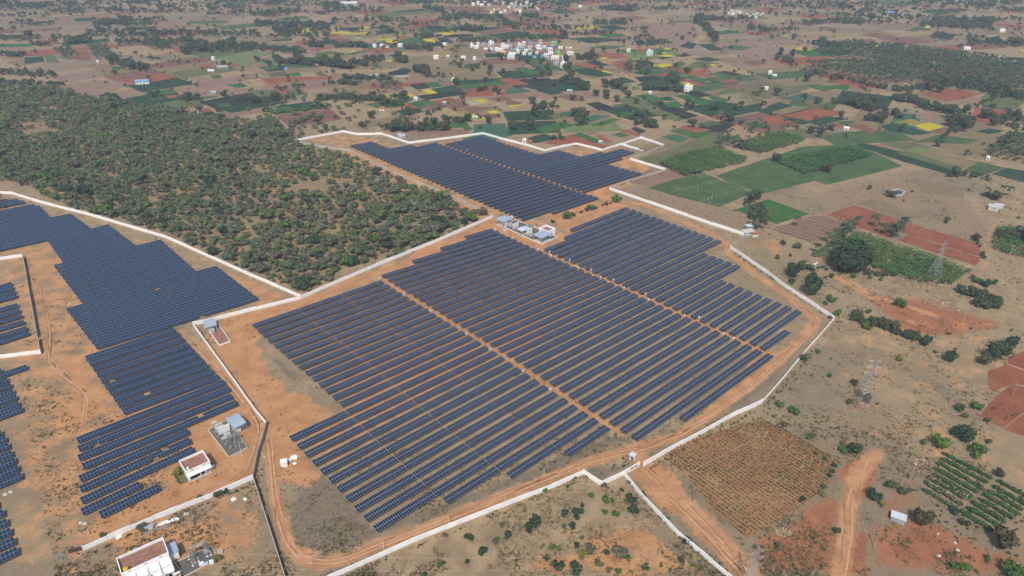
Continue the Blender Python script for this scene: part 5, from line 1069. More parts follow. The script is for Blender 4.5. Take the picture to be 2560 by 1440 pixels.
# ---- middle station: three sheds, white block, fire walls, gravel yard
ys_ = [(1258,567.5),(1355,612),(1391,594.5),(1345,575),(1330,565),(1286,551)]
platform([(1258,568),(1355,612.5),(1393,594),(1288,551)], .7, M_GRAVEL, M_WHITE, 'gravel yard with white edging round the middle station sheds')
def canopy_shed(p0, p1, p2, z, label, roofm, gx, enclosed=.55):
    c, rz, L, W, s = rect(p0, p1, p2, z); o = tag(empty('station_shed', (c[0], c[1], 0), rz), label, 'shed')
    m = MB(); m.add([(-L/2,-W/2,z-.25),(L/2,-W/2,z-.25),(L/2,0,z+.15),(-L/2,0,z+.15),(L/2,W/2,z-.25),(-L/2,W/2,z-.25),(-L/2,-W/2,z-.4),(L/2,-W/2,z-.4),(L/2,W/2,z-.4),(-L/2,W/2,z-.4)], [(0,1,2,3),(3,2,4,5),(9,8,7,6),(0,6,7,1),(5,4,8,9),(1,7,8,4,2),(0,3,5,9,6)]); m.build('roof', roofm, o)
    m = MB(); x0, x1, y0, y1 = gx; m.box(x0 * L/2, y0 * W/2, .7, x1 * L/2, y1 * W/2, z - .42); m.build('inverter_room', M_GREYM, o)
    m = MB(); m.box(-L/2 + .35, -W/2 + .35, 0, L/2 - .35, W/2 - .35, .95); m.build('plinth', M_CONC, o)
    for sx in (-1, 1):
        for sy in (-1, 1): m = MB(); m.box(sx * (L/2 - .5) - .14, sy * (W/2 - .5) - .14, .95, sx * (L/2 - .5) + .14, sy * (W/2 - .5) + .14, z - .42); m.build('post', M_GALV, o)
    m = MB()
    for y in (-W/2 + .4, W/2 - .4): m.box(-L/2 + .4, y - .03, 1.7, L/2 - .4, y + .03, 1.78)
    for x in (-L/2 + .4, L/2 - .4): m.box(x - .03, -W/2 + .4, 1.7, x + .03, W/2 - .4, 1.78)
    m.build('railing', M_GALV, o); return o, c, rz, L, W
canopy_shed((1258,554.8), (1238.6,546), (1263.6,537), 5.0, 'pale blue roofed shed at the back left end of the middle station', M_ROOFB, (-.7,.5,-.8,.5))
canopy_shed((1303.4,578), (1291,571), (1310.5,560), 4.2, 'small pale roofed shed in the middle of the middle station', M_ROOFW, (-.3,.6,-.6,.3))
canopy_shed((1354,595), (1332.3,585.6), (1358,574.7), 5.0, 'pale blue roofed shed at the front end of the middle station', M_ROOFB, (-.2,.75,-.75,.4))
c5, rz5, L5, W5, s5 = rect((1370.6,578), (1348,568.4), (1366,561.4), 5.0)
root = tag(empty('station_building', (c5[0], c5[1], 0), rz5), 'white flat-roofed block with brown sunken roof behind the front shed of the middle station', 'building'); terrace(root, L5, W5, 5.0, 1.2, .5)
for s in (-1, 1): win(root, s * L5/4, -W5/2, 1.4, 1.2, 1.2, 'x')
win(root, -L5/2, 0, 1.4, 1.2, 1.2, 'y')
for p, q, h, lab in (((1263,569),(1272,563),4.2,'white fire wall next to the back left station shed'), ((1272,556.5),(1281,552.5),4.2,'white fire wall behind the back left station shed'), ((1282.5,575.5),(1296,568),4.2,'white fire wall left of the small pale roofed shed'), ((1317,590.5),(1330,583.5),4.2,'jagged white fire wall between the small shed and the front shed')): slab_wall(p, q, h, lab)
transformer(*P(1277,567), rz5, 1.0, 'white and grey transformer between the two left fire walls of the middle station')
transformer(*P(1326,591), rz5, 1.0, 'grey transformer beside the front shed of the middle station')
post_insulators([(1340,577),(1331,571),(1345,570),(1338,567),(1347,580),(1336,563)], 'small insulator post in the middle station yard')
gantry((1322,572), (1340,565), 6.0, 'thin grey lattice gantry behind the middle station')
x, y = P(1262,576); m = MB(); m.cbox(0,0,0,3.0,2.2,.3); m.cbox(0,0,.3,3.1,2.3,.06); tag(m.build('concrete_pad', M_STONE, None, (x, y, 0), rz5), 'cream concrete pad in front of the middle station yard', 'pad')

# ---- guard booth, cabin, tin shed, hut and other near small buildings
def booth(px, py, rz, sx, sy, h, name, label, cat, wallm, roofm, over=.35, windows=True, pitch=.25):
    x, y = P(px, py); o = tag(empty(name, (x, y, 0), rz), label, cat)
    m = MB(); m.box(-sx/2, -sy/2, -.1, sx/2, sy/2, h); m.build('walls', wallm, o)
    a, b = sx/2 + over, sy/2 + over; m = MB(); m.add([(-a,-b,h),(a,-b,h),(a,b,h+pitch),(-a,b,h+pitch),(-a,-b,h+.1),(a,-b,h+.1),(a,b,h+pitch+.1),(-a,b,h+pitch+.1)], [(3,2,1,0),(4,5,6,7),(0,1,5,4),(1,2,6,5),(2,3,7,6),(3,0,4,7)]); m.build('roof', roofm, o)
    if windows:
        win(o, 0, -sy/2, 1.1, min(1.0, sx*.4), .9, 'x'); win(o, -sx/2, 0, 1.1, min(1.0, sy*.4), .9, 'y'); m = MB(); m.box(sx/2 - .9, -sy/2 - .03, 0, sx/2 - .15, -sy/2 + .02, 2.0); m.build('door', M_DARK, o)
    return o
booth(1581,1148, R(-40), 1.8, 1.8, 2.4, 'guard_booth', 'tiny white guard booth on the dirt beside the gate', 'guard booth', M_WHITEP, M_ROOFW)
booth(711,1163, R(18), 2.6, 2.4, 2.2, 'site_cabin', 'white box cabin on the orange ground inside the left wall', 'cabin', M_WHITEP, M_WHITEP, over=.06, windows=False, pitch=.12)
booth(2243,1301, R(-30), 4.6, 2.8, 2.2, 'tin_shed', 'small tin-roofed shed among dry grass at the lower right', 'shed', M_DKW, M_ROOFW, over=.25, windows=False, pitch=.3)
booth(1886,589, R(25), 5.0, 4.0, 2.2, 'tiled_hut', 'hut with orange tiled roof at the end of the right white wall', 'hut', M_WHITE, M_TILE, over=.5)
booth(1869,586, R(20), 8.0, 4.5, 2.6, 'grey_house', 'grey roofed blue house beside the orange tiled hut', 'house', plain('blue_wash', (.42,.50,.62), .8), M_CONC, over=.3)
booth(1873,573, R(20), 5.0, 3.0, 2.8, 'grey_roof_shelter', 'flat grey roofed shelter among palms behind the tiled hut', 'shelter', M_DKW, M_ROOFW, over=.6, windows=False)
booth(2483,524, R(-25), 7.5, 5.5, 3.0, 'concrete_house', 'pale grey concrete house beside the dirt road on the right', 'house', M_CONC, M_CONC, over=.2)
booth(2496,519, R(-20), 5.0, 3.2, 2.2, 'tin_lean_to', 'white tin lean-to at the right of the concrete house', 'lean-to', M_CONC, M_ROOFW, over=.4, windows=False)
def lump(px, py, s, label, name, cat, mat_, flat=.5, seed=0):
    x, y = P(px, py); r = np.random.default_rng(seed + int(px)); V = []; F = []; n = 9
    for zz, q in ((0, 1.0), (.45, .85), (.9, .45)):
        for j in range(n): a = 6.283 * j / n; f = q * r.uniform(.75, 1.15); V.append((s * f * math.cos(a), s * f * math.sin(a), s * flat * zz * r.uniform(.8, 1.2)))
    V.append((0, 0, s * flat))
    for l in (0, 1):
        for j in range(n): F.append((l*n+j, l*n+(j+1)%n, (l+1)*n+(j+1)%n, (l+1)*n+j))
    for j in range(n): F.append((2*n+j, 2*n+(j+1)%n, 3*n))
    m = MB(); m.add(V, F); return tag(m.build(name, mat_, None, (x, y, 0)), label, cat)
for a, b, s, lab in ((723,1150,1.1,'crumpled white sheet beside the white cabin'),(735,1143,1.6,'large crumpled white sheet right of the white cabin'),(737,1158,.9,'small crumpled white sheet in front of the large one')): lump(a, b, s, lab, 'plastic_sheet', 'plastic sheet', M_WHITEP, .35)
# ---------------------------------------------------------------- farmhouses and villages
HC = dict(white=(.78,.77,.74), cream=(.72,.62,.42), yellow=(.70,.50,.16), mint=(.52,.68,.62), blue=(.12,.27,.52), green=(.14,.50,.24), lime=(.42,.66,.14), bright=(.16,.58,.14), pink=(.62,.38,.32), peach=(.70,.48,.34), grey=(.36,.37,.38), slate=(.17,.20,.25), lilac=(.42,.44,.58), pale=(.58,.60,.58), brown=(.30,.16,.12), paleblue=(.50,.60,.66), orange=(.48,.20,.11), stone=(.34,.30,.26), ochre=(.60,.38,.10))
def HM(c): return plain('house_wash_' + c, HC[c], .8, .07, .5, dirt=tuple(v * .8 for v in HC[c]))
R_RED = plain('red_tin_roof', (.36,.12,.07), .7, .15, 1); R_BLUE = plain('blue_tin_roof', (.16,.30,.50), .5, .1, 1); R_GREY = plain('grey_tin_roof', (.40,.43,.45), .5, .12, 1); R_WHT = plain('white_tin_roof', (.68,.70,.70), .5, .06, 1); R_FLAT = plain('cement_flat_roof', (.66,.64,.60), .85, .12, .8)
RM = dict(red=R_RED, blue=R_BLUE, grey=R_GREY, wht=R_WHT)
def house(px, py, w_, h_, col, label, roof='flat', rz=None, group=None, deep=.75, stair=False, name='house'):
    """px, py = photo point at the middle of its base; w_, h_ = its size there in photo pixels"""
    x, y = P(px, py); k = pxm(px, py); el = math.atan2(CAM_H, math.hypot(x, y))
    W = w_ / k / 1.40; D = max(3.5, W * deep); H_ = max(2.6, .80 * (h_ / k - D * .5 * math.sin(el)) / math.cos(el))
    rz = rng.uniform(-.55, .55) if rz is None else rz
    o = tag(empty(name, (x, y + D / 2, 0), rz), label, 'house', group)
    if roof == 'flat':
        m = MB(); m.box(-W/2, -D/2, -.2, W/2, D/2, H_); m.build('walls', HM(col), o)
        p = MB(); t = .25; a, b = W/2 + .15, D/2 + .15
        p.box(-a, -b, H_ + .003, a, -b + t, H_ + .8); p.box(-a, b - t, H_ + .003, a, b, H_ + .8); p.box(-a, -b + t, H_ + .003, -a + t, b - t, H_ + .8); p.box(a - t, -b + t, H_ + .003, a, b - t, H_ + .8); p.build('parapet', HM(col), o)
        f = MB(); f.box(-a + t, -b + t, H_ + .003, a - t, b - t, H_ + .08); f.build('roof_floor', R_FLAT, o)
        if stair: s = MB(); s.box(-W * .3, -D * .1, H_ + .08, W * .05, D * .4, H_ + 2.7); s.box(-W * .33, -D * .13, H_ + 2.7, W * .08, D * .43, H_ + 2.9); s.build('stair_room', HM(col), o)
    else:
        m = MB(); m.box(-W/2, -D/2, -.2, W/2, D/2, H_ * .75)
        rz_ = H_ * .38
        for x_ in (-W/2, W/2): m.add([(x_, -D/2, H_ * .75), (x_, D/2, H_ * .75), (x_, 0, H_ * .75 + rz_)], [(0,1,2)])
        m.build('walls', HM(col), o); r = MB(); a, b, z = W/2 + .35, D/2 + .45, H_ * .75 - rz_ * .45 / (D/2)
        for s in (-1, 1):
            q = [(-a, s*b, z + .04), (a, s*b, z + .04), (a, 0, H_ * .75 + rz_ + .04), (-a, 0, H_ * .75 + rz_ + .04)]; q2 = [(u[0], u[1], u[2] + .12) for u in q]; r.add(q + q2, [(0,1,2,3),(4,5,6,7),(0,1,5,4),(1,2,6,5),(3,0,4,7)])
        r.build('roof', RM[roof], o)
    fl = 2 if H_ > 5.2 else 1; n = max(1, int(W / 3.2))
    for l in range(fl):
        for i in range(n):
            xx = -W/2 + W * (i + .5) / n
            if l == 0 and i == n // 2: m = MB(); m.box(xx - .5, -D/2 - .03, 0, xx + .5, -D/2 + .02, 2.1); m.build('door', M_DARK, o)
            else: m = MB(); m.box(xx - .55, -D/2 - .03, 1.0 + l * 3.0, xx + .55, -D/2 + .02, 2.2 + l * 3.0); m.build('window', M_WIN, o)
        m = MB(); m.box(-W/2 - .03, -.6, 1.0 + l * 3, -W/2 + .02, .6, 2.2 + l * 3); m.build('window', M_WIN, o)
        if l: m = MB(); m.box(-W/2 - .1, -D/2 - .7, 3.0, W/2 + .1, -D/2 - .003, 3.12); m.build('sunshade', HM(col), o)
    return o
FARM = [
(937,119,12,9,'white','flat','white farmhouse at the left end of the four in a row beside yellow fields'),(955,118,13,8,'white','flat','white farmhouse, second from left in the row beside yellow fields'),(967,120,16,10,'white','red','red-roofed white farmhouse in the row beside yellow fields'),(1001,118,16,9,'white','flat','white farmhouse at the right end of the row beside yellow fields'),
(1112,116,15,9,'white','flat','square white farmhouse alone left of the village beside a yellow field'),(1091,148,18,10,'white','flat','white farmhouse with low brown shed to its right, left of the village'),(1107,147,12,5,'brown','red','low brown shed between two white buildings left of the village'),(1121,144,9,5,'pale','wht','small white store at the end of the brown shed'),(1159,150,16,10,'white','flat','white farmhouse in dry pasture left of the village'),(1187,151,11,9,'white','flat','white house half hidden behind a round dark tree left of the village'),
(1137,203,19,8,'white','flat','low white farmhouse in dry pasture above the striped green field'),(1040,251,13,7,'white','flat','small white pump house at the corner of a bright green field'),(956,277,19,10,'white','red','white house with pitched brown roof beside trees and a red field'),(1112,261,12,7,'grey','grey','small grey hut beside the red field'),(832,248,11,8,'paleblue','blue','small pale blue hut among scrub beyond the far solar field'),(716,175,9,7,'paleblue','blue','small bluish hut beside the striped dark field'),(1005,344,27,10,'pale','grey','long grey tin shed just behind the zigzag wall'),(1189,299,19,9,'grey','grey','grey tin shed at the front of a yellow flower field'),
(1410,170,21,15,'white','flat','big white two-storey house in front of the village at its right'),(1392,164,18,10,'grey','flat','unplastered grey house left of the big white one'),(1421,196,16,8,'paleblue','wht','bluish white tin-roofed house below the village'),(1432,195,10,6,'orange','red','small red-roofed hut next to the bluish tin-roofed house'),(1425,231,17,7,'grey','grey','grey tin shed beside dark trees'),(1572,131,13,10,'cream','flat','cream house standing alone right of the village'),(1625,140,21,14,'mint','flat','mint green two-storey house right of the village'),(1597,121,17,6,'brown','red','red-roofed barn beside dark trees right of the village'),(1721,230,28,17,'white','flat','large white house with roof stair room beside dark green crops'),(1626,236,10,6,'white','flat','tiny white hut at a field edge left of the large white house'),(1916,225,14,8,'white','flat','low white house under trees at the left end of dry fields, upper right'),(1312,358,13,10,'white','flat','white hut directly behind the zigzag wall'),(1325,359,14,7,'orange','red','red tiled lean-to beside the white hut behind the zigzag wall'),(1502,360,11,6,'grey','grey','small grey tin store by the red fields behind the zigzag wall'),(1451,19,11,6,'white','flat','lone white house in far pasture beyond the village'),(1362,161,12,5,'brown','red','small red-roofed hut in front of the village pasture'),
(1926,186,12,9,'white','flat','white house in trees at the upper right field road'),(1938,192,13,6,'pale','wht','low pale shed next to the house in trees'),(2419,126,20,9,'white','flat','white house alone in dry land beside the palm plantation'),(2320,72,14,7,'lime','flat','lime green house among far trees'),(2507,81,16,9,'white','flat','white house among far trees at the upper right'),(2117,325,16,8,'white','wht','small white-roofed hut beside brown plots'),(2471,401,10,9,'white','flat','little white pump house at the dirt road by the right palms'),(2225,35,32,6,'blue','blue','long blue-roofed shed far out on the plain'),(2285,167,15,6,'peach','red','pale house inside the palm plantation'),(2555,130,10,6,'ochre','flat','ochre house at the right edge'),(2420,11,9,5,'white','flat','tiny white house near the top right'),(2502,145,21,6,'pale','wht','pale low sheds at the right edge of the plantation'),
(533,151,11,9,'white','flat','white house in the palm grove at the upper left'),(557,171,37,7,'grey','grey','long grey tin-roofed shed at the upper left'),(528,180,27,5,'pale','wht','low white shed in front of the long grey one'),(420,136,15,8,'orange','red','orange-roofed house among palms at the upper left'),(535,235,21,7,'grey','grey','grey tin shed beside a red plot, upper left'),(566,100,23,5,'paleblue','blue','blue-roofed low house behind dark trees, upper left'),(245,157,8,5,'white','wht','tiny white hut near the palm rows, upper left'),(355,211,44,13,'white','blue','long blue-roofed white shed alone on dry land, upper left'),(872,13,54,9,'pale','wht','very long pale roofed hall at the top of the view')]
for f in FARM:
    px, py, w_, h_, col, rf, lab = f
    house(px, py, w_, h_, col, lab, rf, rz=-.35 if w_ < 30 else .28 if px < 400 else .1, group='farm buildings on the plain', deep=.30 if w_ > 26 else .7, stair=(h_ > 13), name='farm_building')
VIL = [(170,250,100,90,'white','flat','white house at the left end of the village'),(265,275,130,75,'white','flat','broad white house next to the left end one'),(300,190,90,50,'white','flat','white house behind the two at the left end'),(420,185,140,50,'paleblue','blue','blue-roofed long house at the left rear'),(580,210,150,95,'white','flat','tall white block at the left rear'),(560,242,110,40,'lilac','flat','bluish house below the tall white block'),(460,300,100,35,'white','wht','low white shed left of the village centre'),(590,310,90,55,'white','flat','white cottage left of the yellow house'),(690,232,100,40,'peach','red','orange-roofed house left of centre'),(840,270,150,95,'white','flat','large white double house left of centre'),(935,268,70,75,'white','flat','white house with two dark windows left of centre'),(760,335,250,65,'white','flat','long white terrace above the yellow house'),(810,395,200,75,'yellow','flat','yellow house at the front left'),(800,460,140,45,'white','red','orange-roofed cottage at the front left'),(1010,495,215,110,'white','flat','large white two-storey house at the front'),(1030,402,240,40,'pale','wht','wide pale roofed hall behind the large front house'),(1155,380,80,90,'white','flat','white tower-like house right of the large front one'),(1180,250,95,95,'white','flat','tall white house in the centre rear'),(1265,236,70,60,'cream','flat','cream house in the centre rear'),(1412,232,120,58,'white','red','white house with dark red band in the centre'),(1412,186,70,30,'pink','flat','pink house top seen behind the centre'),(1385,180,100,65,'blue','flat','bright blue house at the rear'),(1500,202,100,48,'blue','flat','blue house right of the bright blue one'),(1270,160,100,40,'white','wht','slanting white roof at the rear'),(1632,190,120,55,'pink','flat','pinkish house right of centre'),(1630,146,110,65,'grey','flat','tall grey house at the right rear'),(1920,186,165,68,'green','flat','green house at the right rear'),(1892,272,180,80,'slate','flat','dark slate house right of centre'),(1592,252,160,50,'white','flat','white roofed house below the pinkish one'),(1620,304,160,55,'pale','wht','pale roofed house right of centre'),(1740,205,80,30,'orange','red','red-roofed house at the right rear'),(1832,312,150,56,'white','flat','white house below the dark slate one'),(1850,402,150,66,'white','flat','white house left of the bright green one'),(2005,390,105,70,'bright','flat','bright green house at the right front'),(1760,422,140,36,'white','wht','low white roof at the right front'),(2265,412,180,78,'white','flat','white house at the right end by a yellow field'),(1412,412,110,55,'mint','flat','mint house near the front centre'),(1280,412,110,55,'white','flat','white cottage left of the mint house'),(1330,342,120,55,'white','flat','white house in the packed centre'),(1402,312,100,55,'paleblue','flat','pale blue house in the packed centre'),(1240,292,160,45,'lilac','blue','lilac roofed row in the packed centre'),(1030,322,120,55,'lilac','blue','lilac house right of the yellow one'),(1502,292,80,65,'brown','red','red-brown house in the packed centre'),(1662,372,100,65,'brown','red','red-brown house right of the packed centre'),(1662,462,105,45,'lilac','blue','lilac tin-roofed shed at the front'),(1765,482,120,42,'grey','grey','grey tin shed at the right front'),(1512,472,90,45,'white','blue','white cottage with bluish roof at the front'),(1950,500,240,68,'white','flat','long white house behind a tree at the right front'),(2150,508,130,76,'white','flat','white house with dark doorway at the right front'),(2060,276,120,45,'white','flat','white row house behind the bright green one'),(2190,292,80,55,'peach','flat','peach house at the right edge'),(2262,282,80,36,'white','wht','small white shed at the far right edge'),(1560,390,90,50,'white','flat','white house between the red-brown ones'),(1480,350,110,45,'orange','red','orange tiled house in the packed centre'),(980,240,90,50,'pale','flat','pale house behind the two-window one'),(1120,310,90,50,'cream','flat','cream cottage right of the lilac house'),(700,300,110,50,'white','flat','white house behind the long terrace'),(1720,260,110,50,'white','flat','white house between the pink and slate ones')]
for a, b, w_, h_, col, rf, lab in VIL:
    q = (1160 + a / 8.533, 90 + b / 8.533); house(q[0], q[1], w_ / 8.533, h_ / 8.533, col, lab + ' of the village' if 'village' not in lab else lab, rf, group='houses of the village', stair=(h_ > 88), name='village_house')
def gopuram(px, py, w_, h_, label):
    x, y = P(px, py); k = pxm(px, py); W = w_ / k; H_ = h_ / k * 1.03; o = tag(empty('temple_tower', (x, y, 0), .3), label, 'temple tower'); m = MB(); n = 6
    m.box(-W/2, -W*.35, -.2, W/2, W*.35, H_ * .25); m.build('base', HM('stone'), o); t = MB(); z = H_ * .25
    for i in range(n): f = .92 - .5 * i / n; t.box(-W/2*f, -W*.33*f, z + .003, W/2*f, W*.33*f, z + H_ * .09); t.box(-W/2*f - .2, -W*.33*f - .2, z + H_*.09, W/2*f + .2, W*.33*f + .2, z + H_ * .105); z += H_ * .105
    t.build('tiers', HM('stone'), o); c = MB(); c.tube((-W*.2, 0, z + H_*.05), (W*.2, 0, z + H_*.05), H_*.06, n=8); c.build('crest', HM('stone'), o)
gopuram(1272, 115, 9, 15, 'taller stepped stone temple tower at the rear of the village'); gopuram(1285, 115, 7, 9, 'shorter stepped stone temple tower at the rear of the village')
FV = [(1183,12),(1195,10),(1205,13),(1212,9),(1222,14),(1235,28),(1247,25),(1252,33),(1262,29),(1272,20),(1280,12),(1287,18),(1292,9),(1298,22),(1303,13),(1310,18),(1316,11),(1322,20),(1328,14),(1334,22),(1340,19),(1347,11),(1345,23),(1238,8),(1258,10),(1268,7),(1228,33),(1292,27),(1318,7),(1300,30)]
for i, (a, b) in enumerate(FV): house(a, b + 2, rng.uniform(8, 13), rng.uniform(5, 9), ['white','white','white','pale','paleblue','cream','pink'][i % 7], ['white','white','white','pale','pale blue','cream','pinkish'][i % 7] + ' house in the far village at the top of the view', group='houses of the far village', name='village_house')
for i, (a, b) in enumerate([(1822,36),(1830,30),(1838,34),(1845,31),(1851,36),(1860,42),(1875,44),(1885,38),(1893,36),(1901,40),(1908,37),(1890,46),(1832,38),(1868,40)]): house(a, b, rng.uniform(7, 12), rng.uniform(4, 7), ['white','pale','peach','mint'][i % 4], ['white','pale','peach','mint'][i % 4] + ' house in the small hamlet at the upper right', group='houses of the hamlet', name='village_house')
# ---------------------------------------------------------------- crops with height
L_BAN = leaf_mat('banana_leaves', [(.030,.080,.024),(.042,.102,.028),(.064,.122,.032)], True)
L_CROP = leaf_mat('young_crop_leaves', [(.080,.085,.036),(.085,.115,.040),(.110,.085,.045)], True)
def banana_arrays(r):
    V = []; F = []; A = []
    for i in range(7):
        a = 6.283 * i / 7 + r.uniform(-.4, .4); d = np.array((math.cos(a), math.sin(a), 0)); sd = np.array((-d[1], d[0], 0)); L = r.uniform(1.2, 1.9); h = r.uniform(1.3, 1.9); sh = r.uniform(0, 1); pr = None
        for t, wd, z in ((.08, .12, h), (.55, .42, h + .75), (1.0, .12, h + .45)):
            c = d * L * t + np.array((0, 0, z)); cur = (len(V), len(V) + 1); V += [c + sd * wd, c - sd * wd]
            if pr: F.append((pr[0], pr[1], cur[1], cur[0])); A.append(np.clip(sh + r.normal() * .1, 0, 1))
            pr = cur
    return np.array(V), np.array(F), np.array(A)
def crop(name, poly, sp, arr, mat_, label, scale=(.8, 1.2), jit=.3, az=40, drop=.04):
    var = [arr(np.random.default_rng(600 + i)) for i in range(6)]; VV = []; FF = []; LL = []; TT = []; off = 0
    for x, y in grove(PP(poly), sp, jit, drop, az):
        V, F, A = var[int(rng.integers(6))]; s = rng.uniform(*scale) * (.8 + .5 * float(fbm(np.array(x), np.array(y), 12, 3))); a = rng.uniform(0, 6.28); c, n = math.cos(a), math.sin(a)
        VV.append(np.stack([x + s * (V[:,0]*c - V[:,1]*n), y + s * (V[:,0]*n + V[:,1]*c), s * V[:,2]], 1)); FF.append(F + off); LL.append(A); TT.append(np.full(len(F), np.clip(float(fbm(np.array(x), np.array(y), 20, 8)) * 1.6 - .3 + rng.normal() * .15, 0, 1))); off += len(V)
    return tag(link(name, np_mesh(name, np.concatenate(VV), np.concatenate(FF), mat_, {'leaf': np.concatenate(LL), 'tint': np.concatenate(TT)})), label, 'crop', kind='stuff')
BAN = [([(1648,412),(1690,390),(1790,370),(1868,398),(1855,410),(1710,442),(1690,432)], 'dense banana crop right of the white wall, front plot'), ([(1830,370),(1870,350),(1950,332),(2015,350),(1990,362),(1900,385)], 'dense banana crop behind the palms'), ([(1940,407),(1990,390),(2130,368),(2185,390),(2010,437)], 'dense banana crop inside the wide green field'),
       (Z('H', [(400,1140),(660,980),(880,900),(1000,920),(1280,1030),(1640,1140),(2020,1290),(1840,1420),(1560,1390),(1260,1330),(1060,1250),(700,1180),(540,1150)]), 'large bright banana plot round the big banyan tree'), (Z('H', [(2240,1000),(2290,850),(2400,840),(2600,910),(2600,1150),(2420,1120),(2240,1050)]), 'banana plot at the right edge by the dirt road')]
for p_, lab in BAN: crop('banana_crop', p_, 2.5, banana_arrays, L_BAN, lab)
def tuft(r): return crown_arrays(r, .42, .38, .3, 1, 7, .42, core=True)
DOT = DOTFIELD
area_poly = PP(DOT)
def rows_crop(name, poly, sp_row, sp_in, az, arr, mat_, label, scale=(.7, 1.2), drop=.10):
    g = PP(poly); u = np.array((math.sin(R(az)), math.cos(R(az)))); v = np.array((u[1], -u[0])); ctr = g.mean(0); rad = np.abs(g - ctr).max() * 1.5
    var = [arr(np.random.default_rng(640 + i)) for i in range(6)]; VV = []; FF = []; LL = []; TT = []; off = 0
    for b in np.arange(-rad, rad, sp_row):
        a = np.arange(-rad, rad, sp_in); pts = ctr + a[:, None] * u + b * v + rng.normal(size=(len(a), 2)) * .12; ok = inpoly(pts[:,0], pts[:,1], g)
        for x, y in pts[ok]:
            nz = float(fbm(np.array(x), np.array(y), 16, 91))
            if rng.uniform() < drop + (.35 if nz < .38 else 0): continue
            V, F, A = var[int(rng.integers(6))]; s = rng.uniform(*scale) * (.6 + nz); q = rng.uniform(0, 6.28); c, n = math.cos(q), math.sin(q)
            VV.append(np.stack([x + s * (V[:,0]*c - V[:,1]*n), y + s * (V[:,0]*n + V[:,1]*c), s * V[:,2]], 1)); FF.append(F + off); LL.append(A); TT.append(np.full(len(F), rng.uniform())); off += len(V)
    return tag(link(name, np_mesh(name, np.concatenate(VV), np.concatenate(FF), mat_, {'leaf': np.concatenate(LL), 'tint': np.concatenate(TT)})), label, 'crop', kind='stuff')
rows_crop('row_crop', DOT, 1.75, 1.05, -37, tuft, L_CROP, 'young crop plants in dotted rows on red soil beside the white wall', (.95, 1.55), .05)
# dense flower hedges, one object per row
L_HEDGE = leaf_mat('hedge_leaves', [(.036,.092,.032),(.044,.104,.037)]); M_BLOOM = plain('pink_blossom', (.62,.36,.36), .8)
def hedge(p, q, w_, h, label, bloom=False, leaf=None, name='flower_hedge', group='hedge rows of the flower garden'):
    a, b = P(*p), P(*q); d = b - a; L = np.linalg.norm(d); r = np.random.default_rng(int(p[0] * 7 + p[1])); n = int(L / .75); V = []; F = []; A = []; off = 0
    for i in range(n):
        v, f, s = crown_arrays(r, w_ * r.uniform(.52, .68), h * .55, h * .5, 1, 15, .5); v = v + np.array((L * (i + .5) / n, r.normal() * .12, 0)); V.append(v); F.append(f + off); A.append(s); off += len(v)
    o = link(name, np_mesh(name, np.concatenate(V), np.concatenate(F), leaf or L_HEDGE, {'leaf': np.concatenate(A)}), None, (a[0], a[1], 0), math.atan2(d[1], d[0])); tag(o, label, 'hedge row', group)
    if bloom:
        m = MB()
        for i in range(int(L * 3.2)): x, y, z = r.uniform(0, L), r.normal() * w_ * .3, h * r.uniform(.75, 1.15); m.cbox(x, y, z, .20, .20, .10, r.uniform(0, 3))
        m.build('blossoms', M_BLOOM, o)
HEDGE_A = [((1750,225),(2230,480)),((1735,280),(2185,520)),((1700,325),(2140,570)),((1660,370),(2090,615)),((1655,435),(2040,660)),((1605,470),(1990,690)),((1565,520),(1930,735)),((1540,580),(1850,765))]
HEDGE_B = [((2290,500),(2620,680)),((2245,550),(2590,750)),((2200,595),(2530,785)),((2145,630),(2490,830)),((2105,675),(2440,880)),((2030,710),(2370,920)),((1985,765),(2320,960)),((1925,805),(2240,1000))]
for i, (a, b) in enumerate(HEDGE_A): hedge(PZ('Pq', *a), PZ('Pq', *b), 3.8, 1.8, ('green clipped hedge row, %s from the top of the upper garden plot' if i < 5 else 'hedge row dotted with pink blossoms, %s row of the upper garden plot') % ORD(i + 1), i >= 5)
for i, (a, b) in enumerate(HEDGE_B): hedge(PZ('Pq', *a), PZ('Pq', *b), 3.8, 1.8, 'green clipped hedge row, %s from the top of the lower garden plot' % ORD(i + 1))
# striped field: dry crop lines by the tiled hut
for i in range(9):
    t = i / 8; a = (40 + 400 * t, 850 - 130 * t); b = (430 + 380 * t, 980 - 180 * t) if t < 1 else (760, 800)
    hedge(PZ('H', *a), PZ('H', *b), .9, .45, 'low dry crop line, %s from the front of the striped plot by the tiled hut' % ORD(i + 1), leaf=L_GREY, name='crop_line', group='crop lines of the striped plot')

# ---------------------------------------------------------------- single trees and bushes that can be told apart
K_SH = tree_kind(500, 8, L_SHRUB, 1.25, .95, 1.0, 5, 150, .42, .06)
K_SHB, K_SHG, K_SHD, K_SHN, K_SHY = recolor(K_SH, L_BRIGHT), recolor(K_SH, L_GREY), recolor(K_SH, L_DARK), recolor(K_SH, L_BROWN), recolor(K_SH, L_YEL)
K_SHR = recolor(K_SH, L_RED)
KB = {'': K_SH, 'B': K_SHB, 'G': K_SHG, 'D': K_SHD, 'N': K_SHN, 'Y': K_SHY, 'R': K_SHR}
KW = {'': 'dull green', 'B': 'fresh green', 'G': 'grey-green', 'D': 'dark green', 'N': 'brownish', 'Y': 'yellow-green', 'R': 'reddish'}
def bush(px, py, wpx, kd, where, group, sz=None, name='bush'):
    q = P(px, py); s = wpx / pxm(px, py) / 2.15
    return plant(KB[kd], q[0], q[1], s, name, KW[kd] + ' bush ' + where, 'bush', group, sz=(sz or 1) * s, trunk=False)
G1 = 'bushes on the dry ground below the front wall'
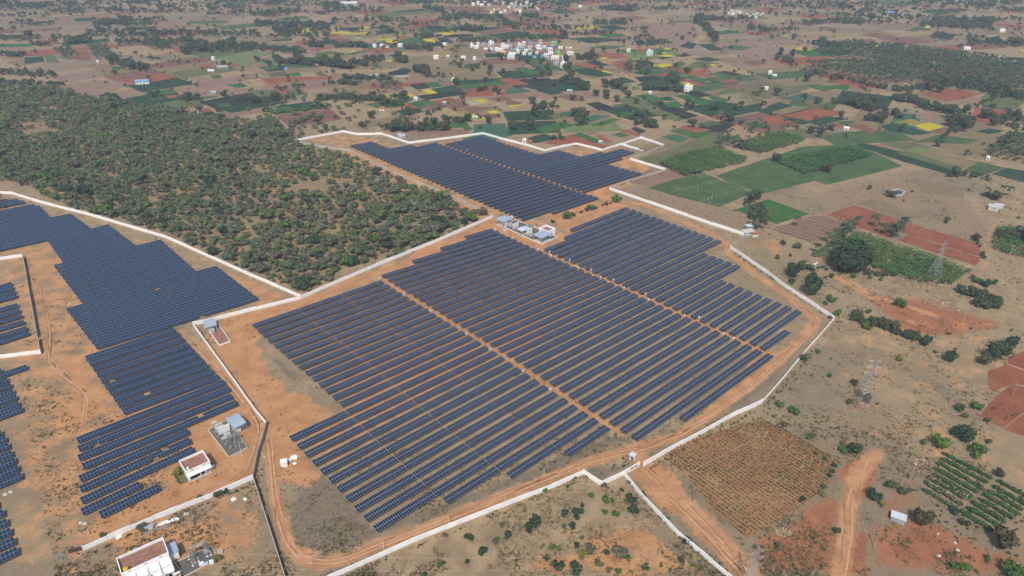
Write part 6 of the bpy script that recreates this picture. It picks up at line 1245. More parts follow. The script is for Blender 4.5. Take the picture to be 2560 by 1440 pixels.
S_ = [(330,592,55,'B','against the white front wall'),(625,462,38,'B','under the corner of the front wall'),(740,440,28,'','just below the tip of the wall corner'),(790,640,66,'B','below the wall step'),(925,700,100,'B','large, in the middle of the dry ground'),(1005,690,55,'B','right of the large fresh green one'),(1190,690,95,'D','beside the wall along the access road, upper'),(1210,795,110,'D','beside the wall along the access road, lower'),(930,808,55,'B','small, below the large fresh green one'),(1030,842,85,'B','round, above the pale rubble'),(700,738,50,'D','small, above the left pair'),(515,832,95,'D','left of a pair of like bushes'),(655,838,105,'D','right of a pair of like bushes'),(230,905,100,'D','upper half of a double clump'),(185,975,100,'D','lower half of a double clump'),(600,955,85,'D','above thin grass'),(515,950,55,'G','thin, next to the dark one'),(410,1165,65,'B','left of two touching each other'),(465,1170,55,'B','right of two touching each other'),(650,1140,65,'D','above the yellow-green one'),(780,1185,110,'G','wide and thin, beside the yellow-green one'),(705,1245,90,'Y','among red stones'),(945,1215,75,'D','left of the big brownish tree'),(1165,1270,65,'B','beside the pole below the rubble'),(340,1268,60,'D','small, at the lower left red patch'),(460,1360,110,'D','at the bottom edge left'),(640,1400,150,'D','largest at the bottom edge'),(860,1345,105,'G','silvery, near the bottom edge'),(1060,1405,65,'B','at the bottom edge below the pole'),(1185,1405,45,'B','tiny, right of the pole foot'),(1690,1290,72,'D','near the wall in the lower right corner'),(1745,1100,80,'D','leaning on the wall of the access road'),(1805,1338,55,'B','round, at the lower right'),(1895,1368,55,'','thin, at the lower right'),(1330,1362,80,'D','between two red earth banks'),(915,540,55,'G','below the step of the front wall'),(1095,585,50,'D','below the junction of two walls'),(1310,640,55,'','overlapping the access road wall'),(1550,870,50,'','overlapping the access road wall, middle'),(1830,1140,60,'','overlapping the access road wall, lower'),(1190,505,45,'','near the top of the access road wall'),(560,550,40,'D','small and dark near the wall'),(1000,600,30,'','tiny, under the wall junction'),(970,1390,60,'G','dry, by the bottom edge'),(1650,1385,50,'G','flat and dry at the lower right'),(400,905,35,'G','tiny, left of centre'),(310,1130,35,'G','tiny, above the red bank'),(700,1070,60,'G','thin, above the red earth')]
for a, b, w_, kd, wh in S_: q = PZ('O', a, b); bush(q[0], q[1] + 2, w_ / 4, kd, wh, G1)
for a, b, w_, kd, wh in [(2130,1065,90,'D','above the left part of the front wall'),(2255,1215,110,'D','beside a pale heap'),(2115,1305,60,'D','left of the red ground'),(1850,1335,70,'B','at the bottom, left'),(2410,1075,45,'B','small, beside a thin dark one'),(2525,1045,85,'D','right of the small fresh green one'),(2385,1110,60,'G','thin and low'),(2460,935,50,'G','thin, near the wall'),(1890,1045,60,'G','thin, on tan grass'),(1690,1430,60,'','at the bottom edge, far left')]: q = PZ('N', a, b); bush(q[0], q[1] + 2, w_ / 4, kd, wh + ' of the dry ground', G1)
G2 = 'bushes on the open land to the right'
for k, a, b, w_, kd, wh in [('L',115,1180,75,'B','outside the low thin wall'),('L',250,1255,115,'B','larger, outside the low thin wall'),('L',610,890,55,'','by the lattice pylon path'),('L',500,650,55,'','near the right wall corner'),('L',360,730,90,'','against the low thin wall'),('L',695,270,85,'B','at the right corner of the plant'),('L',630,130,80,'B','above the right corner of the plant'),('L',570,160,50,'','next to the bush above the right corner'),('L',1310,180,105,'','on the red earth patch'),('L',1005,250,55,'','left of the red earth patch'),('L',1560,565,130,'D','at the end of the thorn hedge'),('L',980,400,80,'B','in the thorn hedge'),('L',1665,645,40,'B','tiny, under the dark tree'),('L',2060,1195,90,'B','left of the red field'),('L',2110,1210,80,'B','right twin left of the red field'),('L',1305,720,75,'Y','yellow-green, on grey grass'),('L',1960,1290,60,'','at the foot of a pole'),('L',1910,1215,80,'','by a leaning pole'),('L',860,960,70,'N','left of the pylon'),('L',980,1130,110,'N','between the pylon legs'),('L',800,1150,70,'N','left pylon leg'),('L',905,1075,80,'N','behind the pylon legs'),('L',2185,1330,55,'','on the lower red field'),
  ('Pq',430,65,85,'B','above the dotted crop field'),('Pq',740,195,95,'B','left of the clump by the grave road'),('Pq',835,200,110,'D','middle of the clump by the dirt road end'),('Pq',910,190,90,'','right of the clump by the dirt road end'),('Pq',1715,140,150,'B','round and bright, above the hedge garden'),('Pq',2095,235,160,'B','wide, above the hedge garden'),('Pq',1215,550,100,'','beside the tall yellow pole'),('Pq',1335,610,75,'','right of the one beside the yellow pole'),('Pq',1055,665,125,'D','round, beside the red dirt road'),('Pq',1130,735,75,'Y','below the round one by the dirt road'),('Pq',1850,810,100,'D','left of the lower hedges'),('Pq',1955,930,100,'D','at the lower end of the hedges'),('Pq',560,275,45,'D','at the edge of the dotted field, upper'),('Pq',655,340,55,'D','at the edge of the dotted field, middle'),('Pq',640,400,55,'D','at the edge of the dotted field, third'),('Pq',610,445,55,'D','at the edge of the dotted field, fourth'),('Pq',545,560,60,'','at the lower corner of the dotted field'),('Pq',345,690,70,'D','below the dotted field'),('Pq',535,635,80,'Y','below the dotted field corner'),('Pq',1855,1355,85,'B','on red soil at the lower right'),('Pq',1970,1390,120,'B','larger, on red soil at the lower right'),('Pq',1550,125,70,'','small, near the bright round one'),('Pq',2200,110,60,'','small, above the wide one'),('Pq',475,220,45,'','tiny, above the dotted field'),('Pq',680,1000,70,'','right of the rocky bank'),('Pq',100,1150,80,'G','silvery, on the rocky bank'),('Pq',745,125,60,'G','dry, by the clump'),
  ('H',290,1040,70,'','near the tiled hut'),('H',150,1000,60,'','right of the tiled hut'),('H',845,1330,65,'B','below the banyan'),('H',1015,1345,45,'B','below the banana plot'),('H',1130,1360,45,'','below the banana plot, right'),('H',2080,1380,70,'B','below the right end of the bananas'),('H',2270,1400,70,'','right of the bananas'),('H',240,1390,70,'','left of the tall round tree'),('H',90,1140,60,'','on orange earth'),('H',220,1120,40,'','tiny, on orange earth'),('H',630,1330,60,'','under the banyan, left'),('H',1780,790,35,'D','alone in the pink fallow'),('H',2035,925,25,'D','tiny, in the pink fallow'),('H',1000,450,40,'','left of the farm pond'),('H',2010,465,35,'','near the concrete house plot'),('H',1355,565,22,'D','tiny, below the farm pond'),('H',1440,475,22,'D','tiny, right of the farm pond')]:
    q = PZ(k, a, b); bush(q[0], q[1] + 1.5, w_ / 4, kd, wh, G2)
for a, b, w_, kd, wh in [(410,785,40,'D','left end of the planted row behind the middle station'),(545,745,95,'B','planted row behind the middle station, left'),(610,722,50,'R','planted row, left of its middle'),(695,688,40,'R','planted row, at its middle'),(738,668,40,'R','planted row, right of its middle'),(775,660,65,'B','planted row, second green one'),(825,645,45,'','planted row, beside the second green one'),(905,615,25,'D','planted row, tiny'),(940,608,40,'R','planted row, right part'),(985,595,22,'R','planted row, tiny red'),(1035,575,85,'B','planted row, right end'),(1085,556,35,'D','planted row, dark at its right end')]:
    q = PZ('G', a, b); bush(q[0], q[1] + 1, w_ / 4, kd, wh, 'bushes planted in a line behind the middle station')
for px, py, w_, kd, wh in [(448,1185,22,'Y','at the left side of the white plant building'),(455,1178,16,'B','at the wall of the white plant building'),(297,1424,12,'B','at the left corner of the bottom left control building'),(546,1402,18,'Y','at the right end of the bottom left switchyard'),(505,1250,18,'','at the foot of the front-left wall'),(565,1232,16,'D','behind debris along the front-left wall'),(545,1241,22,'','along the front-left wall'),(355,1325,20,'G','dry, near the stacked pipes'),(260,1345,20,'G','dry, by the lower end of the front-left wall')]: bush(px, py, w_, kd, wh, 'bushes near the lower left buildings')
# larger named trees
def bigtree(px, py, wpx, kind, label, name='broadleaf_tree', base=7.2, sz=1.0):
    q = P(px, py); s = wpx / pxm(px, py) / base; return plant(kind, q[0], q[1], s, name, label, 'tree', sz=s * sz)
K_DK = recolor(K_BROAD, L_DARK)
K_BANYAN = tree_kind(560, 1, L_DARK, 3.6, 2.3, 2.9, 26, 1900, .42, .3)
bigtree(2127,672,122,K_BANYAN,'huge spreading dark banyan tree among the bananas','banyan_tree', sz=.78)
bigtree(2027,738,54,K_DK,'tall round dark tree standing alone outside the right wall', sz=1.25)
bigtree(1977,692,46,K_DK,'low wide dark tree left of the tall round one', sz=.8)
bigtree(2374,905,36,K_DK,'dark green tree on grey grass left of the paired trees')
bigtree(2490,902,58,K_DK,'wide dark tree beside the red field at the right'); bigtree(2523,868,36,K_DK,'dark tree touching the wide one at the right'); bigtree(2455,910,34,K_BROAD,'lighter tree left of the wide dark pair')
bigtree(2438,765,34,K_TALL,'tall dark tree in the thicket at the right edge')
bigtree(2300,1312,52,K_BB,'brownish spreading tree beside the tin shed'); bigtree(2494,1190,26,K_BB,'small dark brown tree above the lower hedges'); bigtree(2500,1370,62,K_BB,'big brownish tree below the lower hedges'); bigtree(2530,1440,70,K_BY,'fresh green tree in the bottom right corner', sz=.6)
bigtree(2408,1100,62,K_DK,'wide low dark bush-like tree right of the bright round bush', sz=.55)
bigtree(1548,1392,42,K_BG,'grey-brown round tree among pale rubble, bottom middle', sz=.9)
bigtree(762,722,34,K_DK,'dark tree at the lower tip of the scrub by the wall junction'); bigtree(890,662,24,K_DK,'round dark tree near the long white wall'); bigtree(915,640,34,K_BROAD,'bushy tree at the scrub edge near the long white wall'); bigtree(960,612,38,K_BROAD,'wide tree at the lower right scrub edge')
bigtree(2225,493,30,K_BB,'dark bushy tree beside the farm pond', sz=.6)

# ---------------------------------------------------------------- pylons, poles, posts
def pylon(px, py, H_, rz, label, base=3.3):
    x, y = P(px, py); o = tag(empty('lattice_pylon', (x, y, 0), rz), label, 'pylon')
    def hw(z): return base + (.75 - base) * min(1, z / (H_ * .62)) if z < H_ * .62 else .75 - .65 * (z - H_ * .62) / (H_ * .38)
    zs = list(np.linspace(0, H_, 13)); cs = [(-1,-1),(1,-1),(1,1),(-1,1)]
    for a, b in cs:
        m = MB()
        for z0, z1 in zip(zs[:-1], zs[1:]): m.tube((a*hw(z0), b*hw(z0), z0), (a*hw(z1), b*hw(z1), z1), .075, n=4, cap=False)
        m.build('leg', M_GALV, o)
    m = MB()
    for i, (z0, z1) in enumerate(zip(zs[:-1], zs[1:])):
        for k in range(4):
            a, b = cs[k], cs[(k + 1) % 4]; p = lambda c, z: (c[0]*hw(z), c[1]*hw(z), z)
            m.tube(p(a, z0), p(b, z1), .032, n=4, cap=False); m.tube(p(b, z0), p(a, z1), .032, n=4, cap=False); m.tube(p(a, z1), p(b, z1), .032, n=4, cap=False)
    m.build('bracing', M_GALV, o)
    for z in (H_*.64, H_*.76, H_*.88):
        m = MB(); r = 3.6 if z < H_*.8 else 3.0
        for s in (-1, 1):
            for b in (-1, 1): m.tube((s*hw(z), b*hw(z), z), (s*r, 0, z + .1), .045, n=4); m.tube((s*hw(z+.9), b*hw(z+.9), z + .9), (s*r, 0, z + .12), .04, n=4)
        m.build('cross_arm', M_GALV, o)
        for s in (-1, 1): m = MB(); m.lathe([(.02,z),(.13,z-.2),(.06,z-.4),(.13,z-.6),(.06,z-.8),(.13,z-1.0),(.06,z-1.2),(.13,z-1.4),(0,z-1.5)], s*r, 0, 6); m.build('insulator', M_DARK, o)
    return np.array((x, y)), H_
pylon(2333,697,26,R(15),'grey lattice pylon rising out of the banana plot'); pylon(2157,1008,26,R(-5),'thin grey lattice pylon on the dry grass to the right'); pc, ph = pylon(1864,1503,26,R(20),'grey lattice pylon whose tip shows at the bottom edge')
def pole(px, py, h, label, lean=(0, 0), r=.13, arm=True, mat_=None, group='utility poles'):
    x, y = P(px, py); o = tag(empty('utility_pole', (x, y, 0), rng.uniform(0, 3)), label, 'pole', group); m = MB(); m.tube((0,0,-.3), (lean[0], lean[1], h), r, r * .7, 7); m.build('shaft', mat_ or M_POLE, o)
    if arm:
        m = MB(); m.box(-.9 + lean[0], -.06 + lean[1], h - .5, .9 + lean[0], .06 + lean[1], h - .38); m.build('cross_bar', M_GALV, o)
        m = MB()
        for s in (-.8, 0, .8): m.tube((s + lean[0], lean[1], h - .37), (s + lean[0], lean[1], h - .15), .05)
        m.build('insulators', M_WHITEP, o)
    return x, y, h
for a, b, h, lab in [(2184,1371,8,'yellowish pole on the red soil right of the dirt road'),(2254,1211,8,'tall yellowish pole above the garden path'),(2408,1266,6,'leaning grey pole in the hedge garden'),(2531,989,7,'pole on the red field at the right edge'),(2417,999,7,'dark pole beside the footpath on grey grass'),(2443,901,7,'yellow pole in front of the wide dark trees'),(2404,811,7,'pole on the red earth patch'),(2287,1080,6,'pole on grey grass, left of a pair'),(2332,1082,6,'pole on grey grass, right of a pair'),(2476,1393,5,'short pole at the lower hedges') ,(2155,1124,5,'white-topped pole behind the dirt road end'),(2280,567,6,'pole on the red ploughed plots'),(2240,460,7,'pole beside the farm pond'),(1573,1430,9,'grey concrete pole on the dry ground at the bottom'),(1282,1440,9,'pole at the bottom edge below the front wall'),(1462,1445,9,'yellowish pole at the bottom edge'),(1000,1440,8,'thin pole at the bottom edge, left'),(2202,210,7,'pole in the upper right pasture'),(2523,640,8,'yellow pole at the right banana plot'),(2466,690,7,'pole by the curve of the dirt road'),(1948,640,6,'thin pole near the tiled hut'),(2200,785,6,'thin pole by the thorn hedge')]:
    pole(a, b, h, lab, (rng.uniform(-.3, .3), rng.uniform(-.3, .3)))
M_CABLE = plain('aluminium_cable', (.45,.45,.44), .5, .05, 1, .4)
def cable(a, b, sag, label, r=.012):
    m = MB(); n = 14; pr = None
    for i in range(n + 1):
        t = i / n; p = (a[0] + (b[0]-a[0])*t, a[1] + (b[1]-a[1])*t, a[2] + (b[2]-a[2])*t - 4 * sag * t * (1 - t))
        if pr: m.tube(pr, p, r, n=4, cap=False)
        pr = p
    tag(m.build('power_line', M_CABLE), label, 'cable', 'power lines along the bottom edge')
for k, z in enumerate((16.6, 19.8, 22.9, 26)):
    q = P(560, 1520); c_ = math.cos(R(20)); off = 3.4 if k < 3 else 0
    cable((pc[0] - off * c_, pc[1] - off * .34, z - (1.5 if k < 3 else 0)), (q[0] - off, q[1] - off * .3, z - (1.5 if k < 3 else 0)), 4, 'thin power cable strung along the bottom of the view, %s from the ground' % ORD(k + 1))
# boundary stones of the green squares and the striped plot
def stones(pts, sp, label, h=1.5):
    g = PP(pts); o = tag(empty('stone_fence', (g[0][0], g[0][1], 0)), label, 'fence'); c = g[0]
    for a, b in zip(g[:-1], g[1:]):
        d = b - a; n = max(1, int(np.linalg.norm(d) / sp))
        for i in range(n): p = a + d * i / n - c; m = MB(); m.cbox(p[0] + rng.normal() * .1, p[1] + rng.normal() * .1, -.2, .16, .22, h + .2 + rng.uniform(-.2, .2), rng.uniform(0, 3)); m.build('stone_post', M_STONE, o)
    wv = MB()
    for a, b in zip(g[:-1], g[1:]):
        for z in (.5, 1.1): wv.tube((*(a - c), z), (*(b - c), z), .012, n=3, cap=False)
    wv.build('wire', M_CABLE, o)
stones(Z('G', [(1330,410),(1580,360),(1900,310),(2100,350),(2300,440),(2440,490)]), 4, 'line of pale stone posts along the back of the green squares')
stones(Z('G', [(1600,490),(1860,420),(2080,370),(2140,370)]), 4, 'line of stone posts running through the middle of the green squares')
stones(Z('G', [(1860,430),(2040,530),(1880,580),(2140,500),(2300,460)]), 4, 'bent line of stone posts in the right green squares')
stones(Z('G', [(1900,590),(2060,610),(2190,630)]), 4, 'short line of stone posts at the front of the green squares')
stones(Z('H', [(20,840),(160,800),(290,760),(420,730),(560,720),(700,745),(800,790)]), 3, 'row of white stone posts curving round the striped plot', 1.7)

# ---------------------------------------------------------------- combiner boxes, lightning masts, small things
def combiner(px, py, label, group, s=.85):
    x, y = P(px, py); o = tag(empty('combiner_box', (x, y, 0), R(40)), label, 'electrical box', group); o.scale = (s, s, s)
    m = MB(); m.box(-.5, -.3, .75, .5, .3, 1.75); m.box(-.56, -.36, 1.75, .56, .36, 1.82); m.build('cabinet', M_WHITEP, o); m = MB(); m.box(-.42, -.04, 0, -.34, .04, .75); m.box(.34, -.04, 0, .42, .04, .75); m.build('stand', M_GALV, o)
g_ = 'white electrical boxes along the dirt tracks'
for i, (a, b) in enumerate([(1374,632),(1424,653),(1477.5,677),(1533.5,702)]): combiner(a, b + 1, 'white electrical box at the right track, %s from the shed end' % ORD(i + 1), g_)
for i, (a, b) in enumerate([(1614,737),(1747.5,796)]): combiner(a, b + 1, 'white electrical box right of the lower right track, %s from the top' % ORD(i + 1), g_)
for i, (a, b) in enumerate([(1238.5,576.5),(1282,596.5),(1345,626),(1377,641),(1446,671.5),(1501.5,696),(1560,722.5),(1622,752),(1711,792),(1808,837),(1833.5,848.5)]): combiner(a, b + 1, 'white electrical box at a row end of the middle column, %s from the shed end' % ORD(i + 1), g_)
for i, (a, b) in enumerate([(949,699),(1010,740),(1076,781),(1165.5,838),(1224,877),(1308,931),(1376,977)]): combiner(a, b + 1, 'white electrical box at the orange track, %s from its upper end' % ORD(i + 1), g_)
for i, (a, b) in enumerate([(932.5,389.5),(971,405),(1010.5,422),(1063,443.5),(1107,462),(1167,487),(1217,508.5),(1284,538.5)]): combiner(a, b, 'white electrical box on the scrub side of the far field, %s from the back' % ORD(i + 1), g_)
for i, (a, b) in enumerate([(1168,378.5),(1231,400.5),(1287,419),(1322.5,430.5),(1359,443),(1410,461.5)]): combiner(a, b, 'white electrical box on the far field track, %s from the back' % ORD(i + 1), g_)
def mast(px, py, h, label):
    x, y = P(px, py); o = tag(empty('lightning_mast', (x, y, 0)), label, 'mast', 'lightning masts and their earth pits'); m = MB(); m.tube((0,0,0), (0,0,h), .05, .025, 6); m.build('rod', M_GALV, o); m = MB(); m.cbox(0,0,0,.5,.5,.15); m.build('footing', M_STONE, o)
    for k, (dx, dy) in enumerate(((1.6, 1.2), (2.6, -.2), (.4, 2.4))):
        m = MB(); m.lathe([(.42,0),(.42,.12),(.36,.18),(0,.18)], x + dx, y + dy, 10); tag(m.build('earth_pit_cover', M_STONE), 'round pale earth pit cover, ' + label.split(', ')[0].replace('thin mast ', ''), 'pit cover', 'round earth pit covers')
for a, b, h, lab in [(928,700,10,'thin mast at the upper left of the orange track, beside pale discs'),(661,853,8,'thin mast at the left row ends, on orange ground'),(786,965,9,'thin mast at the left row ends lower down, with pale discs'),(1529,1090,11,'thin mast near the bottom of the right column, with pale discs'),(1822,699,10,'thin mast on dry grass by the right rows, with pale discs'),(1171,515,9,'thin mast beside the far field scrub side, small'),(645,1142,8,'thin mast outside the left substation, on orange ground')]: mast(a, b, h, lab)
for a, b, h, lab in [(605,1140,8,'tall thin lamp post beside the left substation'),(960,1373,4,'short white post beside the front wall, left'),(1122,1309,4,'short white post beside the front wall, middle'),(1264,1250,4,'short white post beside the front wall, right'),(1360,1186,3,'short white post by the ring road'),(1445,1174,3,'short white post near the wall corner'),(1575,493,5,'white post in front of the back right wall, left'),(1691,534,5,'white post in front of the back right wall, middle'),(1815,579,5,'white post in front of the back right wall, right'),(669,1289,5,'thin post on the edge-on wall, with long shadow')]:
    x, y = P(a, b); o = tag(empty('fence_post', (x, y, 0)), lab, 'post', 'thin posts along the walls'); m = MB(); m.tube((0,0,0), (0,0,h), .07, .05, 6); m.build('shaft', M_WHITEP, o); m = MB(); m.cbox(0,0,0,.45,.45,.12); m.build('footing', M_STONE, o)
for a, b, s, lab in [(201.5,1307,.75,'pale boulder, left of a pair below the last blue row'),(213,1309,.85,'pale boulder, right of a pair below the last blue row'),(13,1236,.9,'grey block, left of a pair in the left grass'),(27,1230,.8,'grey block, right of a pair in the left grass'),(584,1248,1.1,'white rock behind the front-left wall, left'),(613,1248,.8,'white rock behind the front-left wall, right'),(296,1344,.9,'white sack at the wall above the bottom left building, left'),(300,1341,.9,'white sack at the wall above the bottom left building, right'),(173,760,.7,'pale stone at the edge of the stepped field'),(448.5,811,.6,'pale stone below the blue rows'),(2042,657,.8,'white stone on the orange earth near the wall, right'),(2037,660,.7,'white stone on the orange earth near the wall, left'),(2388,1357,.7,'pale rock on the red soil, upper'),(2394,1376,.8,'pale rock on the red soil, lower'),(2347,1390,.8,'reddish rock on the red soil'),(2345,1335,.5,'small pale rock on the red soil')]: lump(a, b, s, lab, 'rock', 'rock', M_WHITEP if 'white' in lab else M_STONE, .7)
# rubble patches: countless broken stones
def rubble(pts, n, smin, smax, label):
    g = PP(pts); mn, mx = g.min(0), g.max(0); V = []; F = []; off = 0; r = rng
    while len(F) < n * 6:
        x, y = r.uniform(mn, mx)
        if not inpoly(np.array(x), np.array(y), g) or r.uniform() > fbm(np.array(x), np.array(y), 5, 12) * 1.7 - .2: continue
        s = r.uniform(smin, smax); a = r.uniform(0, 3); c, k = math.cos(a), math.sin(a)
        for z in (0, s * r.uniform(.5, .9)):
            for u, v in ((-1,-1),(1,-1),(1,1),(-1,1)): q = r.uniform(.4, .7); px_, py_ = u * s * q, v * s * q * .7; V.append((x + px_ * c - py_ * k, y + px_ * k + py_ * c, z))
        F += [tuple(off + i for i in f) for f in ((4,5,6,7),(0,1,5,4),(1,2,6,5),(2,3,7,6),(3,0,4,7),(3,2,1,0))]; off += 8
    m_ = plain('broken_stone', (.40,.27,.17), .9, .35, .4); tag(link('rubble', np_mesh('rubble', np.array(V), np.array(F), m_)), label, 'rubble', kind='stuff')
rubble(Z('O', [(1110,880),(1300,850),(1460,900),(1460,1000),(1330,980),(1120,930)]), 200, .18, .5, 'pale broken stones beside the orange bare patch, bottom middle')
rubble(Z('O', [(1130,1090),(1350,1120),(1480,1200),(1420,1330),(1230,1300),(1140,1180)]), 220, .18, .5, 'pale broken stones right of the grey-brown tree')
rubble(Z('Pq', [(1470,270),(1550,260),(1545,380),(1440,430)]), 26, .4, .9, 'pile of pale stones left of the hedge garden'); rubble(Z('L', [(1700,150),(1760,120),(1980,240),(1940,265)]), 120, .4, .8, 'orange stones in a line on the red earth patch')
rubble(Z('Pq', [(70,980),(200,940),(250,1030),(100,1080)]), 140, .3, .6, 'pale stones on the rocky bank'); rubble(Z('M', [(1770,840),(1960,790),(1980,860),(1820,900)]), 60, .2, .45, 'dark clods behind the front-left wall')
# stacked things at the front-left wall
def stack(px, py, rz, parts, name, label, cat):
    x, y = P(px, py); o = tag(empty(name, (x, y, 0), rz), label, cat)
    for nm, mt, f in parts: m = MB(); f(m); m.build(nm, mt, o)
def pipes(m):
    for i in range(5): m.tube((-4.2 + i * .15, i * .34, .17), (4.4 - i * .3, i * .34 + .05, .17), .15, n=6)
stack(420,1308,R(24),[('pipes',M_WHITEP,pipes)],'pipe_stack','white pipes lying beside the front-left wall','pipes')
stack(392,1327,R(24),[('rails',M_GALV,lambda m: [m.box(-4.5, i*.3, 0, 4.5, i*.3 + .15, .14) for i in range(4)])],'rail_stack','grey metal rails lying in front of the stacked panels','rails')
stack(373,1318,R(24),[('panels',M_PANELB,lambda m: m.box(-2.6,-.9,.2,1.5,.9,.55)),('pallet',M_BROWNR,lambda m: m.box(1.6,-.8,0,2.8,.8,.4)),('base',M_WHITEP,lambda m: m.box(-2.8,-1.0,0,1.55,1.0,.19))],'panel_stack','stack of spare blue panels by the front-left wall','panel stack')
stack(466,1285,R(5),[('slab',M_CONC,lambda m: m.box(-.8,-.6,0,.8,.6,.3))],'concrete_block','pale concrete block behind the front-left wall','block')
def gate_f(m):
    m.box(-2.6,-.05,.1,2.6,.05,.2); m.box(-2.6,-.05,2.0,2.6,.05,2.1)
    for i in range(14): m.box(-2.6 + i*.4 - .03,-.04,.1,-2.6 + i*.4 + .03,.04,2.05)
stack(193,1379,R(20),[('gate_leaf',M_DARK,lambda m: m.box(-2.5,-.03,.2,2.5,.03,2.0)),('gate_frame',M_BROWNR,gate_f)],'entrance_gate','dark brown sheet gate at the lower end of the front-left wall','gate')
def ladder(m):
    for i in range(7): m.box(-1.0, -.9 + i*.3, .05 + i*.22, 1.0, -.8 + i*.3, .12 + i*.22)
    m.box(-1.0,-.95,0,-.9,1.1,.06); m.box(.9,-.95,0,1.0,1.1,.06); m.box(-1.0,1.0,0,-.9,1.1,1.5); m.box(.9,1.0,0,1.0,1.1,1.5)
stack(157,1394,R(70),[('grating',M_DKW,ladder)],'cattle_grid','grey sloping metal grating beside the track at the lower left','grating')
for a, b, lab in ((549,1380,'dark drum at the right of the switchyard, left'),(555,1383,'dark drum at the right of the switchyard, right'),(556,1379,'dark drum at the right of the switchyard, rear')): x, y = P(a, b); m = MB(); m.lathe([(0,0),(.42,0),(.42,.9),(.36,.93),(0,.93)], n=10); tag(m.build('drum', M_GREYM, None, (x, y, 0)), lab, 'drum')
x, y = P(488,1196); m = MB(); m.box(-.9,-.18,.55,.9,.18,.75); m.box(-.3,-.16,.75,.35,.16,1.0); m.lathe([(.05,0),(.32,.05),(.32,.1)], 0, 0, 8); o = tag(empty('motorbike', (x, y, 0), .5), 'dark motorbike parked in front of the white plant building', 'motorbike'); m = MB(); m.box(-.45,-.12,.45,.5,.12,.78); m.tube((.55,0,.4),(.45,0,1.05),.04); m.tube((.45,-.35,1.05),(.45,.35,1.05),.03); m.build('frame', M_DARK, o)
for s in (-.62, .62):
    m = MB(); m.tube((s,-.05,.31),(s,.05,.31),.31,n=14); m.build('wheel', M_DARK, o)
# farm pond
pd = [(2226,478),(2247,474),(2262,481),(2252,490),(2238,488)]
pg = PP(pd); cp = pg.mean(0); m = MB(); m.poly([(x, y, .04) for x, y in pg][::-1]); wm_, wn, wb = mat('pond_water'); wb.inputs['Base Color'].default_value = (.05,.075,.10,1); wb.inputs['Roughness'].default_value = .08
tag(m.build('pond_water', wm_), kind='structure'); kerb(pd, .8, 'pale rim wall of the small farm pond', M_CONC, .7, 'pond_rim')
# little fenced garden beside the plant building
hedge((433,1183), (450,1211), .8, .6, 'low hedge on the left side of the plant building garden', name='garden_hedge', group='garden hedges'); hedge((450,1211), (472,1201), .8, .6, 'low hedge at the front of the plant building garden', name='garden_hedge', group='garden hedges')
gp = PP([(436,1186),(455,1180),(470,1198),(452,1208)]); m = MB(); m.poly([(x, y, .03) for x, y in gp][::-1]); tag(m.build('lawn', FM('ol')), kind='structure')

# ---------------------------------------------------------------- dry grass and low weeds over the near ground
L_GRASS = leaf_mat('dry_grass', [(.215,.165,.098),(.170,.140,.084),(.130,.120,.066),(.250,.195,.115),(.110,.110,.056)], True)
def grass_arrays(r):
    V = []; F = []; A = []
    for i in range(4):
        a = r.uniform(0, 6.28); d = np.array((math.cos(a), math.sin(a), 0)); L = r.uniform(.35, .7); h = r.uniform(.18, .42); c = r.normal(size=3) * .22; c[2] = 0; k = len(V)
        V += [c - d * L * .5, c + d * L * .5, c + d * L * .35 + np.array((r.normal()*.12, r.normal()*.12, h)), c - d * L * .35 + np.array((r.normal()*.12, r.normal()*.12, h * .8))]; F.append((k, k+1, k+2, k+3)); A.append(r.uniform(0, 1))
    return np.array(V), np.array(F), np.array(A)
gv = [grass_arrays(np.random.default_rng(700 + i)) for i in range(8)]
yy = 158 * (560 / 158) ** (rng.uniform(0, 1, 70000) ** 1.35); xx = rng.uniform(-.80, .80, 70000) * (yy * .9 + 50)
dn = fbm(xx, yy, 16, 301) * .6 + fbm(xx, yy, 4, 305) * .4
# tracks, bare soil and ploughed land carry little grass
iy = np.clip(np.searchsorted(ys, yy) , 0, ny - 1); ix = np.clip(np.searchsorted(us, xx / np.maximum(ys[iy], 70)), 0, nx - 1); idx = iy * nx + ix
gp_ = inpoly(xx, yy, area_poly); bare = gp_ * 1.0 + np.clip(mask['track'][idx] * 1.3 + mask['orange'][idx] * .55 + mask['red'][idx] * .25, 0, 1)
keep = (dn > .48) & (rng.uniform(0, 1, 70000) > .72 * inpoly(xx, yy, FENCED[1])) & (rng.uniform(0, 1, 70000) > bare)
VV = []; FF = []; LL = []; TT = []; off = 0
for x, y, q in zip(xx[keep], yy[keep], dn[keep]):
    V, F, A = gv[int(rng.integers(8))]; s = rng.uniform(.5, 1.25) * (.7 + (q - .47) * 4); a = rng.uniform(0, 6.28); c, n = math.cos(a), math.sin(a)
    VV.append(np.stack([x + s * (V[:,0]*c - V[:,1]*n), y + s * (V[:,0]*n + V[:,1]*c), s * V[:,2]], 1)); FF.append(F + off); LL.append(A); TT.append(np.full(len(F), np.clip(float(rng.normal(.5, .28)), 0, 1))); off += len(V)
tag(link('dry_grass', np_mesh('dry_grass', np.concatenate(VV), np.concatenate(FF), L_GRASS, {'leaf': np.concatenate(LL), 'tint': np.concatenate(TT)})), 'dry grass tufts over the ground', 'grass', kind='stuff')
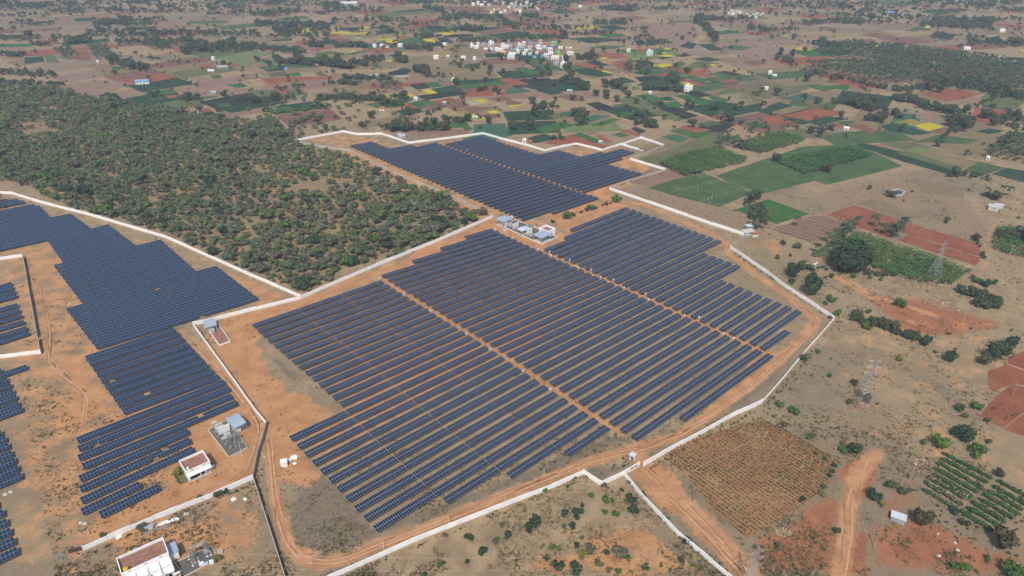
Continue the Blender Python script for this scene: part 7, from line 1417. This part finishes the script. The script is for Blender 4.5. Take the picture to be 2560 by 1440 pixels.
# low weedy shrubs too many to count on the open land, along walls and field edges
wp = []
for k in range(3600):
    px, py = rng.uniform(1280, 2580), rng.uniform(470, 1440); x, y = P(px, py); q = float(fbm(np.array(x), np.array(y), 28, 411))
    if q < .53 or inpoly(np.array(x), np.array(y), FENCED[1]) or inpoly(np.array(x), np.array(y), area_poly): continue
    if px < 2500 and py < 620 and px < 2420 and py > 400 and px > 1900: continue
    j = int(np.clip(np.searchsorted(ys, y), 0, ny - 1)) * nx + int(np.clip(np.searchsorted(us, x / y), 0, nx - 1))
    if mask['track'][j] > .3: continue
    wp.append((x, y, float(rng.lognormal(-.75, .38)), rng.uniform()))
for pts, n_ in (([(650,1540),(845,1445),(1060,1350),(1280,1264),(1459,1190)], 40), ([(1560,1194),(1690,1340),(1820,1450)], 60), ([(1608,1172),(1760,1088),(1904,1014),(1960,950),(2084,806)], 90), ([(440,1282),(640,1203)], 30), ([(210,1383),(440,1284)], 25), ([(1535,466),(1660,430)], 36), ([(2084,806),(1825,628)], 60)):
    g = PP(pts)
    for _ in range(n_):
        i = int(rng.integers(len(g) - 1)); t = rng.uniform(); q = g[i] + (g[i+1] - g[i]) * t; wp.append((q[0] + rng.uniform(.3, 2.0), q[1] - rng.uniform(.3, 1.6), float(rng.lognormal(-.8, .35)), rng.uniform()))
LS_WEED = leaf_mat('weed_leaves', [(.060,.082,.040),(.085,.092,.050),(.110,.100,.066),(.055,.088,.036),(.095,.085,.058)], True)
mass('low_weeds', wp, LS_WEED, 1.2, .75, .7, 3, 36, .42, 'low weedy shrubs dotted over the open dry land', 'weeds', seed=970)
# ---------------------------------------------------------------- thin haze over the whole plain
hm = bpy.data.materials.new('thin_haze'); hm.use_nodes = True; hn = hm.node_tree
for x in list(hn.nodes):
    if x.type != 'OUTPUT_MATERIAL': hn.nodes.remove(x)
hv = hn.nodes.new('ShaderNodeVolumePrincipled'); hv.inputs['Color'].default_value = (.66,.80,1.0,1); hv.inputs['Density'].default_value = .00015; hv.inputs['Anisotropy'].default_value = .0
hn.links.new(hv.outputs[0], [x for x in hn.nodes if x.type == 'OUTPUT_MATERIAL'][0].inputs['Volume'])
m = MB(); xm = float(np.abs(GX).max()) + 50; m.box(-xm, -120, -1.4, xm, float(ys[-1]) + 50, CAM_H + 6)
tag(m.build('haze', hm), kind='stuff')
